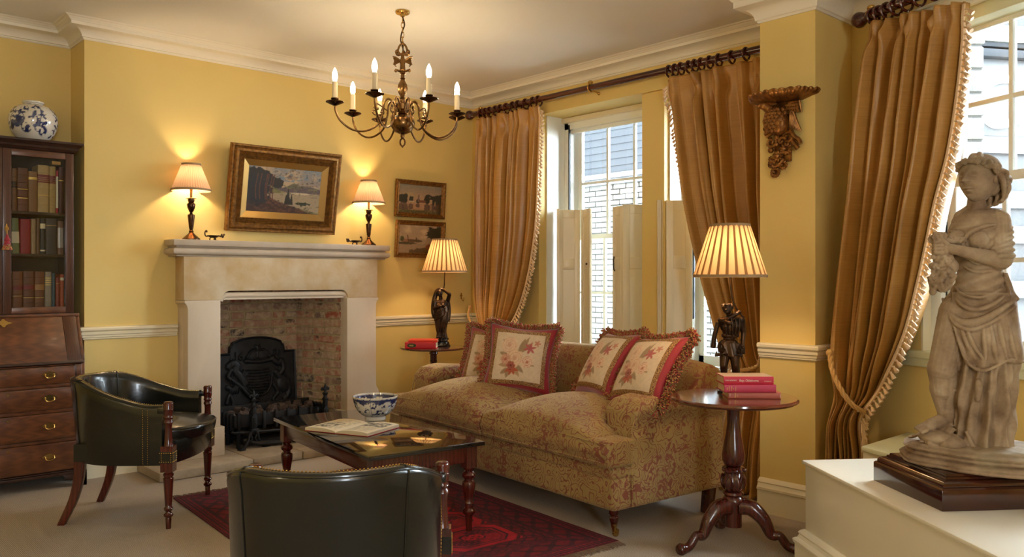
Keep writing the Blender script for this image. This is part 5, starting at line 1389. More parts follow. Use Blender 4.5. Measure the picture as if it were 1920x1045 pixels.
# figure lamps: the body is one continuous remeshed surface
def V(*a): return a
def robed_woman_lamp():
    # 6.65 m away: .0043 m per photo pixel; local x right, y away
    c = CS(-.578, 6.775); t = thing('figure_lamp', 'bronze lamp of a veiled woman under a pleated shade, in the far corner', 'lamp', (c[0], c[1], .7455), YAW)
    p = [(0, 0), (.072, 0), (.074, .008), (.066, .016), (.062, .034), (.050, .042), (.050, .050), (.060, .054), (.060, .066), (.0, .066)]
    obj('round_base', MB().lathe(p, 36), MAT['black'], t)
    m = MB(); z0 = .066
    def f(u, v):
        a = 2*PI*u; z = z0+.30*v
        cx_ = interp(v, [0, .3, .6, 1], [.002, -.004, 0, .0]); rx = interp(v, [0, .15, .45, .65, .8, 1], [.040, .034, .046, .048, .038, .036]); ry = rx*.72
        fo = 1+.08*sin(9*a+5*v)*(1-.6*v)+.04*sin(17*a-9*v)
        return (cx_+rx*fo*cos(a), ry*fo*sin(a), z)
    m.grid(f, 72, 50, closeu=True); m.add([], [])
    m.v.append((0, 0, z0)); m.f += [(len(m.v)-1, (i+1) % 72, i) for i in range(72)]
    m.v.append((0, 0, z0+.30)); m.f += [(len(m.v)-1, 49*72+i, 49*72+(i+1) % 72) for i in range(72)]
    m.ball((0, 0, .345), (.050, .034, .040)); m.ball((-.018, -.026, .335), .017); m.ball((.014, -.028, .335), .017)
    m.cap((-.004, 0, .37), (-.008, -.004, .41), .015, .014); m.ball((-.012, -.010, .435), (.022, .026, .030)); m.ball((-.014, -.034, .430), .006); m.ball((-.014, -.030, .418), .008)
    m.cap((.046, 0, .375), (.058, -.01, .425), .016, .014); m.cap((.058, -.01, .425), (.01, -.006, .466), .014, .011); m.ball((-.006, -.002, .468), (.022, .015, .011))
    m.cap((-.046, -.004, .37), (-.052, -.010, .31), .016, .013); m.cap((-.052, -.010, .31), (-.014, -.038, .325), .013, .009); m.ball((-.006, -.040, .328), .010)
    # veil
    m.tube(catmull([(.0, .012, .468), (-.030, .008, .455), (-.046, .004, .41), (-.058, 0, .35), (-.060, 0, .28), (-.048, .0, .23)], 5), [.014, .018, .019, .018, .015, .008]+[.01]*0 if False else [.017]*26, 10)
    m.tube(catmull([(.046, .012, .37), (.054, .006, .30), (.052, .004, .25), (.046, .0, .20)], 5), [.014]*16, 8)
    for k in range(5): m.tube(catmull([(-.052, -.010, .26-.012*k), (-.02, -.040, .285-.014*k), (.02, -.042, .31-.012*k), (.044, -.02, .33-.01*k)], 5), .0055, 6)
    for k in range(4): m.tube(catmull([(.030, -.034, .30), (.010+.01*k, -.040, .22), (-.016+.014*k, -.034, .14), (-.020+.016*k, -.032, .07)], 5), .005, 6)
    m.ball((-.022, -.030, .075), (.014, .020, .009)); m.ball((.016, -.030, .075), (.014, .020, .009))
    m.move(lambda a, b_, c: (a*1.14, b_*1.2, c))
    link('figure', remeshed(m, .0028, 2), MAT['bronze'], t)
    cap_ = MB().tube([(.012, .004, .44), (.022, .004, .50), (.026, .0, .60), (.026, 0, .80)], .0045, 8)
    obj('stem', cap_, MAT['darkbrass'], t)
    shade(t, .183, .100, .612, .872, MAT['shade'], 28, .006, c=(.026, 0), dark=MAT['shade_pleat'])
    bulb_light(t, (.026, 0, .735), SHADE_LAMP_W, .03)
robed_woman_lamp()
def youth_lamp():
    c = CS(1.096, 4.150); t = thing('figure_lamp', 'bronze lamp of a youth in a tunic under a pleated shade, on the near table', 'lamp', (c[0], c[1], .729), YAW)
    obj('round_base', MB().lathe([(0, 0), (.062, 0), (.064, .008), (.056, .014), (.054, .030), (.044, .036), (.046, .044), (.0, .044)], 32), MAT['black'], t)
    m = MB()
    # legs
    m.cap((-.018, .004, .215), (-.026, -.004, .135), .024, .017); m.cap((-.026, -.004, .135), (-.022, .006, .058), .017, .010); m.ball((-.026, -.008, .050), (.011, .022, .009))
    m.cap((.018, .0, .215), (.020, -.006, .135), .024, .017); m.cap((.020, -.006, .135), (.026, .004, .058), .017, .010); m.ball((.026, -.012, .050), (.011, .022, .009))
    # tunic skirt with folds
    def f(u, v):
        a = 2*PI*u; z = .165+.13*v; rx = interp(v, [0, .5, 1], [.058, .050, .036]); fo = 1+.10*sin(8*a+3*v)*(1-.5*v)
        return (rx*fo*cos(a)-.004, rx*.78*fo*sin(a), z+.008*sin(5*a)*(1-v))
    m.grid(f, 64, 16, closeu=True); m.v.append((0, 0, .17)); m.f += [(len(m.v)-1, (i+1) % 64, i) for i in range(64)]
    m.v.append((0, 0, .295)); m.f += [(len(m.v)-1, 15*64+i, 15*64+(i+1) % 64) for i in range(64)]
    m.ball((.0, 0, .285), (.036, .026, .02)); m.ball((.004, 0, .330), (.042, .028, .045)); m.ball((.006, 0, .365), (.044, .024, .018))
    for k in range(5): m.tube([(-.03+.015*k, -.026, .37), (-.026+.014*k, -.034, .33), (-.022+.012*k, -.030, .29)], .004, 6)
    m.cap((.0, -.004, .37), (-.008, -.010, .398), .013, .012)
    m.ball((-.014, -.014, .418), (.020, .023, .027)); m.ball((-.026, -.034, .414), .005); m.ball((-.020, -.030, .404), .007)
    for k in range(16):
        a = k*2.4; m.ball((-.012+.018*cos(a), -.008+.018*sin(a), .432+.008*sin(k)), .0085, 7, 5)
    # her right arm raised across to the rod, left arm down with a bunch
    m.cap((-.036, -.004, .362), (-.014, -.036, .350), .015, .012); m.cap((-.034, -.010, .356), (.022, -.026, .396), .013, .009); m.ball((.030, -.022, .402), .011)
    m.cap((.046, 0, .362), (.056, .004, .305), .016, .013); m.cap((.056, .004, .305), (.050, -.006, .245), .011, .008); m.ball((.047, -.008, .235), .011)
    for k in range(9): m.ball((.045+.008*cos(k*2.1), -.012+.007*sin(k*2.1), .222-.004*k), .007, 6, 5)
    m.tube([(.034, .02, .05), (.036, .02, .12), (.034, .018, .2)], [.013, .010, .008], 8)
    m.tube(catmull([(-.046, .006, .35), (-.060, .012, .28), (-.066, .014, .22)], 5), [.010]*11, 8)
    m.ball((0, .004, .335), (.040, .026, .052)); m.ball((-.006, -.004, .225), (.046, .034, .05))
    m.move(lambda a, b_, c: (a*1.24, b_*1.25, c))
    link('figure', remeshed(m, .0026, 2), MAT['bronze'], t)
    P = catmull([(.064, -.036, .375), (.037, -.028, .402), (.012, -.014, .46), (.002, -.006, .53), (.0, 0, .60), (0, 0, .74)], 6)
    obj('rod', MB().tube(P, .0042, 8), MAT['bronze'], t)
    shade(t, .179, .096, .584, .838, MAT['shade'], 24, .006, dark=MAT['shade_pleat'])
    bulb_light(t, (0, 0, .70), SHADE_LAMP_W, .03)
youth_lamp()

# ------------------------------------------------------------------ books on tables
def text_mesh(s_, size, extr=.0003):
    cu = bpy.data.curves.new('lettering', 'FONT'); cu.body = s_; cu.size = size; cu.extrude = extr; cu.align_x = 'LEFT'; cu.align_y = 'CENTER'; cu.resolution_u = 2
    o = bpy.data.objects.new('tmp', cu); COL.objects.link(o)
    dg = bpy.context.evaluated_depsgraph_get(); me = bpy.data.meshes.new_from_object(o.evaluated_get(dg))
    bpy.data.objects.remove(o); bpy.data.curves.remove(cu); return me
def flat_book(loc_, rz, Lh, Dp, Th, col, label, texts=(), group=None, round_=.004, bmat=None):
    """lying book; spine along local x facing local -y"""
    t = thing('book', label, 'book', loc_, rz, group)
    mt = M('book_cloth', col, .5, bmp=(160, .12, .001)); c = .0028; H_ = Th
    o = [(Dp, 0), (.004, 0)]+[(.004-round_*sin(PI*k/8)-.0, H_/2-H_/2*cos(PI*k/8)) for k in range(9)]+[(.004, H_), (Dp, H_)]
    i = [(Dp, H_-c), (.008, H_-c), (.008, c), (Dp, c)]
    m = MB().prism(o+i, lambda a, b_, h_: (h_, a, b_), -Lh/2, Lh/2)
    obj('cover', m, mt, t, sharp=40)
    obj('pages', MB().box(-Lh/2+.004, Lh/2-.004, .0085, Dp-.005, c+.0002, H_-c-.0002), MAT['page'], t, flat=True)
    for (s_, size, x, z, mat, rot90) in texts:
        me = text_mesh(s_, size)
        Mx = Matrix.Rotation(R(90), 4, 'X')
        if rot90: Mx = Mx @ Matrix.Rotation(R(90), 4, 'Z')
        me.transform(Matrix.Translation((x, .004-round_-.0004, z)) @ Mx)
        link('title', me, mat, t)
    return t
# three books on the near table; spines face the room
z = .7290
bx, by = CS(1.145, 3.93)
bx, by = CS(1.135, 3.905)
flat_book((*CS(1.150, 3.91), z), YAW+R(-3), .245, .165, .030, S(178, 92, 76), 'salmon cloth book at the bottom of the pile on the near table',
          [('THE', .008, -.115, .010, MAT['cream_ink'], True), ('ROAD', .009, -.090, .006, MAT['gold_leaf'], True), ('TO', .007, -.080, .010, MAT['gold_leaf'], True), ('|', .02, .118, .015, MAT['cream_ink'], False)])
flat_book((*CS(1.128, 3.905), z+.0302), YAW+R(-1.5), .243, .160, .037, S(190, 54, 84), 'rose pink cloth book in the middle of the pile on the near table',
          [('THE', .007, -.108, .011, MAT['gold_leaf'], True), ('COMPLETE', .0055, -.099, .006, MAT['gold_leaf'], True), ('LETTERS', .006, -.088, .008, MAT['gold_leaf'], True), ('OF', .006, -.079, .014, MAT['gold_leaf'], True), ('ESSAYS', .006, -.069, .008, MAT['gold_leaf'], True)])
flat_book((*CS(1.122, 3.91), z+.0674), YAW+R(-1), .235, .160, .038, S(196, 34, 62), 'crimson cloth book with cream title, topmost of the pile on the near table',
          [('DAN JENKINS', .0085, -.110, .020, MAT['cream_ink'], False), ('Baja Oklahoma', .0150, -.045, .019, MAT['cream_ink'], False), ('ATHENEUM', .0065, .072, .016, MAT['cream_ink'], False)])
obj('beige_board', MB().box(-.116, .116, .006, .156, .0381, .0386), M('beige_grey_cloth', S(176, 150, 124), .6), [o_ for o_ in bpy.data.objects if o_.get('label', '').startswith('crimson cloth')][0], label='thin beige grey top board')  # thin beige-grey plate laid over the crimson top cover
# two red books on the far table
t = flat_book((*CS(-.722, 6.50), .7455), YAW+R(-2), .245, .155, .050, S(196, 20, 34), 'thick red book with dark oval title, lower one on the far round table')
pl = [(-.068+.036*cos(a), .026+.017*sin(a)) for a in np.linspace(0, 2*PI, 25)[:-1]]
obj('oval_label', MB().prism(pl, lambda a, b_, h_: (a, h_, b_), -.0012, .0003), MAT['black'], t)
me = text_mesh('M&B', .018); me.transform(Matrix.Translation((-.089, -.0014, .026)) @ Matrix.Rotation(R(90), 4, 'X')); link('title', me, MAT['gold_leaf'], t)
flat_book((*CS(-.705, 6.515), .7959), YAW+R(-1), .225, .145, .020, S(216, 58, 30), 'slim orange red book lying on the thick red book')

# ------------------------------------------------------------------ coffee table
TA = R(-7.5)
ct = thing('coffee_table', 'mahogany coffee table with polished black top and turned legs', 'table', (2.510, 3.897, 0), TA)
W2, L2 = .322, .662
obj('table_top', MB().box(-W2, W2, -L2, L2, .448, .470), MAT['marble'], ct, bevel=.002)
for (a, b_, c, d) in ((-W2+.05, W2-.05, -L2+.035, -L2+.057), (-W2+.05, W2-.05, L2-.057, L2-.035), (-W2+.035, -W2+.057, -L2+.05, L2-.05), (W2-.057, W2-.035, -L2+.05, L2-.05)):
    obj('apron', MB().box(a, b_, c, d, .365, .448), MAT['mahog'], ct, bevel=.002)
def turned_leg(nm, top, parent, x, y, sq=.030, s=1.):
    m = MB().box(-sq, sq, -sq, sq, top-.115, top)
    H_ = top-.115
    p = [(0, 0), (.014, 0), (.016, .05), (.019, .085), (.021, .090), (.032, .100), (.034, .112), (.028, .122), (.021, .128), (.021, .148), (.026, .152), (.024, .158), (.022, .162),
         (.028, .19), (.034, .225), (.036, .250), (.032, .262), (.022, .270), (.022, .276), (.033, .286), (.036, .298), (.030, .310), (.020, .316), (.024, .322), (.030, .328), (.024, .334)]
    k = H_/.334
    m.lathe([(r_*s, z_*k) for r_, z_ in p], 40, flute=lambda a, z_: (-.07*abs(cos(4*a))**.5+.0) if .165*k < z_ < .26*k else 0)
    return obj(nm, m.move(lambda a, b_, c: (a+x, b_+y, c)), MAT['mahog'], parent, bevel=0, sharp=40)
for sx in (-1, 1):
    for sy in (-1, 1): turned_leg('leg', .448, ct, sx*(W2-.060), sy*(L2-.060))
# open book
ob = thing('open_book', 'open illustrated book with red covers lying on the coffee table', 'book', (2.422, 3.945, .4705), R(22))
# local x: along the spine, local y: across both pages
hx, wy = .150, .205
def page_prof(q):   # q 0 at spine .. 1 fore edge -> (y, z top)
    return q*wy, .030*(q**.45)*(1-.55*q**2.2)+.004
m = MB()
for s_ in (-1, 1):
    m.grid(lambda u, v: ((u*2-1)*hx, s_*page_prof(v)[0], page_prof(v)[1]), 2, 18)
top = obj('left_and_right_pages', m, None, ob)
bpy.data.objects.remove(top)
MAT['printed'] = attr_mat('printed_page', .75)
for s_, nm in ((-1, 'page_block'), (1, 'page_block')):
    nx, ny = 60, 46
    m = MB().grid(lambda u, v: ((u*2-1)*hx, s_*page_prof(v)[0], page_prof(v)[1]), nx, ny)
    n0 = len(m.v)
    # sides
    for uu in (-1, 1):
        o_ = len(m.v); vs = []
        for j in range(ny): y, z_ = page_prof(j/(ny-1)); vs += [(uu*hx, s_*y, z_), (uu*hx, s_*y, .003)]
        m.add(vs, [(2*j, 2*j+1, 2*j+3, 2*j+2) for j in range(ny-1)])
    y, z_ = page_prof(1); m.add([(-hx, s_*y, .003), (hx, s_*y, .003), (hx, s_*y, z_), (-hx, s_*y, z_)], [(0, 1, 2, 3)])
    me = bpy.data.meshes.new(nm); me.from_pydata(m.v, [], m.f)
    U, Vv = np.meshgrid(np.linspace(0, 1, nx), np.linspace(0, 1, ny))
    pap = np.array(S(226, 212, 182)[:3]); C = np.tile(pap, (ny, nx, 1)); nz_ = fbm(U, Vv, 18, 5+s_, 3)
    ins = (U > .10)*(U < .90)*(Vv > .12)*(Vv < .88)
    if s_ > 0: pic = (U > .12)*(U < .60)*(Vv > .34)*(Vv < .86)
    else: pic = (U > .52)*(U < .90)*(Vv > .12)*(Vv < .92)
    lines = ((Vv*0+U*46 % 1) < .5)*(nz_ > .38)
    C = mixc(C, ins*(~pic)*.35*((nz_ > .4)), S(150, 136, 112)); C = mixc(C, pic*np.clip((nz_-.30)*3, .2, 1), S(84, 78, 70))
    cc = np.vstack([C.reshape(-1, 3), np.tile(pap*.9, (len(m.v)-nx*ny, 1))]); setcol(me, cc)
    me.polygons.foreach_set('use_smooth', [True]*len(me.polygons)); me.set_sharp_from_angle(angle=R(50))
    link(nm, me, MAT['printed'], ob)
obj('cover', MB().box(-hx-.005, hx+.005, -wy-.006, wy+.006, 0, .0028), M('red_book_board', S(150, 18, 34), .5), ob, bevel=.001)

# ------------------------------------------------------------------ gilt eagle bracket on the pier
ek = thing('eagle_bracket', 'carved gilt wood eagle wall bracket with scalloped shelf on the pier', 'bracket', (PX, 2.324, 0), R(-90))
# local x -> -Y world (picture right), local y -> +X world (into the wall), so front is -y
def ez(py): return 1.3+(522.5-py)*4.42/1547.5
def ex_(px): return (px-1470)*.00312
m = MB()
n = 96
prof = []
def shelf_r(a): return .178*(1+.04*cos(8*a)+.012*cos(40*a))
vs = []; zt = ez(176)
rings = [(0, zt-.004), (.90, zt-.004), (1.0, zt+.012), (1.04, zt+.016), (1.05, zt+.006), (.98, zt-.008), (.80, zt-.016), (.55, zt-.030), (0, zt-.030)]
for (k, z_) in rings:
    for i in range(n+1):
        a = PI+PI*i/n; rr_ = shelf_r(a)*k; w_ = .008*abs(sin(a*14))*(.9 < k); vs.append((rr_*cos(a)*1.08, rr_*sin(a)*.82, z_+w_))
fs = [(k*(n+1)+i, k*(n+1)+i+1, (k+1)*(n+1)+i+1, (k+1)*(n+1)+i) for k in range(len(rings)-1) for i in range(n)]
m.add(vs, fs); m.add([], [])
obj('scalloped_shelf', m, MAT['gilt'], ek, sharp=60)
m = MB()
# eagle body, head turned left
m.ball((ex_(1467), -.055, ez(222)), (.062, .050, .085), 20, 14, Matrix.Rotation(R(-18), 3, 'Y'))
m.cap((ex_(1455), -.065, ez(200)), (ex_(1449), -.080, ez(194)), .030, .024); m.ball((ex_(1446), -.088, ez(192)), (.024, .022, .020))
m.tube([(ex_(1442), -.098, ez(192)), (ex_(1438.5), -.105, ez(193)), (ex_(1438), -.104, ez(197))], [.010, .007, .003], 8)
m.tube([(ex_(1452), -.075, ez(188)), (ex_(1460), -.07, ez(191)), (ex_(1468), -.06, ez(190))], [.010, .010, .004], 8)
for j in range(7):
    for i in range(-3, 4):
        x = ex_(1467+i*7+(3.5 if j % 2 else 0)-j*.6); z_ = ez(204+j*6.3)
        q = 1-((x-ex_(1467-j*.6))/.064)**2-((z_-ez(222))/.095)**2
        if q > .02: m.ball((x, -.055-.048*math.sqrt(q), z_), (.013, .007, .013), 8, 6)
obj('eagle_body', m, MAT['gilt'], ek)
m = MB()
for k in range(8):          # right wing
    q = k/7; x0, z0_ = ex_(1488), ez(204); x1_, z1_ = ex_(1484+22*q), ez(238+8*q)
    m.tube([(x0+.004*k, -.030-.002*k, z0_-.003*k), ((x0+x1_)/2+.008, -.036, (z0_+z1_)/2), (x1_, -.022, z1_)], [.010, .010, .005], 8, flat=.6)
for j in range(3):
    for k in range(5): m.ball((ex_(1484+k*4.6), -.045+.003*j, ez(196+j*6)), (.010, .006, .012), 8, 6)
m.tube([(ex_(1478), -.035, ez(206)), (ex_(1488), -.04, ez(192)), (ex_(1504), -.03, ez(190)), (ex_(1506), -.02, ez(210))], [.010, .013, .012, .006], 8)
for k in range(5): m.tube([(ex_(1446), -.05, ez(202)), (ex_(1441+k*1.0), -.055, ez(220)), (ex_(1443+k*3), -.045, ez(232+k*3))], [.010, .009, .005], 8, flat=.7)
obj('wing', m, MAT['gilt'], ek)
def spiral(c, r0, turns, a0, sg, y=-.03, rad=.012, n=22):
    return [(c[0]+r0*(1-.72*k/n)*cos(a0+sg*turns*2*PI*k/n), y-.012*k/n, c[1]+r0*(1-.72*k/n)*sin(a0+sg*turns*2*PI*k/n)) for k in range(n+1)]
m = MB()
def sp(px, py, r_, turns, a0, sg, rad=.012, y=-.03):
    P = spiral((ex_(px), ez(py)), r_, turns, a0, sg, y); m.tube(P, [rad*(1-.5*i/len(P)) for i in range(len(P))], 9)
sp(1456, 256, .042, 1.1, R(160), -1, .013); sp(1455, 262, .030, 1.2, R(30), -1, .010, -.045); sp(1484, 256, .034, 1.2, R(150), -1, .012); sp(1475, 262, .022, 1.0, R(20), 1, .010, -.045)
m.tube(catmull([(ex_(1440), -.03, ez(243)), (ex_(1452), -.05, ez(240)), (ex_(1466), -.05, ez(241))], 5), [.012]*11, 8)
m.tube(catmull([(ex_(1488), -.03, ez(243)), (ex_(1496), -.04, ez(255)), (ex_(1503), -.03, ez(262)), (ex_(1506), -.03, ez(270))], 5), [.013]*16, 8)
m.tube(catmull([(ex_(1490), -.03, ez(262)), (ex_(1498), -.035, ez(272)), (ex_(1502), -.03, ez(279))], 5), [.014]*11, 8)
m.ball((ex_(1452), -.04, ez(276)), .017); m.ball((ex_(1464), -.045, ez(267)), .014); m.ball((ex_(1446), -.03, ez(264)), (.015, .01, .012))
obj('scrolls', m, MAT['gilt'], ek)
def flower(px, py, rad, np_, tilt=0, hole=True):
    m = MB(); c = (ex_(px), -.035, ez(py))
    for k in range(np_):
        a = 2*PI*k/np_; M3 = Matrix.Rotation(-a, 3, 'Y')
        m.ball((c[0]+rad*.6*cos(a), c[1]-.004, c[2]+rad*.6*sin(a)), (rad*.42, .008, rad*.26), 8, 6, M3)
    m.lathe([(0, -.006), (rad*.35, -.004), (rad*.38, .006), (rad*.15, .012 if not hole else -.002), (0, .012 if not hole else -.004)], 14).v
    nv_ = 14*5
    k0 = len(m.v)-nv_
    m.v[k0:] = [(c[0]+x, c[1]-.010-z_, c[2]+y) for x, y, z_ in m.v[k0:]]
    return m
for (px, py, r_, n_) in ((1465, 289, .034, 9), (1481, 277, .036, 11), (1454, 303, .026, 12), (1475.5, 307, .028, 12), (1460.5, 319, .032, 14), (1452, 293, .018, 8)):
    obj('flower', flower(px, py, r_, n_, 0, n_ > 10), MAT['gilt'], ek)
obj('ribbon', MB().tube(catmull([(ex_(1458), -.05, ez(306)), (ex_(1464), -.06, ez(310)), (ex_(1472), -.055, ez(305)), (ex_(1478), -.05, ez(296))], 5), .008, 8), MAT['gilt'], ek)
obj('back_stem', MB().box(-.05, .05, -.022, 0, ez(300), ez(182)), MAT['gilt'], ek, bevel=.006)
# ------------------------------------------------------------------ curtains
def ray(px, d):                     # floor position at distance d ahead, in direction px of the view
    return CS((px-960)/1547.5*d, d)
def onX(px, X):
    k = (px-960)/1547.5; dx = F2[0]+R2[0]*k; dy = F2[1]+R2[1]*k; t = X/dx
    return (X, dy*t, t)
def curtain(name, label, Lp, Rp, nfold, amp, lead, seed, tie_v, rings, poledir, group='gold brown silk curtains', flip=1, puddle=0):
    """Lp, Rp: matching lists of 3d points down the two edges"""
    nu, nv = nfold*22+1, 120
    LL = catmull(Lp, 12); RR = catmull(Rp, 12); K = len(LL)-1
    r_ = random.Random(seed); ph = [r_.uniform(-.35, .35) for _ in range(nfold+3)]; am = [r_.uniform(.65, 1.25) for _ in range(nfold+3)]
    def edge(P, v):
        s_ = v*K; i = min(int(s_), K-1); f = s_-i; return P[i].lerp(P[i+1], f)
    def surf(u, v):
        a = edge(LL, v); b_ = edge(RR, v)
        d = b_-a; d2 = Vector((d.x, d.y, 0)).normalized(); nn = Vector((-d2.y, d2.x, 0))*flip
        q = u*nfold; i = int(min(q, nfold-1e-6)); f = q-i
        sm = f*f*(3-2*f)
        A = am[i]*(1-sm)+am[i+1]*sm; P_ = ph[i]*(1-sm)+ph[i+1]*sm
        head = max(0, 1-v/.045); tight = math.exp(-((v-tie_v)/.05)**2)
        qq = q+.30*sin(1.7*q+seed)*(1-.5*tight)+.10*sin(4.3*q+seed*2)
        w1 = sin(2*PI*qq+P_*1.2+.25*sin(3*v+i)); fold = w1*(1.15-.15*w1*w1)
        wav = .55*sin(2*PI*q*.37+1.5*v+seed)+.30*sin(4.3*PI*qq+2.2*v+seed)*min(1, v*4)+.10*sin(9*PI*qq+4*v)
        k = amp*A*(.55+.55*min(1, v*5))*(1-.45*tight)
        off = k*(fold+wav)
        if v < .10:       # pinch pleats: narrow groups under a flared heading
            g = abs((q*.5) % 1-.5)*2; pin = math.exp(-((1-g)/.22)**2); w_ = math.exp(-((v-.045)/.018)**2)
            off = off*(1-.5*w_)+ pin*w_*amp*.9*min(1, u*9, (1-u)*9)
        p = a+d*u+nn*off
        p.z += .006*sin(2*PI*q)*(v > .97)
        if puddle and v > .93: p += nn*puddle*((v-.93)/.07)**2*(.6+.4*sin(3*q))
        # sag wrinkles round the tie
        if abs(v-tie_v) < .12: p += nn*amp*.25*sin(40*v+6*u*nfold)*(1-abs(v-tie_v)/.12)
        p.z = max(p.z, .006)
        return p
    base = edge(LL, 0).lerp(edge(RR, 0), .5); o = Vector((base.x, base.y, 0))
    t = thing('curtain', label, 'curtain', o, 0, group)
    m = MB().grid(lambda u, v: surf(u, v)-o, nu, nv)
    me = mesh_of(m, 'curtain_panel', sharp=180)
    pn = link('curtain_panel', me, MAT['curtain'], t)
    sd = pn.modifiers.new('thickness', 'SOLIDIFY'); sd.thickness = .004
    # tasselled fringe on the leading edge
    fm = MB(); br = MB(); ue = 1.0 if lead == 'R' else 0.0; si = 1 if lead == 'R' else -1
    pts = [surf(ue, v) for v in np.linspace(0.01, .985, 420)]
    acc = 0; last = pts[0]; path = [pts[0]]
    for p, q_ in zip(pts[:-1], pts[1:]):
        acc += (q_-p).length
        if acc >= .026:
            acc = 0; path.append(q_)
    for k in range(1, len(path)-1):
        p = path[k]-o; d = (edge(RR, .5)-edge(LL, .5)); d.z = 0; d.normalize(); out = d*si
        dn = Vector((0, 0, -1)); dirv = (out*.75+dn*.9+Vector((r_.uniform(-.3, .3), r_.uniform(-.3, .3), 0))).normalized()
        a = p+out*.004; b_ = p+out*.016+dirv*.004; c = b_+dirv*.016; e = c+dirv*.017
        fm.tube([a, b_, b_+dirv*.005, c, e], [.0030, .0070, .0045, .0095, .0120], 6)
    br.tube([p-o for p in path], .0085, 6)
    obj('tassel_fringe', fm, MAT['silkfringe'], t, kind='stuff'); br = br; obj('fringe_braid', br, MAT['silkfringe'], t)
    for (cx_, cy_, cz_) in rings:
        dd = Vector(poledir); n2_ = Vector((-dd.y, dd.x, 0)); P = [Vector((cx_, cy_, cz_-.012))+n2_*(.040*cos(a))+Vector((0, 0, .040*sin(a)))-o for a in np.linspace(0, 2*PI, 23)[:-1]]
        obj('curtain_ring', MB().tube(P, .0075, 8, closed=True), MAT['pole'], t)
    return t
def XP(px, py, X):
    x, y, t = onX(px, X); return (x, y, 1.3-(py-522.5)*t/1547.5)
def YP(px, z, X):
    x, y, t = onX(px, X); return (x, y, z)
PXX = 4.744; PZ = 2.772
rows = [(2.725, 893, 1013, 4.74), (2.45, 891, 1015, 4.74), (2.15, 890, 1014, 4.74), (1.80, 890, 1011, 4.74), (1.50, 890, 1003, 4.73), (1.25, 891, 992, 4.72), (1.05, 894, 978, 4.71), (.90, 901, 962, 4.70), (.80, 905, 952, 4.70), (.65, 900, 955, 4.70), (.40, 894, 962, 4.70), (.015, 889, 968, 4.70)]
rings1 = [(PXX, onX(px, PXX)[1], PZ) for px in (903, 911, 919, 930, 939, 950, 962, 972, 986, 1000, 1010)]
curtain('curtain', 'gold brown silk curtain tied back in the corner, left of the left window', [YP(a, z, X) for z, a, b_, X in rows], [YP(b_, z, X) for z, a, b_, X in rows], 9, .040, 'R', 3, .74, rings1, (0, 1, 0), flip=1)
Lr = [(2.715, 1245, 4.74), (2.45, 1254, 4.74), (2.125, 1267, 4.73), (1.85, 1279, 4.70), (1.60, 1294, 4.68), (1.35, 1312, 4.64), (1.10, 1334, 4.60), (.90, 1352, 4.56), (.74, 1372, 4.50), (.55, 1370, 4.46), (.30, 1356, 4.40), (.015, 1346, 4.34)]
Rr = [(4.74, 2.60, 2.715), (4.74, 2.59, 2.45), (4.73, 2.58, 2.125), (4.70, 2.57, 1.85), (4.68, 2.56, 1.60), (4.64, 2.55, 1.35), (4.60, 2.55, 1.10), (4.56, 2.545, .90), (4.50, 2.54, .74), (4.46, 2.53, .55), (4.40, 2.52, .30), (4.34, 2.51, .015)]
rings2 = [(PXX, onX(px, PXX)[1], PZ) for px in (1255, 1266, 1277, 1292, 1303, 1315, 1331, 1348, 1372, 1399)]
curtain('curtain', 'gold brown silk curtain between the right window and the pier, behind the lamp', [YP(b_, a, X) for a, b_, X in Lr], Rr, 8, .056, 'L', 8, .74, rings2, (0, 1, 0), flip=1, puddle=.06)
def RP(px, py, d):
    p = ray(px, d); return (p[0], p[1], 1.3-(py-522.5)*d/1547.5)
Lb = [(1632, 44, 4.36), (1617, 120, 4.36), (1610, 220, 4.37), (1601, 330, 4.38), (1592, 430, 4.39), (1581, 530, 4.40), (1572, 610, 4.40), (1566, 680, 4.38), (1566, 745, 4.34), (1556, 800, 4.34), (1548, 860, 4.34), (1542, 940, 4.34)]
Rb = [(1804, 2, 3.83), (1801, 80, 3.84), (1790, 190, 3.86), (1776, 290, 3.89), (1755, 380, 3.93), (1738, 470, 3.97), (1722, 545, 4.02), (1700, 625, 4.08), (1655, 725, 4.18), (1617, 782, 4.24), (1618, 850, 4.26), (1622, 940, 4.26)]
rings3 = []
for tt in (.30, .345, .40, .46, .53, .61, .70, .80): p = W3(tt, .12); rings3.append((p[0], p[1], 2.69))
curtain('curtain', 'large gold brown silk curtain with tasselled edge tied back beside the statue', [RP(*q) for q in Lb], [RP(*q) for q in Rb], 8, .058, 'R', 5, .74, rings3, (U3[0], U3[1], 0), flip=-1)

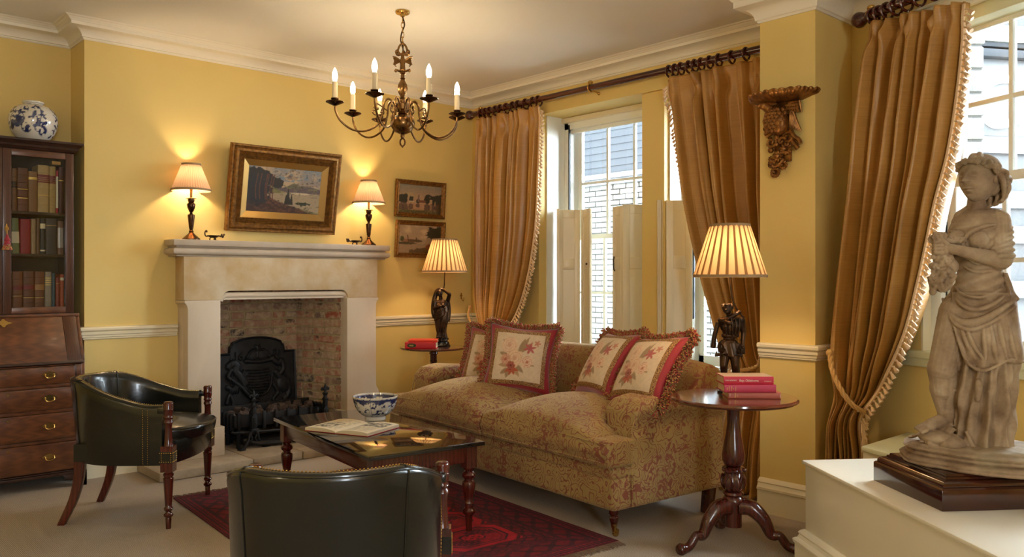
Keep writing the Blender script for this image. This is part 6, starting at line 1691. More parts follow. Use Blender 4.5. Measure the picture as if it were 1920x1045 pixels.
# poles
def pole(label, p0, p1, z, brackets, finials):
    a = Vector((p0[0], p0[1], z)); b_ = Vector((p1[0], p1[1], z)); d = (b_-a).normalized()
    t = thing('curtain_pole', label, 'curtain pole', a, 0)
    obj('rod', MB().tube([(0, 0, 0), b_-a], .025, 18), MAT['pole'], t, sharp=50)
    for s_, at in finials:
        c = at-a; dd = d*s_
        Mx = dd.to_track_quat('Z', 'Y').to_matrix()
        m = MB().lathe([(0, -.012), (.024, -.012), (.028, -.006), (.022, 0), (.026, .006), (.020, .014), (.034, .024), (.043, .045), (.043, .058), (.034, .078), (.014, .090), (0, .091)], 28)
        m.move(lambda x, y, z_: tuple(Mx @ Vector((x, y, z_))+c)); obj('finial', m, MAT['pole'], t)
    for bp_, wl in brackets:
        c = Vector((bp_[0], bp_[1], z))-a; w_ = Vector((wl[0], wl[1], z))-a
        m = MB().tube([c+Vector((0, 0, .022))+d*.0, c+Vector((0, 0, .030))], .017, 14)
        P = [c+(w_-c).normalized()*(.031*cos(q))+Vector((0, 0, .031*sin(q))) for q in np.linspace(R(110), R(300), 12)]
        m.tube(P, .006, 8); m.tube([c+(w_-c).normalized()*.02+Vector((0, 0, -.016)), w_+Vector((0, 0, -.03))], .006, 8)
        m.ball(c+Vector((0, 0, .040)), (.022, .022, .016), 14, 8)
        m.ball(w_+Vector((0, 0, -.03)), .014, 10, 8)
        obj('pole_bracket', m, MAT['brass'], t)
    return t
yl = 5.745
pole('long dark mahogany curtain pole across both windows with ball finial', (PXX, yl-.04), (PXX, 2.52), PZ, [((PXX, onX(901, PXX)[1]), (XW, onX(901, PXX)[1])), ((PXX, onX(1107, PXX)[1]), (XW, onX(1107, PXX)[1])), ((PXX, 2.70), (XW, 2.70))], [(-1, Vector((PXX, yl-.05, PZ)))])
p0 = W3(.25, .12); p1 = W3(2.9, .12)
pole('dark mahogany curtain pole with ball finial above the bay window', p0, p1, 2.69, [(W3(.285, .12), W3(.285, 0)), (W3(1.75, .12), W3(1.75, 0))], [(-1, Vector((p0[0], p0[1], 2.69)))])

# rope tie backs and their hooks
def rope(name, label, pts, rad, hook=None, tassel_at=None):
    P = catmull(pts, 10); o = Vector(pts[0]); m = MB(); n = len(P); s_ = 0
    t = thing(name, label, 'tieback', o, 0)
    for st in range(3):
        Q = []; up = None; s_ = 0
        for i in range(n):
            tg = (P[min(i+1, n-1)]-P[max(i-1, 0)]).normalized()
            u = tg.cross(Vector((0, 0, 1))); u = u.normalized() if u.length > 1e-3 else Vector((1, 0, 0)); w_ = tg.cross(u)
            if i: s_ += (P[i]-P[i-1]).length
            a = s_/(rad*4.2)*2*PI/2+2*PI*st/3; Q.append(P[i]-o+u*(cos(a)*rad*.55)+w_*(sin(a)*rad*.55))
        m.tube(Q, rad*.62, 7)
    obj('rope', m, MAT['rope'], t); obj('knot', MB().ball((0, 0, 0), rad*1.6, 12, 8), MAT['rope'], t)
    if hook:
        hk = thing('tieback_hook', hook[0], 'hook', hook[1], 0); d = Vector(hook[2])
        m = MB().tube(catmull([(0, 0, .055), (.0, 0, .02), d*.020+Vector((0, 0, -.005)), d*.045+Vector((0, 0, -.010)), d*.050+Vector((0, 0, .018))], 5), .0035, 7)
        for z_, r_ in ((.055, .006), (.040, .008), (.026, .006), (.012, .008)): m.ball((0, 0, z_), r_, 8, 6)
        m.tube([(-.012, 0, .036), (.012, 0, .036)], .004, 6)
        obj('hook_body', m, MAT['brass'], hk)
# far left corner
hy = 5.79
rope('curtain_tieback', 'thin gold rope tieback on the corner curtain', [(4.70, 5.69, 1.045), (4.665, 5.67, .97), (4.650, 5.60, .90), (4.645, 5.52, .86), (4.65, 5.44, .835), (4.69, 5.38, .83)], .010, ('small brass hook above the dado rail beside the corner curtain', (4.70, 5.812, 1.11), (-.2, -1, 0)))
rope('curtain_tieback', 'gold rope tieback at the pier behind the near lamp', [(4.20, 2.485, .90), (4.26, 2.535, .84), (4.38, 2.62, .785), (4.44, 2.72, .75), (4.45, 2.79, .735)], .012)
rope('curtain_tieback', 'thick twisted gold rope tieback round the large curtain by the statue', [RP(1556, 662, 4.30), RP(1560, 692, 4.26), RP(1572, 722, 4.21), RP(1588, 748, 4.18), RP(1604, 764, 4.17), RP(1620, 774, 4.20)], .0125, ('brass tieback hook on the side of the pier above the dado', (RP(1552, 640, 4.5)[0], 2.138, RP(1551, 650, 4.5)[2]), (.3, -1, 0)))
m = MB(); o = Vector(RP(1624, 812, 4.20))
for k in range(9): m.tube([Vector(RP(1618+rnd.uniform(-4, 4), 785+k*5, 4.19))-o, Vector(RP(1622+rnd.uniform(-5, 5), 800+k*6, 4.19))-o], [.006, .010], 6)
obj('hanging_tassels', m, MAT['silkfringe'], None, loc=o, label='hanging end of tasselled fringe below the thick rope tieback', category='fringe')

# ------------------------------------------------------------------ sofa
SO = thing('sofa', 'olive and red damask two seat sofa with low scroll arms', 'sofa', (3.118, 2.662, 0), R(-5))
m = MB().box(.012, .86, .012, 2.138, .135, .335)
b_ = mesh_of(m, 'seat_base', bevel=.03, seg=4); link('seat_base', b_, MAT['damask'], SO)
m = MB().box(.0, .70, .004, 2.146, .290, .372)
link('front_rail', mesh_of(m, 'front_rail', bevel=.034, seg=5), MAT['damask'], SO)
for (ya, yb, sg) in ((.002, .20, 1), (1.95, 2.148, -1)):
    pl = [(.145, .14), (.130, .52), (.145, .62), (.195, .675), (.30, .692), (.55, .672), (.80, .640), (.86, .60), (.87, .14)]
    m = MB().prism(pl, lambda a, b2, h_: (a, h_, b2), ya, yb)
    me = remeshed(m, .012, 7)
    yo = ya if sg > 0 else yb
    for v in me.vertices:      # rolled top: fuller above the seam
        z = v.co.z; k = math.exp(-((z-.635)/.05)**2); yc = (ya+yb)/2
        v.co.y = yc+(v.co.y-yc)*(1+.20*k-.06*math.exp(-((z-.53)/.03)**2))
    a_ = link('arm', me, MAT['damask'], SO)
    P = catmull([(.138, yo+sg*.003, .15), (.126, yo+sg*.003, .47), (.136, yo-sg*.002, .565), (.19, yo-sg*.004, .598), (.40, yo-sg*.002, .602), (.86, yo, .565)], 8)
    obj('arm_piping', MB().tube(P, .0045, 7), MAT['damask'], a_)
pl = [(.62, .36), (.66, .62), (.71, .79), (.76, .835), (.83, .84), (.90, .81), (.95, .74), (.93, .45), (.88, .14), (.78, .14)]
m = MB().prism(pl, lambda a, b2, h_: (a, h_, b2), .05, 2.10)
me = remeshed(m, .016, 9)
for v in me.vertices:
    q = (v.co.y-1.075)/1.0; k = max(0, (v.co.z-.45)/.4); v.co.z += k*(.035*(1-q*q)-.02*q*q*q*q)
link('backrest', me, MAT['damask'], SO)
def seat(ya, yb, ear):
    m = MB().box(-.045, .68, ya if ear > 0 and False else max(ya, .205), min(yb, 1.945), .375, .50)
    if ear < 0: m.box(-.045, .135, ya, .30, .375, .50)
    else: m.box(-.045, .135, 1.85, yb, .375, .50)
    me = remeshed(m, .012, 5); yc, xc = (max(ya, .1)+min(yb, 2.05))/2, .30
    for v in me.vertices:
        qx = (v.co.x-.31)/.40; qy = (v.co.y-yc)/.47
        k = max(0, 1-qx*qx)**.7*max(0, 1-qy*qy)**.7 if abs(qx) < 1 and abs(qy) < 1 else 0
        z = v.co.z
        if z > .44: v.co.z += .145*k*(z-.44)/.06
        else: v.co.z -= .012*(1-k)*(.44-z)/.06
        v.co.x -= .018*math.exp(-((z-.44)/.03)**2)*(v.co.x < .1)
    o = link('seat_cushion', me, MAT['damask'], SO)
    for zz in (.482, .386):
        off = -.050 if zz > .4 else -.046
        P = [(off+.004, ya+.03, zz), (off, ya+.08, zz+.003), (off, (ya+yb)/2, zz+.010*(zz > .4)), (off, yb-.08, zz+.003), (off+.004, yb-.03, zz)]
        if ear < 0: P = [(.10, ya+.006, zz-.004), (.0, ya+.004, zz-.003), (-.035, ya+.018, zz-.001)]+P[1:]
        obj('piping', MB().tube(catmull(P, 6), .0042, 7), MAT['damask'], o)
seat(-.012, 1.068, -1); seat(1.080, 2.160, 1)
for (x, y) in ((.055, .055), (.055, 2.09)):
    m = MB().lathe([(0, .055), (.014, .055), (.017, .07), (.022, .085), (.024, .10), (.018, .108), (.026, .120), (.026, .14), (0, .14)][::1], 20, (x, y, 0))
    l_ = obj('leg', m, MAT['mahog'], SO)
    m = MB().lathe([(0, .030), (.009, .030), (.012, .045), (.0165, .060), (.0165, .068), (0, .068)], 16, (x, y, 0))
    m.tube([(x+.014, y-.012, .030), (x+.014, y+.0, .030)], .012, 10); m.lathe([(0, -.007), (.017, -.007), (.019, 0), (.017, .007), (0, .007)], 18).v
    k0 = len(m.v)-18*5; m.v[k0:] = [(x+.012+a, y+c, .0195+b2) for a, b2, c in m.v[k0:]]
    obj('brass_castor', m, MAT['brass'], l_, label='brass castor')
for (x, y) in ((.80, .06), (.80, 2.09)):
    m = MB().prism([(-.026, 0), (.026, 0), (.030, .14), (-.030, .14)], lambda a, b2, h_: (x+a-.02*(b2 < .01), h_, b2), y-.027, y+.027)
    obj('rear_leg', m, MAT['mahog'], SO, bevel=.003)

# throw cushions
HS = .225
def pil(a, b_):                        # outline pinched between corners; half thickness
    q = 1-.13*(1-abs(b_)**1.6)*abs(a)**3; p = 1-.13*(1-abs(a)**1.6)*abs(b_)**3
    th = .088*(max(0, 1-abs(a)**2.6)*max(0, 1-abs(b_)**2.6))**.62
    return a*HS*q, b_*HS*p, th
MAT['tapestry'] = attr_mat('floral_tapestry', .75, 0, (300, .3, .001), .2)
def panel_paint(U, V):
    n1 = fbm(U, V, 8, 21); n2 = fbm(U, V, 22, 22); C = np.zeros(U.shape+(3,)); C[:] = S(216, 194, 164)[:3]
    C = mixc(C, (n1-.55)*2, S(200, 172, 140))
    def rose(cx_, cy_, r_, c1, c2, k0=0):
        nonlocal C
        d = np.hypot(U-cx_, V-cy_); a = np.arctan2(V-cy_, U-cx_)
        C = mixc(C, (1-d/(r_*(1+.12*np.cos(6*a+k0))))*9, c1)
        C = mixc(C, (1-abs(((d/r_*3.2+a/PI*.8+.2*n2) % 1)-.5)/.18)*1.2*(d < r_*.95), c2)
        C = mixc(C, (1-d/(r_*.28))*4, c2)
    def leafs(x0, y0, x1, y1, w_, col):
        nonlocal C
        dx, dy = x1-x0, y1-y0; l2 = dx*dx+dy*dy; t = np.clip(((U-x0)*dx+(V-y0)*dy)/l2, 0, 1); d = np.hypot(U-x0-t*dx, V-y0-t*dy)
        C = mixc(C, (1-d/(w_*(.15+np.sin(PI*np.clip(t, .02, .98)))))*4, col)
    G = S(158, 130, 96); G2 = S(176, 140, 104); PK = S(206, 158, 128); PR_ = S(172, 92, 70); LT = S(222, 190, 160)
    for (a, b_, c, d) in ((.35, .25, .18, .12), (.35, .25, .30, .05), (.4, .3, .12, .30), (.42, .3, .56, .10), (.45, .35, .64, .18), (.5, .5, .68, .92), (.5, .5, .60, .88), (.5, .55, .76, .80), (.3, .5, .12, .55), (.3, .7, .16, .82), (.6, .4, .84, .34)): leafs(a, b_, c, d, .045, G if (a+b_)*10 % 2 < 1 else G2)
    for (a, b_, c, d) in ((.40, .26, .26, .16), (.40, .26, .36, .10), (.40, .26, .46, .12), (.40, .26, .54, .20)): leafs(a, b_, c, d, .03, S(176, 84, 52))
    rose(.30, .72, .17, LT, PK); rose(.44, .46, .18, S(222, 190, 156), PK, 2); rose(.26, .42, .11, PK, PR_); rose(.70, .40, .12, LT, S(190, 110, 90), 1); rose(.38, .30, .09, PR_, S(110, 44, 34))
    for k in range(6): a = k*PI/3+.3; leafs(.72, .68, .72+.13*cos(a), .68+.13*sin(a), .025, S(178, 90, 88))
    for k in range(5): a = k*1.25; leafs(.86, .80, .86+.08*cos(a), .80+.08*sin(a), .018, S(196, 130, 104))
    return C*(.9+.2*n2[..., None])
_cm = {}
def cushion_meshes():
    m = MB(); nn = 34
    for s_ in (-1, 1):
        m.grid(lambda u, v: (lambda p: (p[0], s_*p[2], p[1]))(pil(u*2-1, v*2-1)), nn, nn)
    me = mesh_of(m, 'cover', sharp=180, weld=True); me.materials.append(MAT['red_velvet']); _cm['cover'] = me
    def front(a, b_, off): x, z, th = pil(a, b_); return (x, -th-off, z)
    e = .70
    n = 64; m = MB().grid(lambda u, v: front((u*2-1)*e, (v*2-1)*e, .0022), n, n); me = bpy.data.meshes.new('tapestry_panel'); me.from_pydata(m.v, [], m.f)
    U, Vv = np.meshgrid(np.linspace(0, 1, n), np.linspace(0, 1, n)); setcol(me, panel_paint(U, Vv).reshape(-1, 3)); me.polygons.foreach_set('use_smooth', [True]*len(me.polygons)); me.materials.append(MAT['tapestry']); _cm['panel'] = me
    m = MB(); e2 = .83; q = 40
    for k in range(4):
        def f(u, v, k=k):
            w_ = e+(e2-e)*v; s_ = (u*2-1)*w_; a, b_ = [(s_, -w_), (w_, s_), (-s_, w_), (-w_, -s_)][k]
            return front(a, b_, .0035+.0015*cos((v-.5)*PI))
        m.grid(f, q, 5)
    me = mesh_of(m, 'braid_border', sharp=180, weld=True); me.materials.append(MAT['braid']); _cm['braid'] = me
    m = MB(); r_ = random.Random(2)
    for k in range(4):
        for j in range(120):
            s_ = (j+r_.random())/120*2-1; a, b_ = [(s_, -1), (1, s_), (-s_, 1), (-1, -s_)][k]
            x, z, th = pil(a, b_); d = Vector((a*abs(a)**2, 0, b_*abs(b_)**2)); d = Vector(([0, 1, 0, -1][k]+.25*a, 0, [-1, 0, 1, 0][k]+.25*b_)).normalized()
            for q in range(5):
                w_ = r_.uniform(-1.0, 1.0); dd = (d+Vector((r_.uniform(-.35, .35), w_, r_.uniform(-.35, .35)))).normalized(); p = Vector((x, r_.uniform(-.012, .012), z))
                lq = r_.uniform(.8, 1.2); m.tube([p, p+dd*.022*lq, p+dd*.037*lq+Vector((0, 0, -.006))], [.0036, .0050, .0040], 4)
    me = mesh_of(m, 'fringe', flat=True); me.materials.append(MAT['fringe']); _cm['fringe'] = me
cushion_meshes()
def throw(label, p, yaw, lean, roll, s=1., squash=1.):
    t = thing('throw_cushion', label, 'cushion', p, 0, 'floral tapestry cushions on the sofa')
    t.rotation_mode = 'QUATERNION'
    t.rotation_quaternion = (Matrix.Rotation(yaw, 3, 'Z') @ Matrix.Rotation(-lean, 3, 'X') @ Matrix.Rotation(roll, 3, 'Y')).to_quaternion()
    t.scale = (s*squash, s, s)
    link('cover', _cm['cover'], None, t); link('tapestry_panel', _cm['panel'], None, t); link('braid_border', _cm['braid'], None, t); link('fringe', _cm['fringe'], None, t, kind='stuff')
# yaw: 0 faces -y; -90 faces -x (into the room from the window side)
def sl(x, y, z):
    c, s_ = cos(R(-5)), sin(R(-5)); return (3.118+c*x-s_*y, 2.662+s_*x+c*y, z)
throw('floral cushion at the far left end of the sofa, partly behind another', sl(.52, 1.72, .735), R(-62), R(20), R(6), .98)
throw('floral cushion facing forward, second from the left on the sofa', sl(.43, 1.30, .775), R(-52), R(18), R(5), 1.02)
throw('floral cushion leaning back in the middle right of the sofa', sl(.545, .60, .785), R(-112), R(33), R(-3), 1.0)
throw('floral cushion resting against the near arm of the sofa', sl(.46, .20, .790), R(-106), R(35), R(-6), 1.02)

# ------------------------------------------------------------------ tub armchairs
def make_armchair(label, p, rz):
    t = thing('leather_armchair', label, 'armchair', p, rz, 'green leather tub armchairs')
    NP = 96
    def plan(s, grow=0.):             # s -1..1 around the back
        a = abs(s); sg = 1 if s > 0 else -1
        if a > .72:
            q = (a-.72)/.28; x = .02+.20*q; y = sg*(.318+grow-.004*q)
            return Vector((x, y)), Vector((0, sg*1.0))
        ang = a/.72*PI/2; x = .02-(.345+grow)*cos(ang)**.9 if cos(ang) > 0 else .02; y = sg*(.318+grow)*sin(ang)**.92
        nrm = Vector((-cos(ang)/(.345), sg*sin(ang)/.318)).normalized()
        return Vector((x, y)), nrm
    def toph(s):
        a = abs(s); q = max(0, min(1, (a-.28)/.66)); q = q*q*(3-2*q); return .762-.127*q
    z0 = .325
    prof = []
    def section(s):
        p_, n_ = plan(s); h_ = toph(s); T = .046; a = abs(s)
        rake = .035*(1-min(1, a/.8))       # back leans out at the top
        out = []
        L_ = [(0, z0), (.004, z0+.03), (.006, z0+.15), (.003, h_-.06), (.006, h_-.02), (.002, h_-.006), (-.010, h_+.002), (-T+.012, h_+.001), (-T, h_-.010), (-T-.002, h_-.05), (-T-.004, h_-.15), (-T+.004, z0+.08), (-T, z0+.02), (-T+.004, z0)]
        for (o, z) in L_:
            k = (z-z0)/(h_-z0); q = p_+n_*(o+rake*k-.020*(1-k)*(1-min(1, a/.9))); out.append((q.x, q.y, z))
        return out
    secs = [section(-1+2*i/(NP-1)) for i in range(NP)]; n = len(secs[0])
    m = MB(); vs = [p_ for s_ in secs for p_ in s_]
    fs = [(i*n+k, (i+1)*n+k, (i+1)*n+(k+1) % n, i*n+(k+1) % n) for i in range(NP-1) for k in range(n)]
    fs += [tuple(range(n)), tuple(range((NP-1)*n+n-1, (NP-1)*n-1, -1))]
    m.add(vs, fs)
    obj('tub_back', m, MAT['leather'], t, sharp=70)
    # seams
    for s_ in (-.34, .34):
        sc = section(s_); p_, n_ = plan(s_)
        P = [Vector(q)+Vector((n_.x, n_.y, 0))*(.0005 if k < 6 else -.0005) for k, q in enumerate(sc[0:12])]
        obj('seam_piping', MB().tube(P, .0038, 7), MAT['leather'], t)
    P = [Vector(section(-1+2*i/80)[5])+Vector((0, 0, .001)) for i in range(81)]
    obj('top_piping', MB().tube(P, .004, 7), MAT['leather'], t)
    # brass nails
    m = MB(); acc = 0
    def nails(P, sp=.0115, off=(0, 0, 0)):
        acc = 0; m.ball(P[0], .0028, 6, 4)
        for a, b_ in zip(P[:-1], P[1:]):
            L_ = (b_-a).length; d = acc
            while d+L_ >= sp and L_ > 0:
                f = (sp-d)/L_; a = a.lerp(b_, f); m.ball(a, .0028, 6, 4); L_ = (b_-a).length; d = 0
            acc = d+L_
    nails([Vector(section(-1+2*i/160)[7])+Vector((0, 0, .0008)) for i in range(161)])
    for sg in (-1, 1):
        p_, n_ = plan(sg*.90); sc = section(sg*.90)
        nails([Vector(q) for q in sc[0:5]]); sc = section(sg*.865); nails([Vector(q) for q in sc[0:5]])
    # frames
    for sg in (-1, 1):
        x, y = .255, sg*.322; e = .033
        for z in (.352, .398): nails([Vector((x-e, y+sg*e, z)), Vector((x+e, y+sg*e, z))], .011); nails([Vector((x+e, y-e, z)), Vector((x+e, y+e, z))], .011)
        for q in (-.024, .024): nails([Vector((x+q, y+sg*e, .352)), Vector((x+q, y+sg*e, .398))], .011); nails([Vector((x+e, y+q, .352)), Vector((x+e, y+q, .398))], .011)
    obj('brass_nails', m, MAT['brass'], t, kind='stuff')
    # front posts that run on as legs
    for sg in (-1, 1):
        x, y = .255, sg*.322
        p = [(0, 0), (.013, 0), (.015, .055), (.014, .058), (.023, .066), (.024, .074), (.015, .082), (.014, .09), (.021, .098), (.023, .106), (.017, .114), (.0175, .13), (.024, .24), (.026, .262), (.020, .268), (.026, .276), (.026, .286), (.019, .292), (.019, .30)]
        m = MB().lathe(p, 22, (x, y, 0)); m.box(x-.031, x+.031, y-.031, y+.031, .298, .432)
        p = [(.026, .430), (.022, .442), (.020, .47), (.017, .52), (.019, .545), (.024, .552), (.022, .562), (.018, .568), (.024, .578), (.020, .588), (.022, .596), (.024, .606), (.0235, .618), (.025, .620), (.0235, .624), (.025, .634), (.0235, .638), (.025, .648), (.0235, .655), (.018, .660), (0, .661)]
        m.lathe([(0, .429)]+p, 22, (x, y, 0)); obj('front_leg', m, MAT['mahog'], t, sharp=45)
        m = MB().box(.20, x, y-.014, y+.014, .598, .628); obj('arm_block', m, MAT['leather'], t, bevel=.006)
        obj('leather_patch', MB().box(x-.0325, x+.0325, y-.0325, y+.0325, .345, .405), MAT['leather'], t)
    for sg in (-1, 1):
        P = catmull([(-.245, sg*.20, .36), (-.250, sg*.205, .25), (-.275, sg*.215, .13), (-.330, sg*.230, 0)], 6)
        m = MB(); vs = []
        for i, q in enumerate(P):
            w_ = .026-.007*i/len(P); vs += [(q.x-w_, q.y-w_*.8, q.z), (q.x+w_, q.y-w_*.8, q.z), (q.x+w_, q.y+w_*.8, q.z), (q.x-w_, q.y+w_*.8, q.z)]
        fs = [(i*4+k, i*4+(k+1) % 4, i*4+4+(k+1) % 4, i*4+4+k) for i in range(len(P)-1) for k in range(4)]+[(3, 2, 1, 0), tuple(range(len(vs)-4, len(vs)))]
        m.add(vs, fs); obj('rear_leg', m, MAT['mahog'], t, bevel=.003)
    # seat rail with bowed front, and loose seat cushion
    def bow(y): return .275+.055*max(0, 1-(y/.30)**2)
    m = MB()
    vs = []; q = 25
    for i in range(q):
        y = -.295+.59*i/(q-1); xb = bow(y)
        vs += [(xb-.03, y, .330), (xb-.004, y, .332), (xb, y, .350), (xb+.008, y, .43), (xb+.004, y, .45), (xb-.05, y, .452)]
    m.add(vs, [(i*6+k, (i+1)*6+k, (i+1)*6+(k+1) % 6, i*6+(k+1) % 6) for i in range(q-1) for k in range(6)]+[tuple(range(6)), tuple(range(q*6-1, q*6-7, -1))])
    m.box(-.25, .26, -.27, .27, .34, .43)
    obj('seat_rail', m, MAT['leather'], t, sharp=60)
    m = MB()
    def cush(u, v):
        a = 2*PI*u; ca, sa = cos(a), sin(a); ex = 2/3.2
        x = .05+(.295 if ca > 0 else .29)*abs(ca)**ex*(1 if ca > 0 else -1); y = .272*abs(sa)**ex*(1 if sa > 0 else -1)
        if ca > 0: x += .035*(1-(y/.28)**2)
        # v 0 bottom centre .. 1 top centre
        if v < .25: k = v/.25*.97; z = .440
        elif v < .5: k = .97+.03*sin((v-.25)/.25*PI/2); z = .440+.055*(v-.25)/.25
        elif v < .55: k = 1-.02*(v-.5)/.05; z = .495+.010*(v-.5)/.05
        else: k = .98*(1-(v-.55)/.45); z = .505+.045*(1-k**2)
        px_, py_ = .05+(x-.05)*k, y*k
        if v > .55:
            for (bx_, by_) in ((.0, -.10), (.0, .10), (.16, -.10), (.16, .10), (.08, 0), (-.08, 0)):
                d = math.hypot(px_-bx_, py_-by_); z -= .020*math.exp(-(d/.028)**2)
        return (px_, py_, z)
    m.grid(cush, 90, 50, closeu=True); c_ = obj('seat_cushion', m, MAT['leather'], t, sharp=60)
    P = [cush(i/60, .52) for i in range(60)]; obj('piping', MB().tube(P, .004, 6, closed=True), MAT['leather'], c_)
    m = MB()
    for (bx_, by_) in ((.0, -.10), (.0, .10), (.16, -.10), (.16, .10), (.08, 0), (-.08, 0)): m.ball((bx_, by_, .533), (.009, .009, .005), 8, 6)
    obj('button', m, MAT['leather'], c_)
    return t
ac = make_armchair('green leather tub armchair with brass nails beside the bureau, seen from its side', (1.588, 4.780, 0), R(-39.5))
dup(ac, (1.359, 2.298, 0), R(51), 'green leather tub armchair in the foreground, seen from behind')

# ------------------------------------------------------------------ rug
RL, RW = 2.18, 1.50
nx, ny = 230, 330
U, Vv = np.meshgrid(np.linspace(0, RW, nx), np.linspace(0, RL, ny))
ed = np.minimum(np.minimum(U, RW-U), np.minimum(Vv, RL-Vv)); n1 = fbm(U/RL, Vv/RL, 60, 31, 2); n2 = fbm(U/RL, Vv/RL, 6, 32)
RED = S(150, 10, 28); DRK = S(40, 12, 24); DR = S(98, 8, 24)
C = np.zeros(U.shape+(3,)); C[:] = RED[:3]
C = mixc(C, (ed < .33)*1., DR)
along = np.where(np.minimum(U, RW-U) < np.minimum(Vv, RL-Vv), Vv, U)
for (a, b_, per, th) in ((.005, .03, .03, .5), (.045, .075, .05, .5), (.085, .20, .14, .5), (.21, .24, .05, .5), (.25, .32, .09, .5)):
    band = (ed > a)*(ed < b_); ph_ = (along/per) % 1; w_ = (ed-(a+b_)/2)/(b_-a)*2
    C = mixc(C, band*(np.abs(np.abs(ph_-.5)*2-np.abs(w_)) < .28)*(.75), DRK); C = mixc(C, band*(np.hypot((ph_-.5)*2, w_) < .35)*.8, DRK if b_ > .1 else RED)
    C = mixc(C, ((np.abs(ed-a) < .004)+(np.abs(ed-b_) < .004))*.9, DRK)
Fx, Fy = U-.33, Vv-.33; cwid = (RW-.66)/2; chei = (RL-.66)/5
i_ = np.floor(Fx/cwid); j_ = np.floor(Fy/chei); lx = (Fx/cwid-i_-.5)*cwid; ly = (Fy/chei-j_-.5)*chei
g = np.maximum(np.maximum(abs(lx)/.17, abs(ly)/.125), (abs(lx)+abs(ly))/.235); inf = ed > .33
C = mixc(C, inf*(g < 1)*.55, DR); C = mixc(C, inf*(abs(g-1) < .035)*1., DRK); C = mixc(C, inf*(abs(g-.84) < .02)*.8, DRK)
C = mixc(C, inf*(g < .80)*(((np.sign(lx)*np.sign(ly)) > 0)*.75), DRK); C = mixc(C, inf*(g < .34)*1., RED); C = mixc(C, inf*(abs(g-.36) < .03)*1., DRK)
C = mixc(C, inf*(g < .78)*(g > .4)*(np.sin(lx*160)*np.sin(ly*160) > .55)*.9, RED); C = mixc(C, inf*(g < .3)*(np.sin(lx*150)*np.sin(ly*150) > .3)*.8, DRK)
g2 = abs(lx-np.sign(lx)*cwid/2)/.055+abs(ly-np.sign(ly)*chei/2)/.055; C = mixc(C, inf*(g2 < 1)*(g2 > .5)*.9, DRK); C = mixc(C, inf*(g2 < .3)*.9, DRK)
C = C*(.75+.7*n1[..., None])*(.85+.3*n2[..., None])
rg = thing('rug', 'deep red and black patterned oriental rug under the coffee table', 'rug', (3.134, 2.644, 0), R(-4.6))
m = MB().grid(lambda u, v: (-RW*(1-u), RL*v, .009+.0012*sin(u*23)*sin(v*17)), nx, ny)
me = bpy.data.meshes.new('pile'); o_ = len(m.v)
m.add([(-RW, 0, .001), (0, 0, .001), (0, RL, .001), (-RW, RL, .001)], [(0, 1, 2, 3)])
bd = [0, nx-1, nx*ny-1, nx*(ny-1)]
m.f += [(0, nx-1, o_+1, o_), (nx-1, nx*ny-1, o_+2, o_+1), (nx*ny-1, nx*(ny-1), o_+3, o_+2), (nx*(ny-1), 0, o_, o_+3)]
me.from_pydata(m.v, [], m.f); setcol(me, np.vstack([C.reshape(-1, 3), np.tile(DRK[:3], (4, 1))]))
MAT['rug'] = attr_mat('wool_rug', .95, 0, (400, .4, .002))
link('pile', me, MAT['rug'], rg)
m = MB(); r_ = random.Random(9)
for (yy, sg) in ((0, -1), (RL, 1)):
    for k in range(420):
        x = -RW*(k+r_.random())/420; L_ = r_.uniform(.04, .065); dx = r_.uniform(-.025, .025)
        m.tube([(x, yy, .006), (x+dx*.4, yy+sg*L_*.5, .007), (x+dx, yy+sg*L_, .003)], .0017, 4)
obj('fringe', m, M('rug_fringe', S(120, 98, 84), .9), rg, kind='stuff', flat=True)

# ------------------------------------------------------------------ painted plinth box in the foreground
PA = math.atan2(-.6026, .7981)
pb = thing('painted_plinth', 'long cream painted plinth box with baseboard in the right foreground', 'plinth', (3.400, 1.822, 0), PA)
obj('box', MB().box(.012, .895, -2.3, -.012, .01, .484), MAT['plinth'], pb, bevel=.002)
obj('top_board', MB().box(0, .905, -2.31, 0, .482, .500), MAT['plinth'], pb, bevel=.006)
bpp = [(-.01, 0), (.034, 0), (.034, .128), (.040, .134), (.042, .146), (.034, .154), (.026, .158), (.020, .172), (.024, .180), (.016, .190), (.004, .197), (-.01, .198)]
obj('base_moulding', moulding([(.012, -2.3), (.012, -.012), (.895, -.012)], bpp), MAT['plinth'], pb, sharp=25)
# statue stand
st0 = CS(1.474, 2.827)
sb = thing('statue_stand', 'stepped dark mahogany stand under the statue', 'stand', (st0[0], st0[1], .5005), PA)
def frustum(m, a0, b0, z0, a1, b1, z1):
    vs = [(a0, a0, z0), (b0[0], a0, z0), (b0[0], b0[1], z0), (a0, b0[1], z0), (a1, a1, z1), (b1[0], a1, z1), (b1[0], b1[1], z1), (a1, b1[1], z1)]
    return m.add(vs, [(0,3,2,1),(4,5,6,7),(0,1,5,4),(1,2,6,5),(2,3,7,6),(3,0,4,7)])
WX, WY = .52, .445
obj('lower_block', MB().box(0, WX, 0, WY, 0, .072), MAT['mahog_long'], sb, bevel=.002)
pf = [(0, .072), (.004, .078), (.010, .080), (.010, .082)]
for k in range(9): a = PI/2*k/8; pf.append((.010+.018*(1-cos(a)), .082+.018*sin(a)))
pf += [(.030, .101), (.034, .102), (.036, .108), (.042, .110), (.044, .116), (.052, .118), (.26, .118)]
m = MB(); vs = []
for (d, z) in pf:
    dx = min(d, WX/2-.001); dy = min(d, WY/2-.001); vs += [(dx, dy, z), (WX-dx, dy, z), (WX-dx, WY-dy, z), (dx, WY-dy, z)]
m.add(vs, [(i*4+k, i*4+(k+1) % 4, i*4+4+(k+1) % 4, i*4+4+k) for i in range(len(pf)-1) for k in range(4)])
obj('moulded_top', m, MAT['mahog_long'], sb, sharp=28)
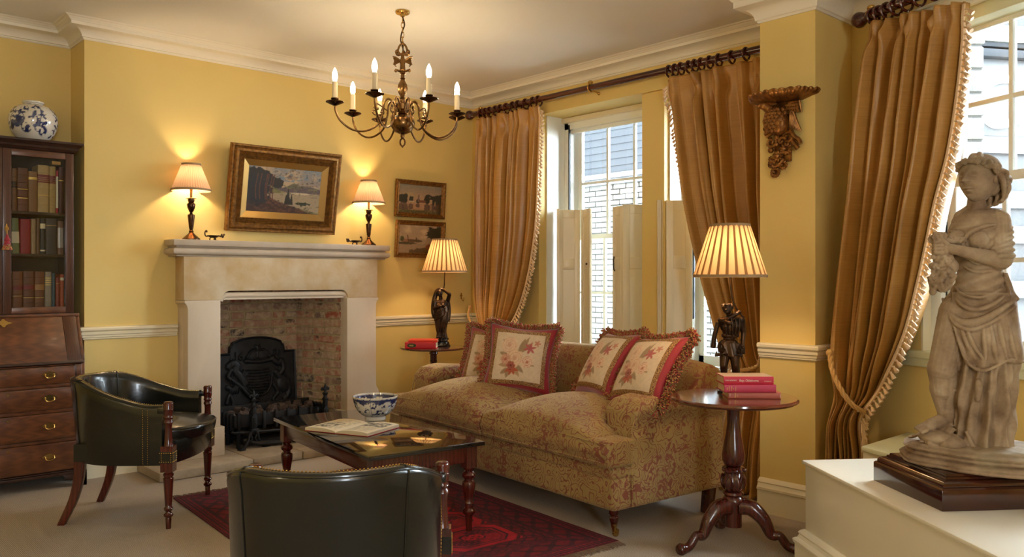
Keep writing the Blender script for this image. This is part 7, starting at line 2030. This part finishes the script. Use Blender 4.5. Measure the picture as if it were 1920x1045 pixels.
# ------------------------------------------------------------------ stone statue of a woman holding flowers
def mk_stone_statue():
    m, nt, b = newmat('weathered_cast_stone')
    v = coords(nt, 'Object'); n = noise(nt, v, 7, 6, .62); n2 = noise(nt, v, 3.2, 4)
    g = N(nt, 'ShaderNodeNewGeometry')
    r = ramp(nt, n, [(.34, S(122, 98, 74)), (.55, S(164, 142, 114)), (.7, S(184, 166, 140))])
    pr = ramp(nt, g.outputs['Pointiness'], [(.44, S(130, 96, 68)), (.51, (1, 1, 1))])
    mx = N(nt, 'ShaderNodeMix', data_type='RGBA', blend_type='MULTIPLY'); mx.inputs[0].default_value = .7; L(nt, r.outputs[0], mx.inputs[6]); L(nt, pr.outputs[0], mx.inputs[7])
    st = ramp(nt, n2, [(.56, (0, 0, 0)), (.68, (.5, .5, .5))]); m2 = N(nt, 'ShaderNodeMix', data_type='RGBA'); L(nt, st.outputs[0], m2.inputs[0]); L(nt, mx.outputs[2], m2.inputs[6]); m2.inputs[7].default_value = S(112, 104, 78)
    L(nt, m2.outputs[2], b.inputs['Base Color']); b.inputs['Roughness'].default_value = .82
    bump(nt, b, noise(nt, v, 60, 6, .7), .35, .003); return m
MAT['statue'] = mk_stone_statue()
sc_ = CS(1.700, 3.055)
stt = thing('statue', 'weathered stone statue of a woman in draped robes holding flowers, on the white plinth', 'statue', (sc_[0], sc_[1], .6190), YAW-math.atan2(865, 1547.5))
K = .001974      # metres per photo pixel, upright
KX = .001735     # and across, along the line of sight
def P(px, py, d=0.): return Vector(((px-1825)*KX, d, 1.3-(py-522.5)*K-.619))
rows_ = [(396,1812,1868,.034),(404,1800,1884,.052),(420,1789,1890,.068),(440,1785,1888,.078),(455,1786,1888,.082),(470,1790,1886,.076),(490,1796,1882,.070),(510,1797,1884,.070),(530,1794,1888,.076),(548,1784,1895,.086),(562,1775,1899,.092),(580,1766,1902,.098),(600,1760,1906,.102),(625,1756,1911,.106),(650,1751,1915,.108),(675,1746,1916,.108),(700,1742,1913,.108),(725,1744,1911,.108),(742,1752,1910,.108),(765,1762,1909,.108),(790,1764,1908,.110),(815,1762,1907,.114),(838,1756,1904,.118),(856,1752,1904,.120)]
ys = [r[0] for r in rows_]; Ls_ = [r[1] for r in rows_]; Rs_ = [r[2] for r in rows_]; Ds_ = [r[3] for r in rows_]
def hem(px): return interp(px, [1790, 1800, 1812, 1826, 1845, 1865, 1885, 1905, 1925], [585, 625, 665, 684, 690, 682, 672, 676, 676])
def body_pt(a, py):
    l, r_, ry = interp(py, ys, Ls_), interp(py, ys, Rs_), interp(py, ys, Ds_)
    c = (l+r_)/2; rx = (r_-l)/2*KX; px = c+rx/KX*cos(a); front = sin(a) < 0.25
    low = max(0, min(1, (py-560)/120)); y = ry*sin(a); off = 0
    if py > 548:
        if front and px > 1792 and py < hem(px): off += .012
        elif py > 600: off -= .006
        hz = (py-560)
        # long folds slanting down to the left front
        off += low*.0100*sin(px*.24+hz*.040)*(1 if py > hem(px) or not front else .4)
        if py > hem(px)-4 and px > 1790 and front:
            pv = px+.16*(py-700)*(1.35-(px-1790)/90)+5*sin(py*.021+px*.03); off += .017*(1-abs(sin(pv*.118)))**1.1-.004+.005*(1-abs(sin(pv*.26+1.1+py*.006)))
        off += .004*sin(px*.16-hz*.09)
        if py > hem(px) and px < 1800: off -= .010*math.exp(-((px-1796)/9)**2)
    elif py > 425:
        off += .0025*sin(py*.35+px*.12)
    n_ = Vector((cos(a)/max(rx, .01), sin(a)/max(ry, .01))); n_.normalize()
    return Vector(((c-1825)*KX+rx*cos(a)+n_.x*off, y+n_.y*off, 1.3-(py-522.5)*K-.619))
m = MB(); NA, NZ = 220, 260
m.grid(lambda u, v: body_pt(2*PI*u, 396+(856-396)*v), NA, NZ, closeu=True)
m.v.append(tuple(P(1835, 394))); m.f += [(len(m.v)-1, (i+1) % NA, i) for i in range(NA)]
m.v.append(tuple(P(1830, 858))); m.f += [(len(m.v)-1, (NZ-1)*NA+i, (NZ-1)*NA+(i+1) % NA) for i in range(NA)]
def surf(px, py, out=0.):
    l, r_ = interp(py, ys, Ls_), interp(py, ys, Rs_); c = (l+r_)/2; q = max(-.98, min(.98, (px-c)/((r_-l)/2))); a = -math.acos(q)
    p = body_pt(a, py); return p+Vector((cos(a)*out, sin(a)*out, 0))
def fold(pts, rad, out=.002, n=7): 
    Q = catmull([surf(x, y, out) for x, y in pts], n); rr_ = [rad*(.35+.65*sin(PI*(i+.5)/len(Q))) for i in range(len(Q))]; m.tube(Q, rr_, 8)
# rolled drapery round the hips and folds hanging from it
fold([(1776, 560), (1792, 590), (1815, 603), (1845, 596), (1872, 578), (1898, 556)], .014, .008)
fold([(1780, 566), (1798, 602), (1825, 614), (1860, 600), (1896, 572)], .008, .006)
fold([(1790, 545), (1812, 572), (1840, 578), (1870, 562), (1894, 540)], .009, .004)
fold([(1794, 535), (1815, 552), (1845, 556), (1880, 540)], .006, .003)
fold([(1888, 512), (1898, 530), (1894, 548), (1899, 562)], .014, .008); fold([(1884, 520), (1888, 540), (1886, 555)], .007, .006)
fold([(1785, 575), (1798, 612), (1808, 650), (1820, 676), (1842, 688), (1866, 680), (1890, 668), (1912, 672)], .0065, .004)
for dx in (0, 9, 17): fold([(1798+dx, 606), (1806+dx*1.3, 640), (1818+dx*1.6, 668)], .0075, .000)
for (x0, x1_) in ((1858, 1868), (1872, 1886), (1886, 1901), (1846, 1850)): fold([(x0, 604), ((x0+x1_)/2, 640), (x1_, 668)], .0085, -.001)
# under skirt: long slanting folds to the foot
fold([(1836, 705), (1838, 720), (1836, 745)], .014, .004)
fold([(1816, 800), (1836, 836), (1862, 848), (1890, 842), (1906, 826)], .011, .010)
fold([(1746, 728), (1760, 742), (1778, 738), (1794, 728)], .008, .006); fold([(1744, 712), (1758, 724), (1780, 722)], .005, .004)
# left (free) leg seen through the robe, bare shin, foot
m.cap(P(1796, 585, -.035), P(1772, 690, -.075), .058, .050, 18); m.cap(P(1770, 690, -.070), P(1772, 730, -.060), .050, .040, 18)
m.cap(P(1766, 728, -.055), P(1777, 785, -.045), .036, .022, 16)
m.cap(P(1775, 787, -.045), P(1748, 796, -.085), .026, .021, 16); m.cap(P(1750, 797, -.085), P(1730, 801, -.105), .021, .013, 14)
for k in range(5): m.cap(P(1733+k*2.6, 799+k*.9, -.108-.006*k+.012*(4-k)*.3), P(1722+k*3.4, 802+k*1.0, -.122-.008*k+.006), .0085, .0065, 10)
# near foot emerging under the hem
m.cap(P(1806, 832, -.095), P(1802, 842, -.150), .026, .020, 14)
for k in range(5): m.cap(P(1790+k*7.2, 842-.6*abs(k-2), -.148), P(1789+k*7.4, 847-.5*abs(k-2), -.172+.002*k), .0088-.0004*k, .0078-.0005*k, 10)
# cloth spread over the rock
for (a, b_, c) in (((1785, 795, -.06), (1762, 815, -.10), (1728, 826, -.12)), ((1788, 800, -.08), (1770, 824, -.12), (1742, 834, -.14)), ((1780, 785, -.04), (1748, 806, -.05), (1712, 822, -.06)), ((1795, 812, -.10), (1784, 832, -.13), (1766, 838, -.155)), ((1776, 800, -.02), (1740, 816, -.02), (1704, 828, -.03))):
    m.tube([p+Vector((0, 0, .003*sin(i*1.1))) for i, p in enumerate(catmull([P(*a), P(*b_), P(*c)], 6))], [.020, .020, .019, .018, .017, .016, .015, .014, .012, .010, .009, .008, .006], 8, flat=.55)
m.tube([(lambda q: P(1752+5*cos(q), 826+4*sin(q), -.135))(q) for q in np.linspace(0, 2*PI, 14)], .006, 7); m.ball(P(1752, 825, -.138), .006, 8, 6)
m.tube([(lambda q: P(1752+9*cos(q), 826+6*sin(q), -.125))(q) for q in np.linspace(0, 2*PI, 16)], .006, 7)
m.ball(P(1764, 818, -.075), (.070, .075, .026), 20, 12); m.ball(P(1790, 826, -.10), (.05, .06, .03), 18, 12)
for s_ in (-1, 1): m.cap(P(1834+s_*8, 392, .008), P(1834+s_*27, 407, .012), .022, .028, 14)
# shoulders, bust, neckline
m.cap(P(1806, 418, .01), P(1870, 412, .012), .034, .040, 18)
m.ball(P(1800, 450, -.052), (.034, .036, .034), 16, 12); m.ball(P(1838, 452, -.062), (.037, .036, .036), 16, 12)
fold([(1788, 432), (1800, 440), (1812, 462), (1818, 488)], .0075, .006); fold([(1812, 462), (1822, 440), (1845, 428), (1868, 424)], .008, .010)
fold([(1814, 470), (1830, 482), (1852, 478)], .006, .004); fold([(1816, 480), (1834, 494), (1858, 490)], .006, .004); fold([(1812, 500), (1832, 510), (1862, 508)], .0045, .003)
fold([(1790, 437), (1796, 434), (1806, 440)], .005, .006)
# sleeve with gathered folds, elbow and forearm across the body
m.cap(P(1874, 416, -.005), P(1878, 486, -.045), .043, .042, 20)
for k in range(6):
    py = 434+k*10; c = P(1875+.6*k, py, -.008-.007*k)
    Q = [c+Vector((.043*cos(q), .043*sin(q), .010*cos(q)+.004*sin(2*q+k))) for q in np.linspace(0, 2*PI, 22)[:-1]]; m.tube(Q, .0055+.0015*(k % 2), 7, closed=True)
m.cap(P(1876, 489, -.055), P(1812, 474, -.125), .030, .0205, 18); m.cap(P(1812, 474, -.125), P(1786, 467, -.135), .0205, .0165, 16)
# far arm
m.cap(P(1800, 428, .0), P(1785, 470, .0), .030, .026, 16); m.cap(P(1785, 470, .0), P(1778, 472, -.09), .022, .018, 14)
# hand: palm, four fingers curling round the stems, thumb
m.ball(P(1777, 466, -.138), (.022, .016, .024), 14, 10)
for k in range(4):
    y0 = 455+k*6.4; m.cap(P(1772, y0, -.148), P(1760, y0+.5, -.150), .0085, .0078, 9); m.cap(P(1760, y0+.5, -.150), P(1755.5, y0+2, -.138), .0078, .0068, 9); m.cap(P(1755.5, y0+2, -.138), P(1760, y0+3, -.126), .0066, .006, 8)
m.cap(P(1780, 458, -.146), P(1770, 449, -.150), .0088, .0072, 9); m.cap(P(1770, 449, -.150), P(1762, 450, -.148), .0072, .006, 8)
# posy in the hand
rs = random.Random(12)
def bloom(c, r_, n_=6):
    for k in range(n_):
        a = 2*PI*k/n_; m.ball(Vector(c)+Vector((r_*.62*cos(a), -.003+.003*sin(a*2), r_*.62*sin(a))), (r_*.42, r_*.34, r_*.42), 8, 6)
    m.ball(Vector(c)+Vector((0, -r_*.35, 0)), r_*.3, 8, 6)
bloom(P(1763, 446, -.150), .020); bloom(P(1753, 450, -.135), .015); bloom(P(1774, 444, -.130), .016); bloom(P(1790, 450, -.105), .017); bloom(P(1803, 452, -.100), .014); m.tube([P(1772, 450, -.13), P(1790, 455, -.11), P(1812, 450, -.09)], .010, 8)
# hanging garland below the hands
m.cap(P(1772, 482, -.120), P(1772, 530, -.110), .030, .036, 16); m.cap(P(1770, 480, -.12), P(1786, 500, -.10), .026, .030, 14)
for k in range(34):
    a = rs.uniform(-1.1, 1.0); py = 482+66*rs.random(); m.ball(P(1772+22*sin(a), py, -.112-.036*cos(a)), rs.uniform(.008, .014), 8, 6)
bloom(P(1781, 492, -.150), .018); bloom(P(1758, 522, -.140), .020); bloom(P(1774, 540, -.145), .018); bloom(P(1790, 518, -.130), .018); bloom(P(1762, 500, -.145), .014)
for k in range(6): m.tube([P(1770, 520+k*2, -.13), P(1752, 524+k*5, -.135), P(1744+k*1.6, 520+k*6, -.125)], [.008, .008, .005], 7)
# neck and head, looking to the left
m.cap(P(1834, 404, .006), P(1835, 372, -.002), .034, .030, 18); m.cap(P(1828, 400, -.02), P(1838, 376, -.02), .014, .012, 10)
HC = P(1838, 337, -.010); HS_ = 1.08
fwd = Vector((-.56, -.83, 0)).normalized(); sd_ = Vector((.83, -.56, 0)).normalized(); up_ = Vector((0, 0, 1))
def H(f, s_, u): return HC+(fwd*f+sd_*s_+up_*u)*HS_
M3 = Matrix((fwd, sd_, up_)).transposed()
# skull and an oval face as one lofted surface
def face(u, v):
    th = PI*v; ph_ = 2*PI*u; z = cos(th); r_ = sin(th)
    fx, sy = cos(ph_)*r_, sin(ph_)*r_
    low = max(0, -z)
    X = fx*(.066 if fx > 0 else .070)*(1-.10*low*(fx < 0)); Y = sy*.056*(1-.30*low**1.3); Z = z*.082
    if fx > 0:
        X += .004*math.exp(-((Z+.066)/.012)**2)*math.exp(-(Y/.016)**2)*1.4                # chin
        X += .0150*math.exp(-(Y/(.0070+.004*max(0, .02-Z)/.04))**2)*max(0, min(1, (.026-Z)/.034))*(Z > -.013)  # nose ridge
        X += .0120*math.exp(-(Y/.0095)**2)*math.exp(-((Z+.013)/.0062)**2)*.6
        X += .0030*math.exp(-((Z-.024)/.007)**2)*math.exp(-((abs(Y)-.020)/.016)**2)      # brow
        X -= .0085*math.exp(-((Z-.008)/.0105)**2)*math.exp(-((abs(Y)-.021)/.0105)**2)    # sockets
        X += .0050*math.exp(-((Z-.007)/.0050)**2)*math.exp(-((abs(Y)-.0215)/.0080)**2)   # eyes
        X += .0030*math.exp(-((Z+.022)/.016)**2)*math.exp(-((abs(Y)-.028)/.014)**2)      # cheeks
        X += .0060*math.exp(-((Z+.0335)/.0038)**2)*math.exp(-(Y/.0120)**2)               # lips
        X += .0062*math.exp(-((Z+.0425)/.0040)**2)*math.exp(-(Y/.0095)**2)
        X -= .0030*math.exp(-((Z+.0380)/.0016)**2)*math.exp(-(Y/.0140)**2)
        X -= .0035*math.exp(-((Z+.0520)/.0050)**2)*math.exp(-(Y/.0120)**2)
    return H(X, Y, Z)
mf = MB().grid(face, 220, 200, closeu=True)
me_f = mesh_of(mf, 'face', sharp=180, weld=True); me_f.materials.append(MAT['statue'])
HEAD = link('head', me_f, None, stt)
m.ball(H(-.020, 0, .006), (.062, .050, .066), 22, 16, M3)
# hair: waved locks swept back from a centre parting and falling to the nape
m.ball(H(-.026, 0, .024), (.064, .064, .068), 22, 16, M3); m.ball(H(-.058, .0, -.006), (.044, .048, .056), 18, 12, M3)
for k in range(17):
    q = -1+2*k/16; s0 = q*.050; h0_ = .062-.030*abs(q)
    pts_ = [H(.044-.022*abs(q), s0, h0_), H(.016, s0*1.25, .082-.046*abs(q)), H(-.035, s0*1.40, .078-.060*abs(q)), H(-.080, s0*1.15, .030-.030*abs(q)), H(-.096+.006*sin(k), s0*.8, -.020)]
    Q = catmull(pts_, 6); Q = [p+Vector((.003*sin(i*.9+k), .003*cos(i*.8+k), .003*sin(i*1.1+k*2))) for i, p in enumerate(Q)]; m.tube(Q, [.0085+.001*sin(i) for i in range(len(Q))], 7)
for k in range(16):
    q = (k/15-.5)*2; ph_ = k*1.3
    pts_ = [H(-.060-.020*(1-q*q), .046*q, .012), H(-.084-.010*(1-q*q), .050*q+.004*sin(ph_), -.028), H(-.074-.012*(1-q*q)+.008*sin(ph_), .042*q+.006*cos(ph_), -.062), H(-.060-.010*(1-q*q), .034*q+.008*sin(ph_+1), -.092+.012*abs(q))]
    m.tube(catmull(pts_, 6), [.010]*13+[.008]*5+[.005], 7)
for s_ in (-1, 1):
    for k in range(5): m.tube(catmull([H(.020-.012*k, s_*.050, .040-.006*k), H(-.008-.010*k, s_*(.062-.001*k), .020-.010*k), H(-.044-.006*k, s_*(.058-.003*k), -.002-.012*k), H(-.070, s_*.044, -.020-.012*k)], 5), .0085, 7)
    m.ball(H(-.004, s_*.056, -.006), (.010, .007, .015), 10, 8, M3)
for k in range(12):      # wreath of flowers over the brow
    q = -1+2*k/11; a = q*1.75; c = H(.058*cos(a)-.002, .062*sin(a), .050+.008*cos(a)-.012*abs(q))
    r1 = .0145 if k % 2 else .0115
    for j in range(5):
        b2 = 2*PI*j/5; m.ball(c+sd_*(r1*.6*cos(b2))+up_*(r1*.6*sin(b2))+fwd*.002, r1*.46, 7, 5)
    m.ball(c+fwd*.005*cos(a)+sd_*.005*sin(a), r1*.36, 7, 5)
for j in range(8):
    b2 = 2*PI*j/8; c = H(.004, .068, .026); m.ball(c+fwd*(.014*cos(b2))+up_*(.014*sin(b2)), .0068, 7, 5)
m.ball(H(.004, .072, .026), .007, 7, 5)
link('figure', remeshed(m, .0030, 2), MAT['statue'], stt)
# rock base
m = MB()
out = [(1690, -.02), (1697, -.085), (1722, -.140), (1768, -.180), (1812, -.212), (1868, -.218), (1925, -.205), (1945, -.150), (1950, .06), (1930, .14), (1860, .17), (1770, .16), (1712, .12), (1692, .06)]
NR = 140
OP = catmull([((x-1830)*KX, y, 0) for x, y in out+out[:1]], 10)
def rock(u, v):
    s_ = u*(len(OP)-1); i = min(int(s_), len(OP)-2); p = OP[i].lerp(OP[i+1], s_-i)
    z = v*.075; k = 1-.07*v-.05*max(0, v-.8)/.2+.012*sin(v*26)
    nz_ = mnoise.noise(Vector((p.x*14, p.y*14, z*22)))*.010+mnoise.noise(Vector((p.x*45, p.y*45, z*60)))*.004
    step = .014*sin(v*PI*3.2+3*p.x)
    q = Vector((p.x, p.y, 0)); d = q.normalized(); q = q*k+d*(nz_+step*.5); return (q.x+5*KX, q.y, z+.004*nz_*30*(v > .1))
m.grid(rock, NR, 24, closeu=True)
rim = [m.v[23*NR+i] for i in range(NR)]
for ring in range(1, 9):
    f = 1-ring/8.5
    for i in range(NR):
        x, y, z = rim[i]; zz = z+.012*(1-f)+.006*mnoise.noise(Vector((x*f*25, y*f*25, 3))); m.v.append(((x-5*KX)*f+5*KX, y*f, zz))
    b0 = (23+ring)*NR; b1 = (22+ring)*NR
    m.f += [(b1+i, b1+(i+1) % NR, b0+(i+1) % NR, b0+i) for i in range(NR)]
m.v.append((5*KX, 0, rim[0][2]+.014)); lastr = (23+8)*NR; m.f += [(lastr+i, lastr+(i+1) % NR, len(m.v)-1) for i in range(NR)]
m.f.append(tuple(range(NR-1, -1, -1)))
obj('rocky_base', m, MAT['statue'], stt, sharp=60)
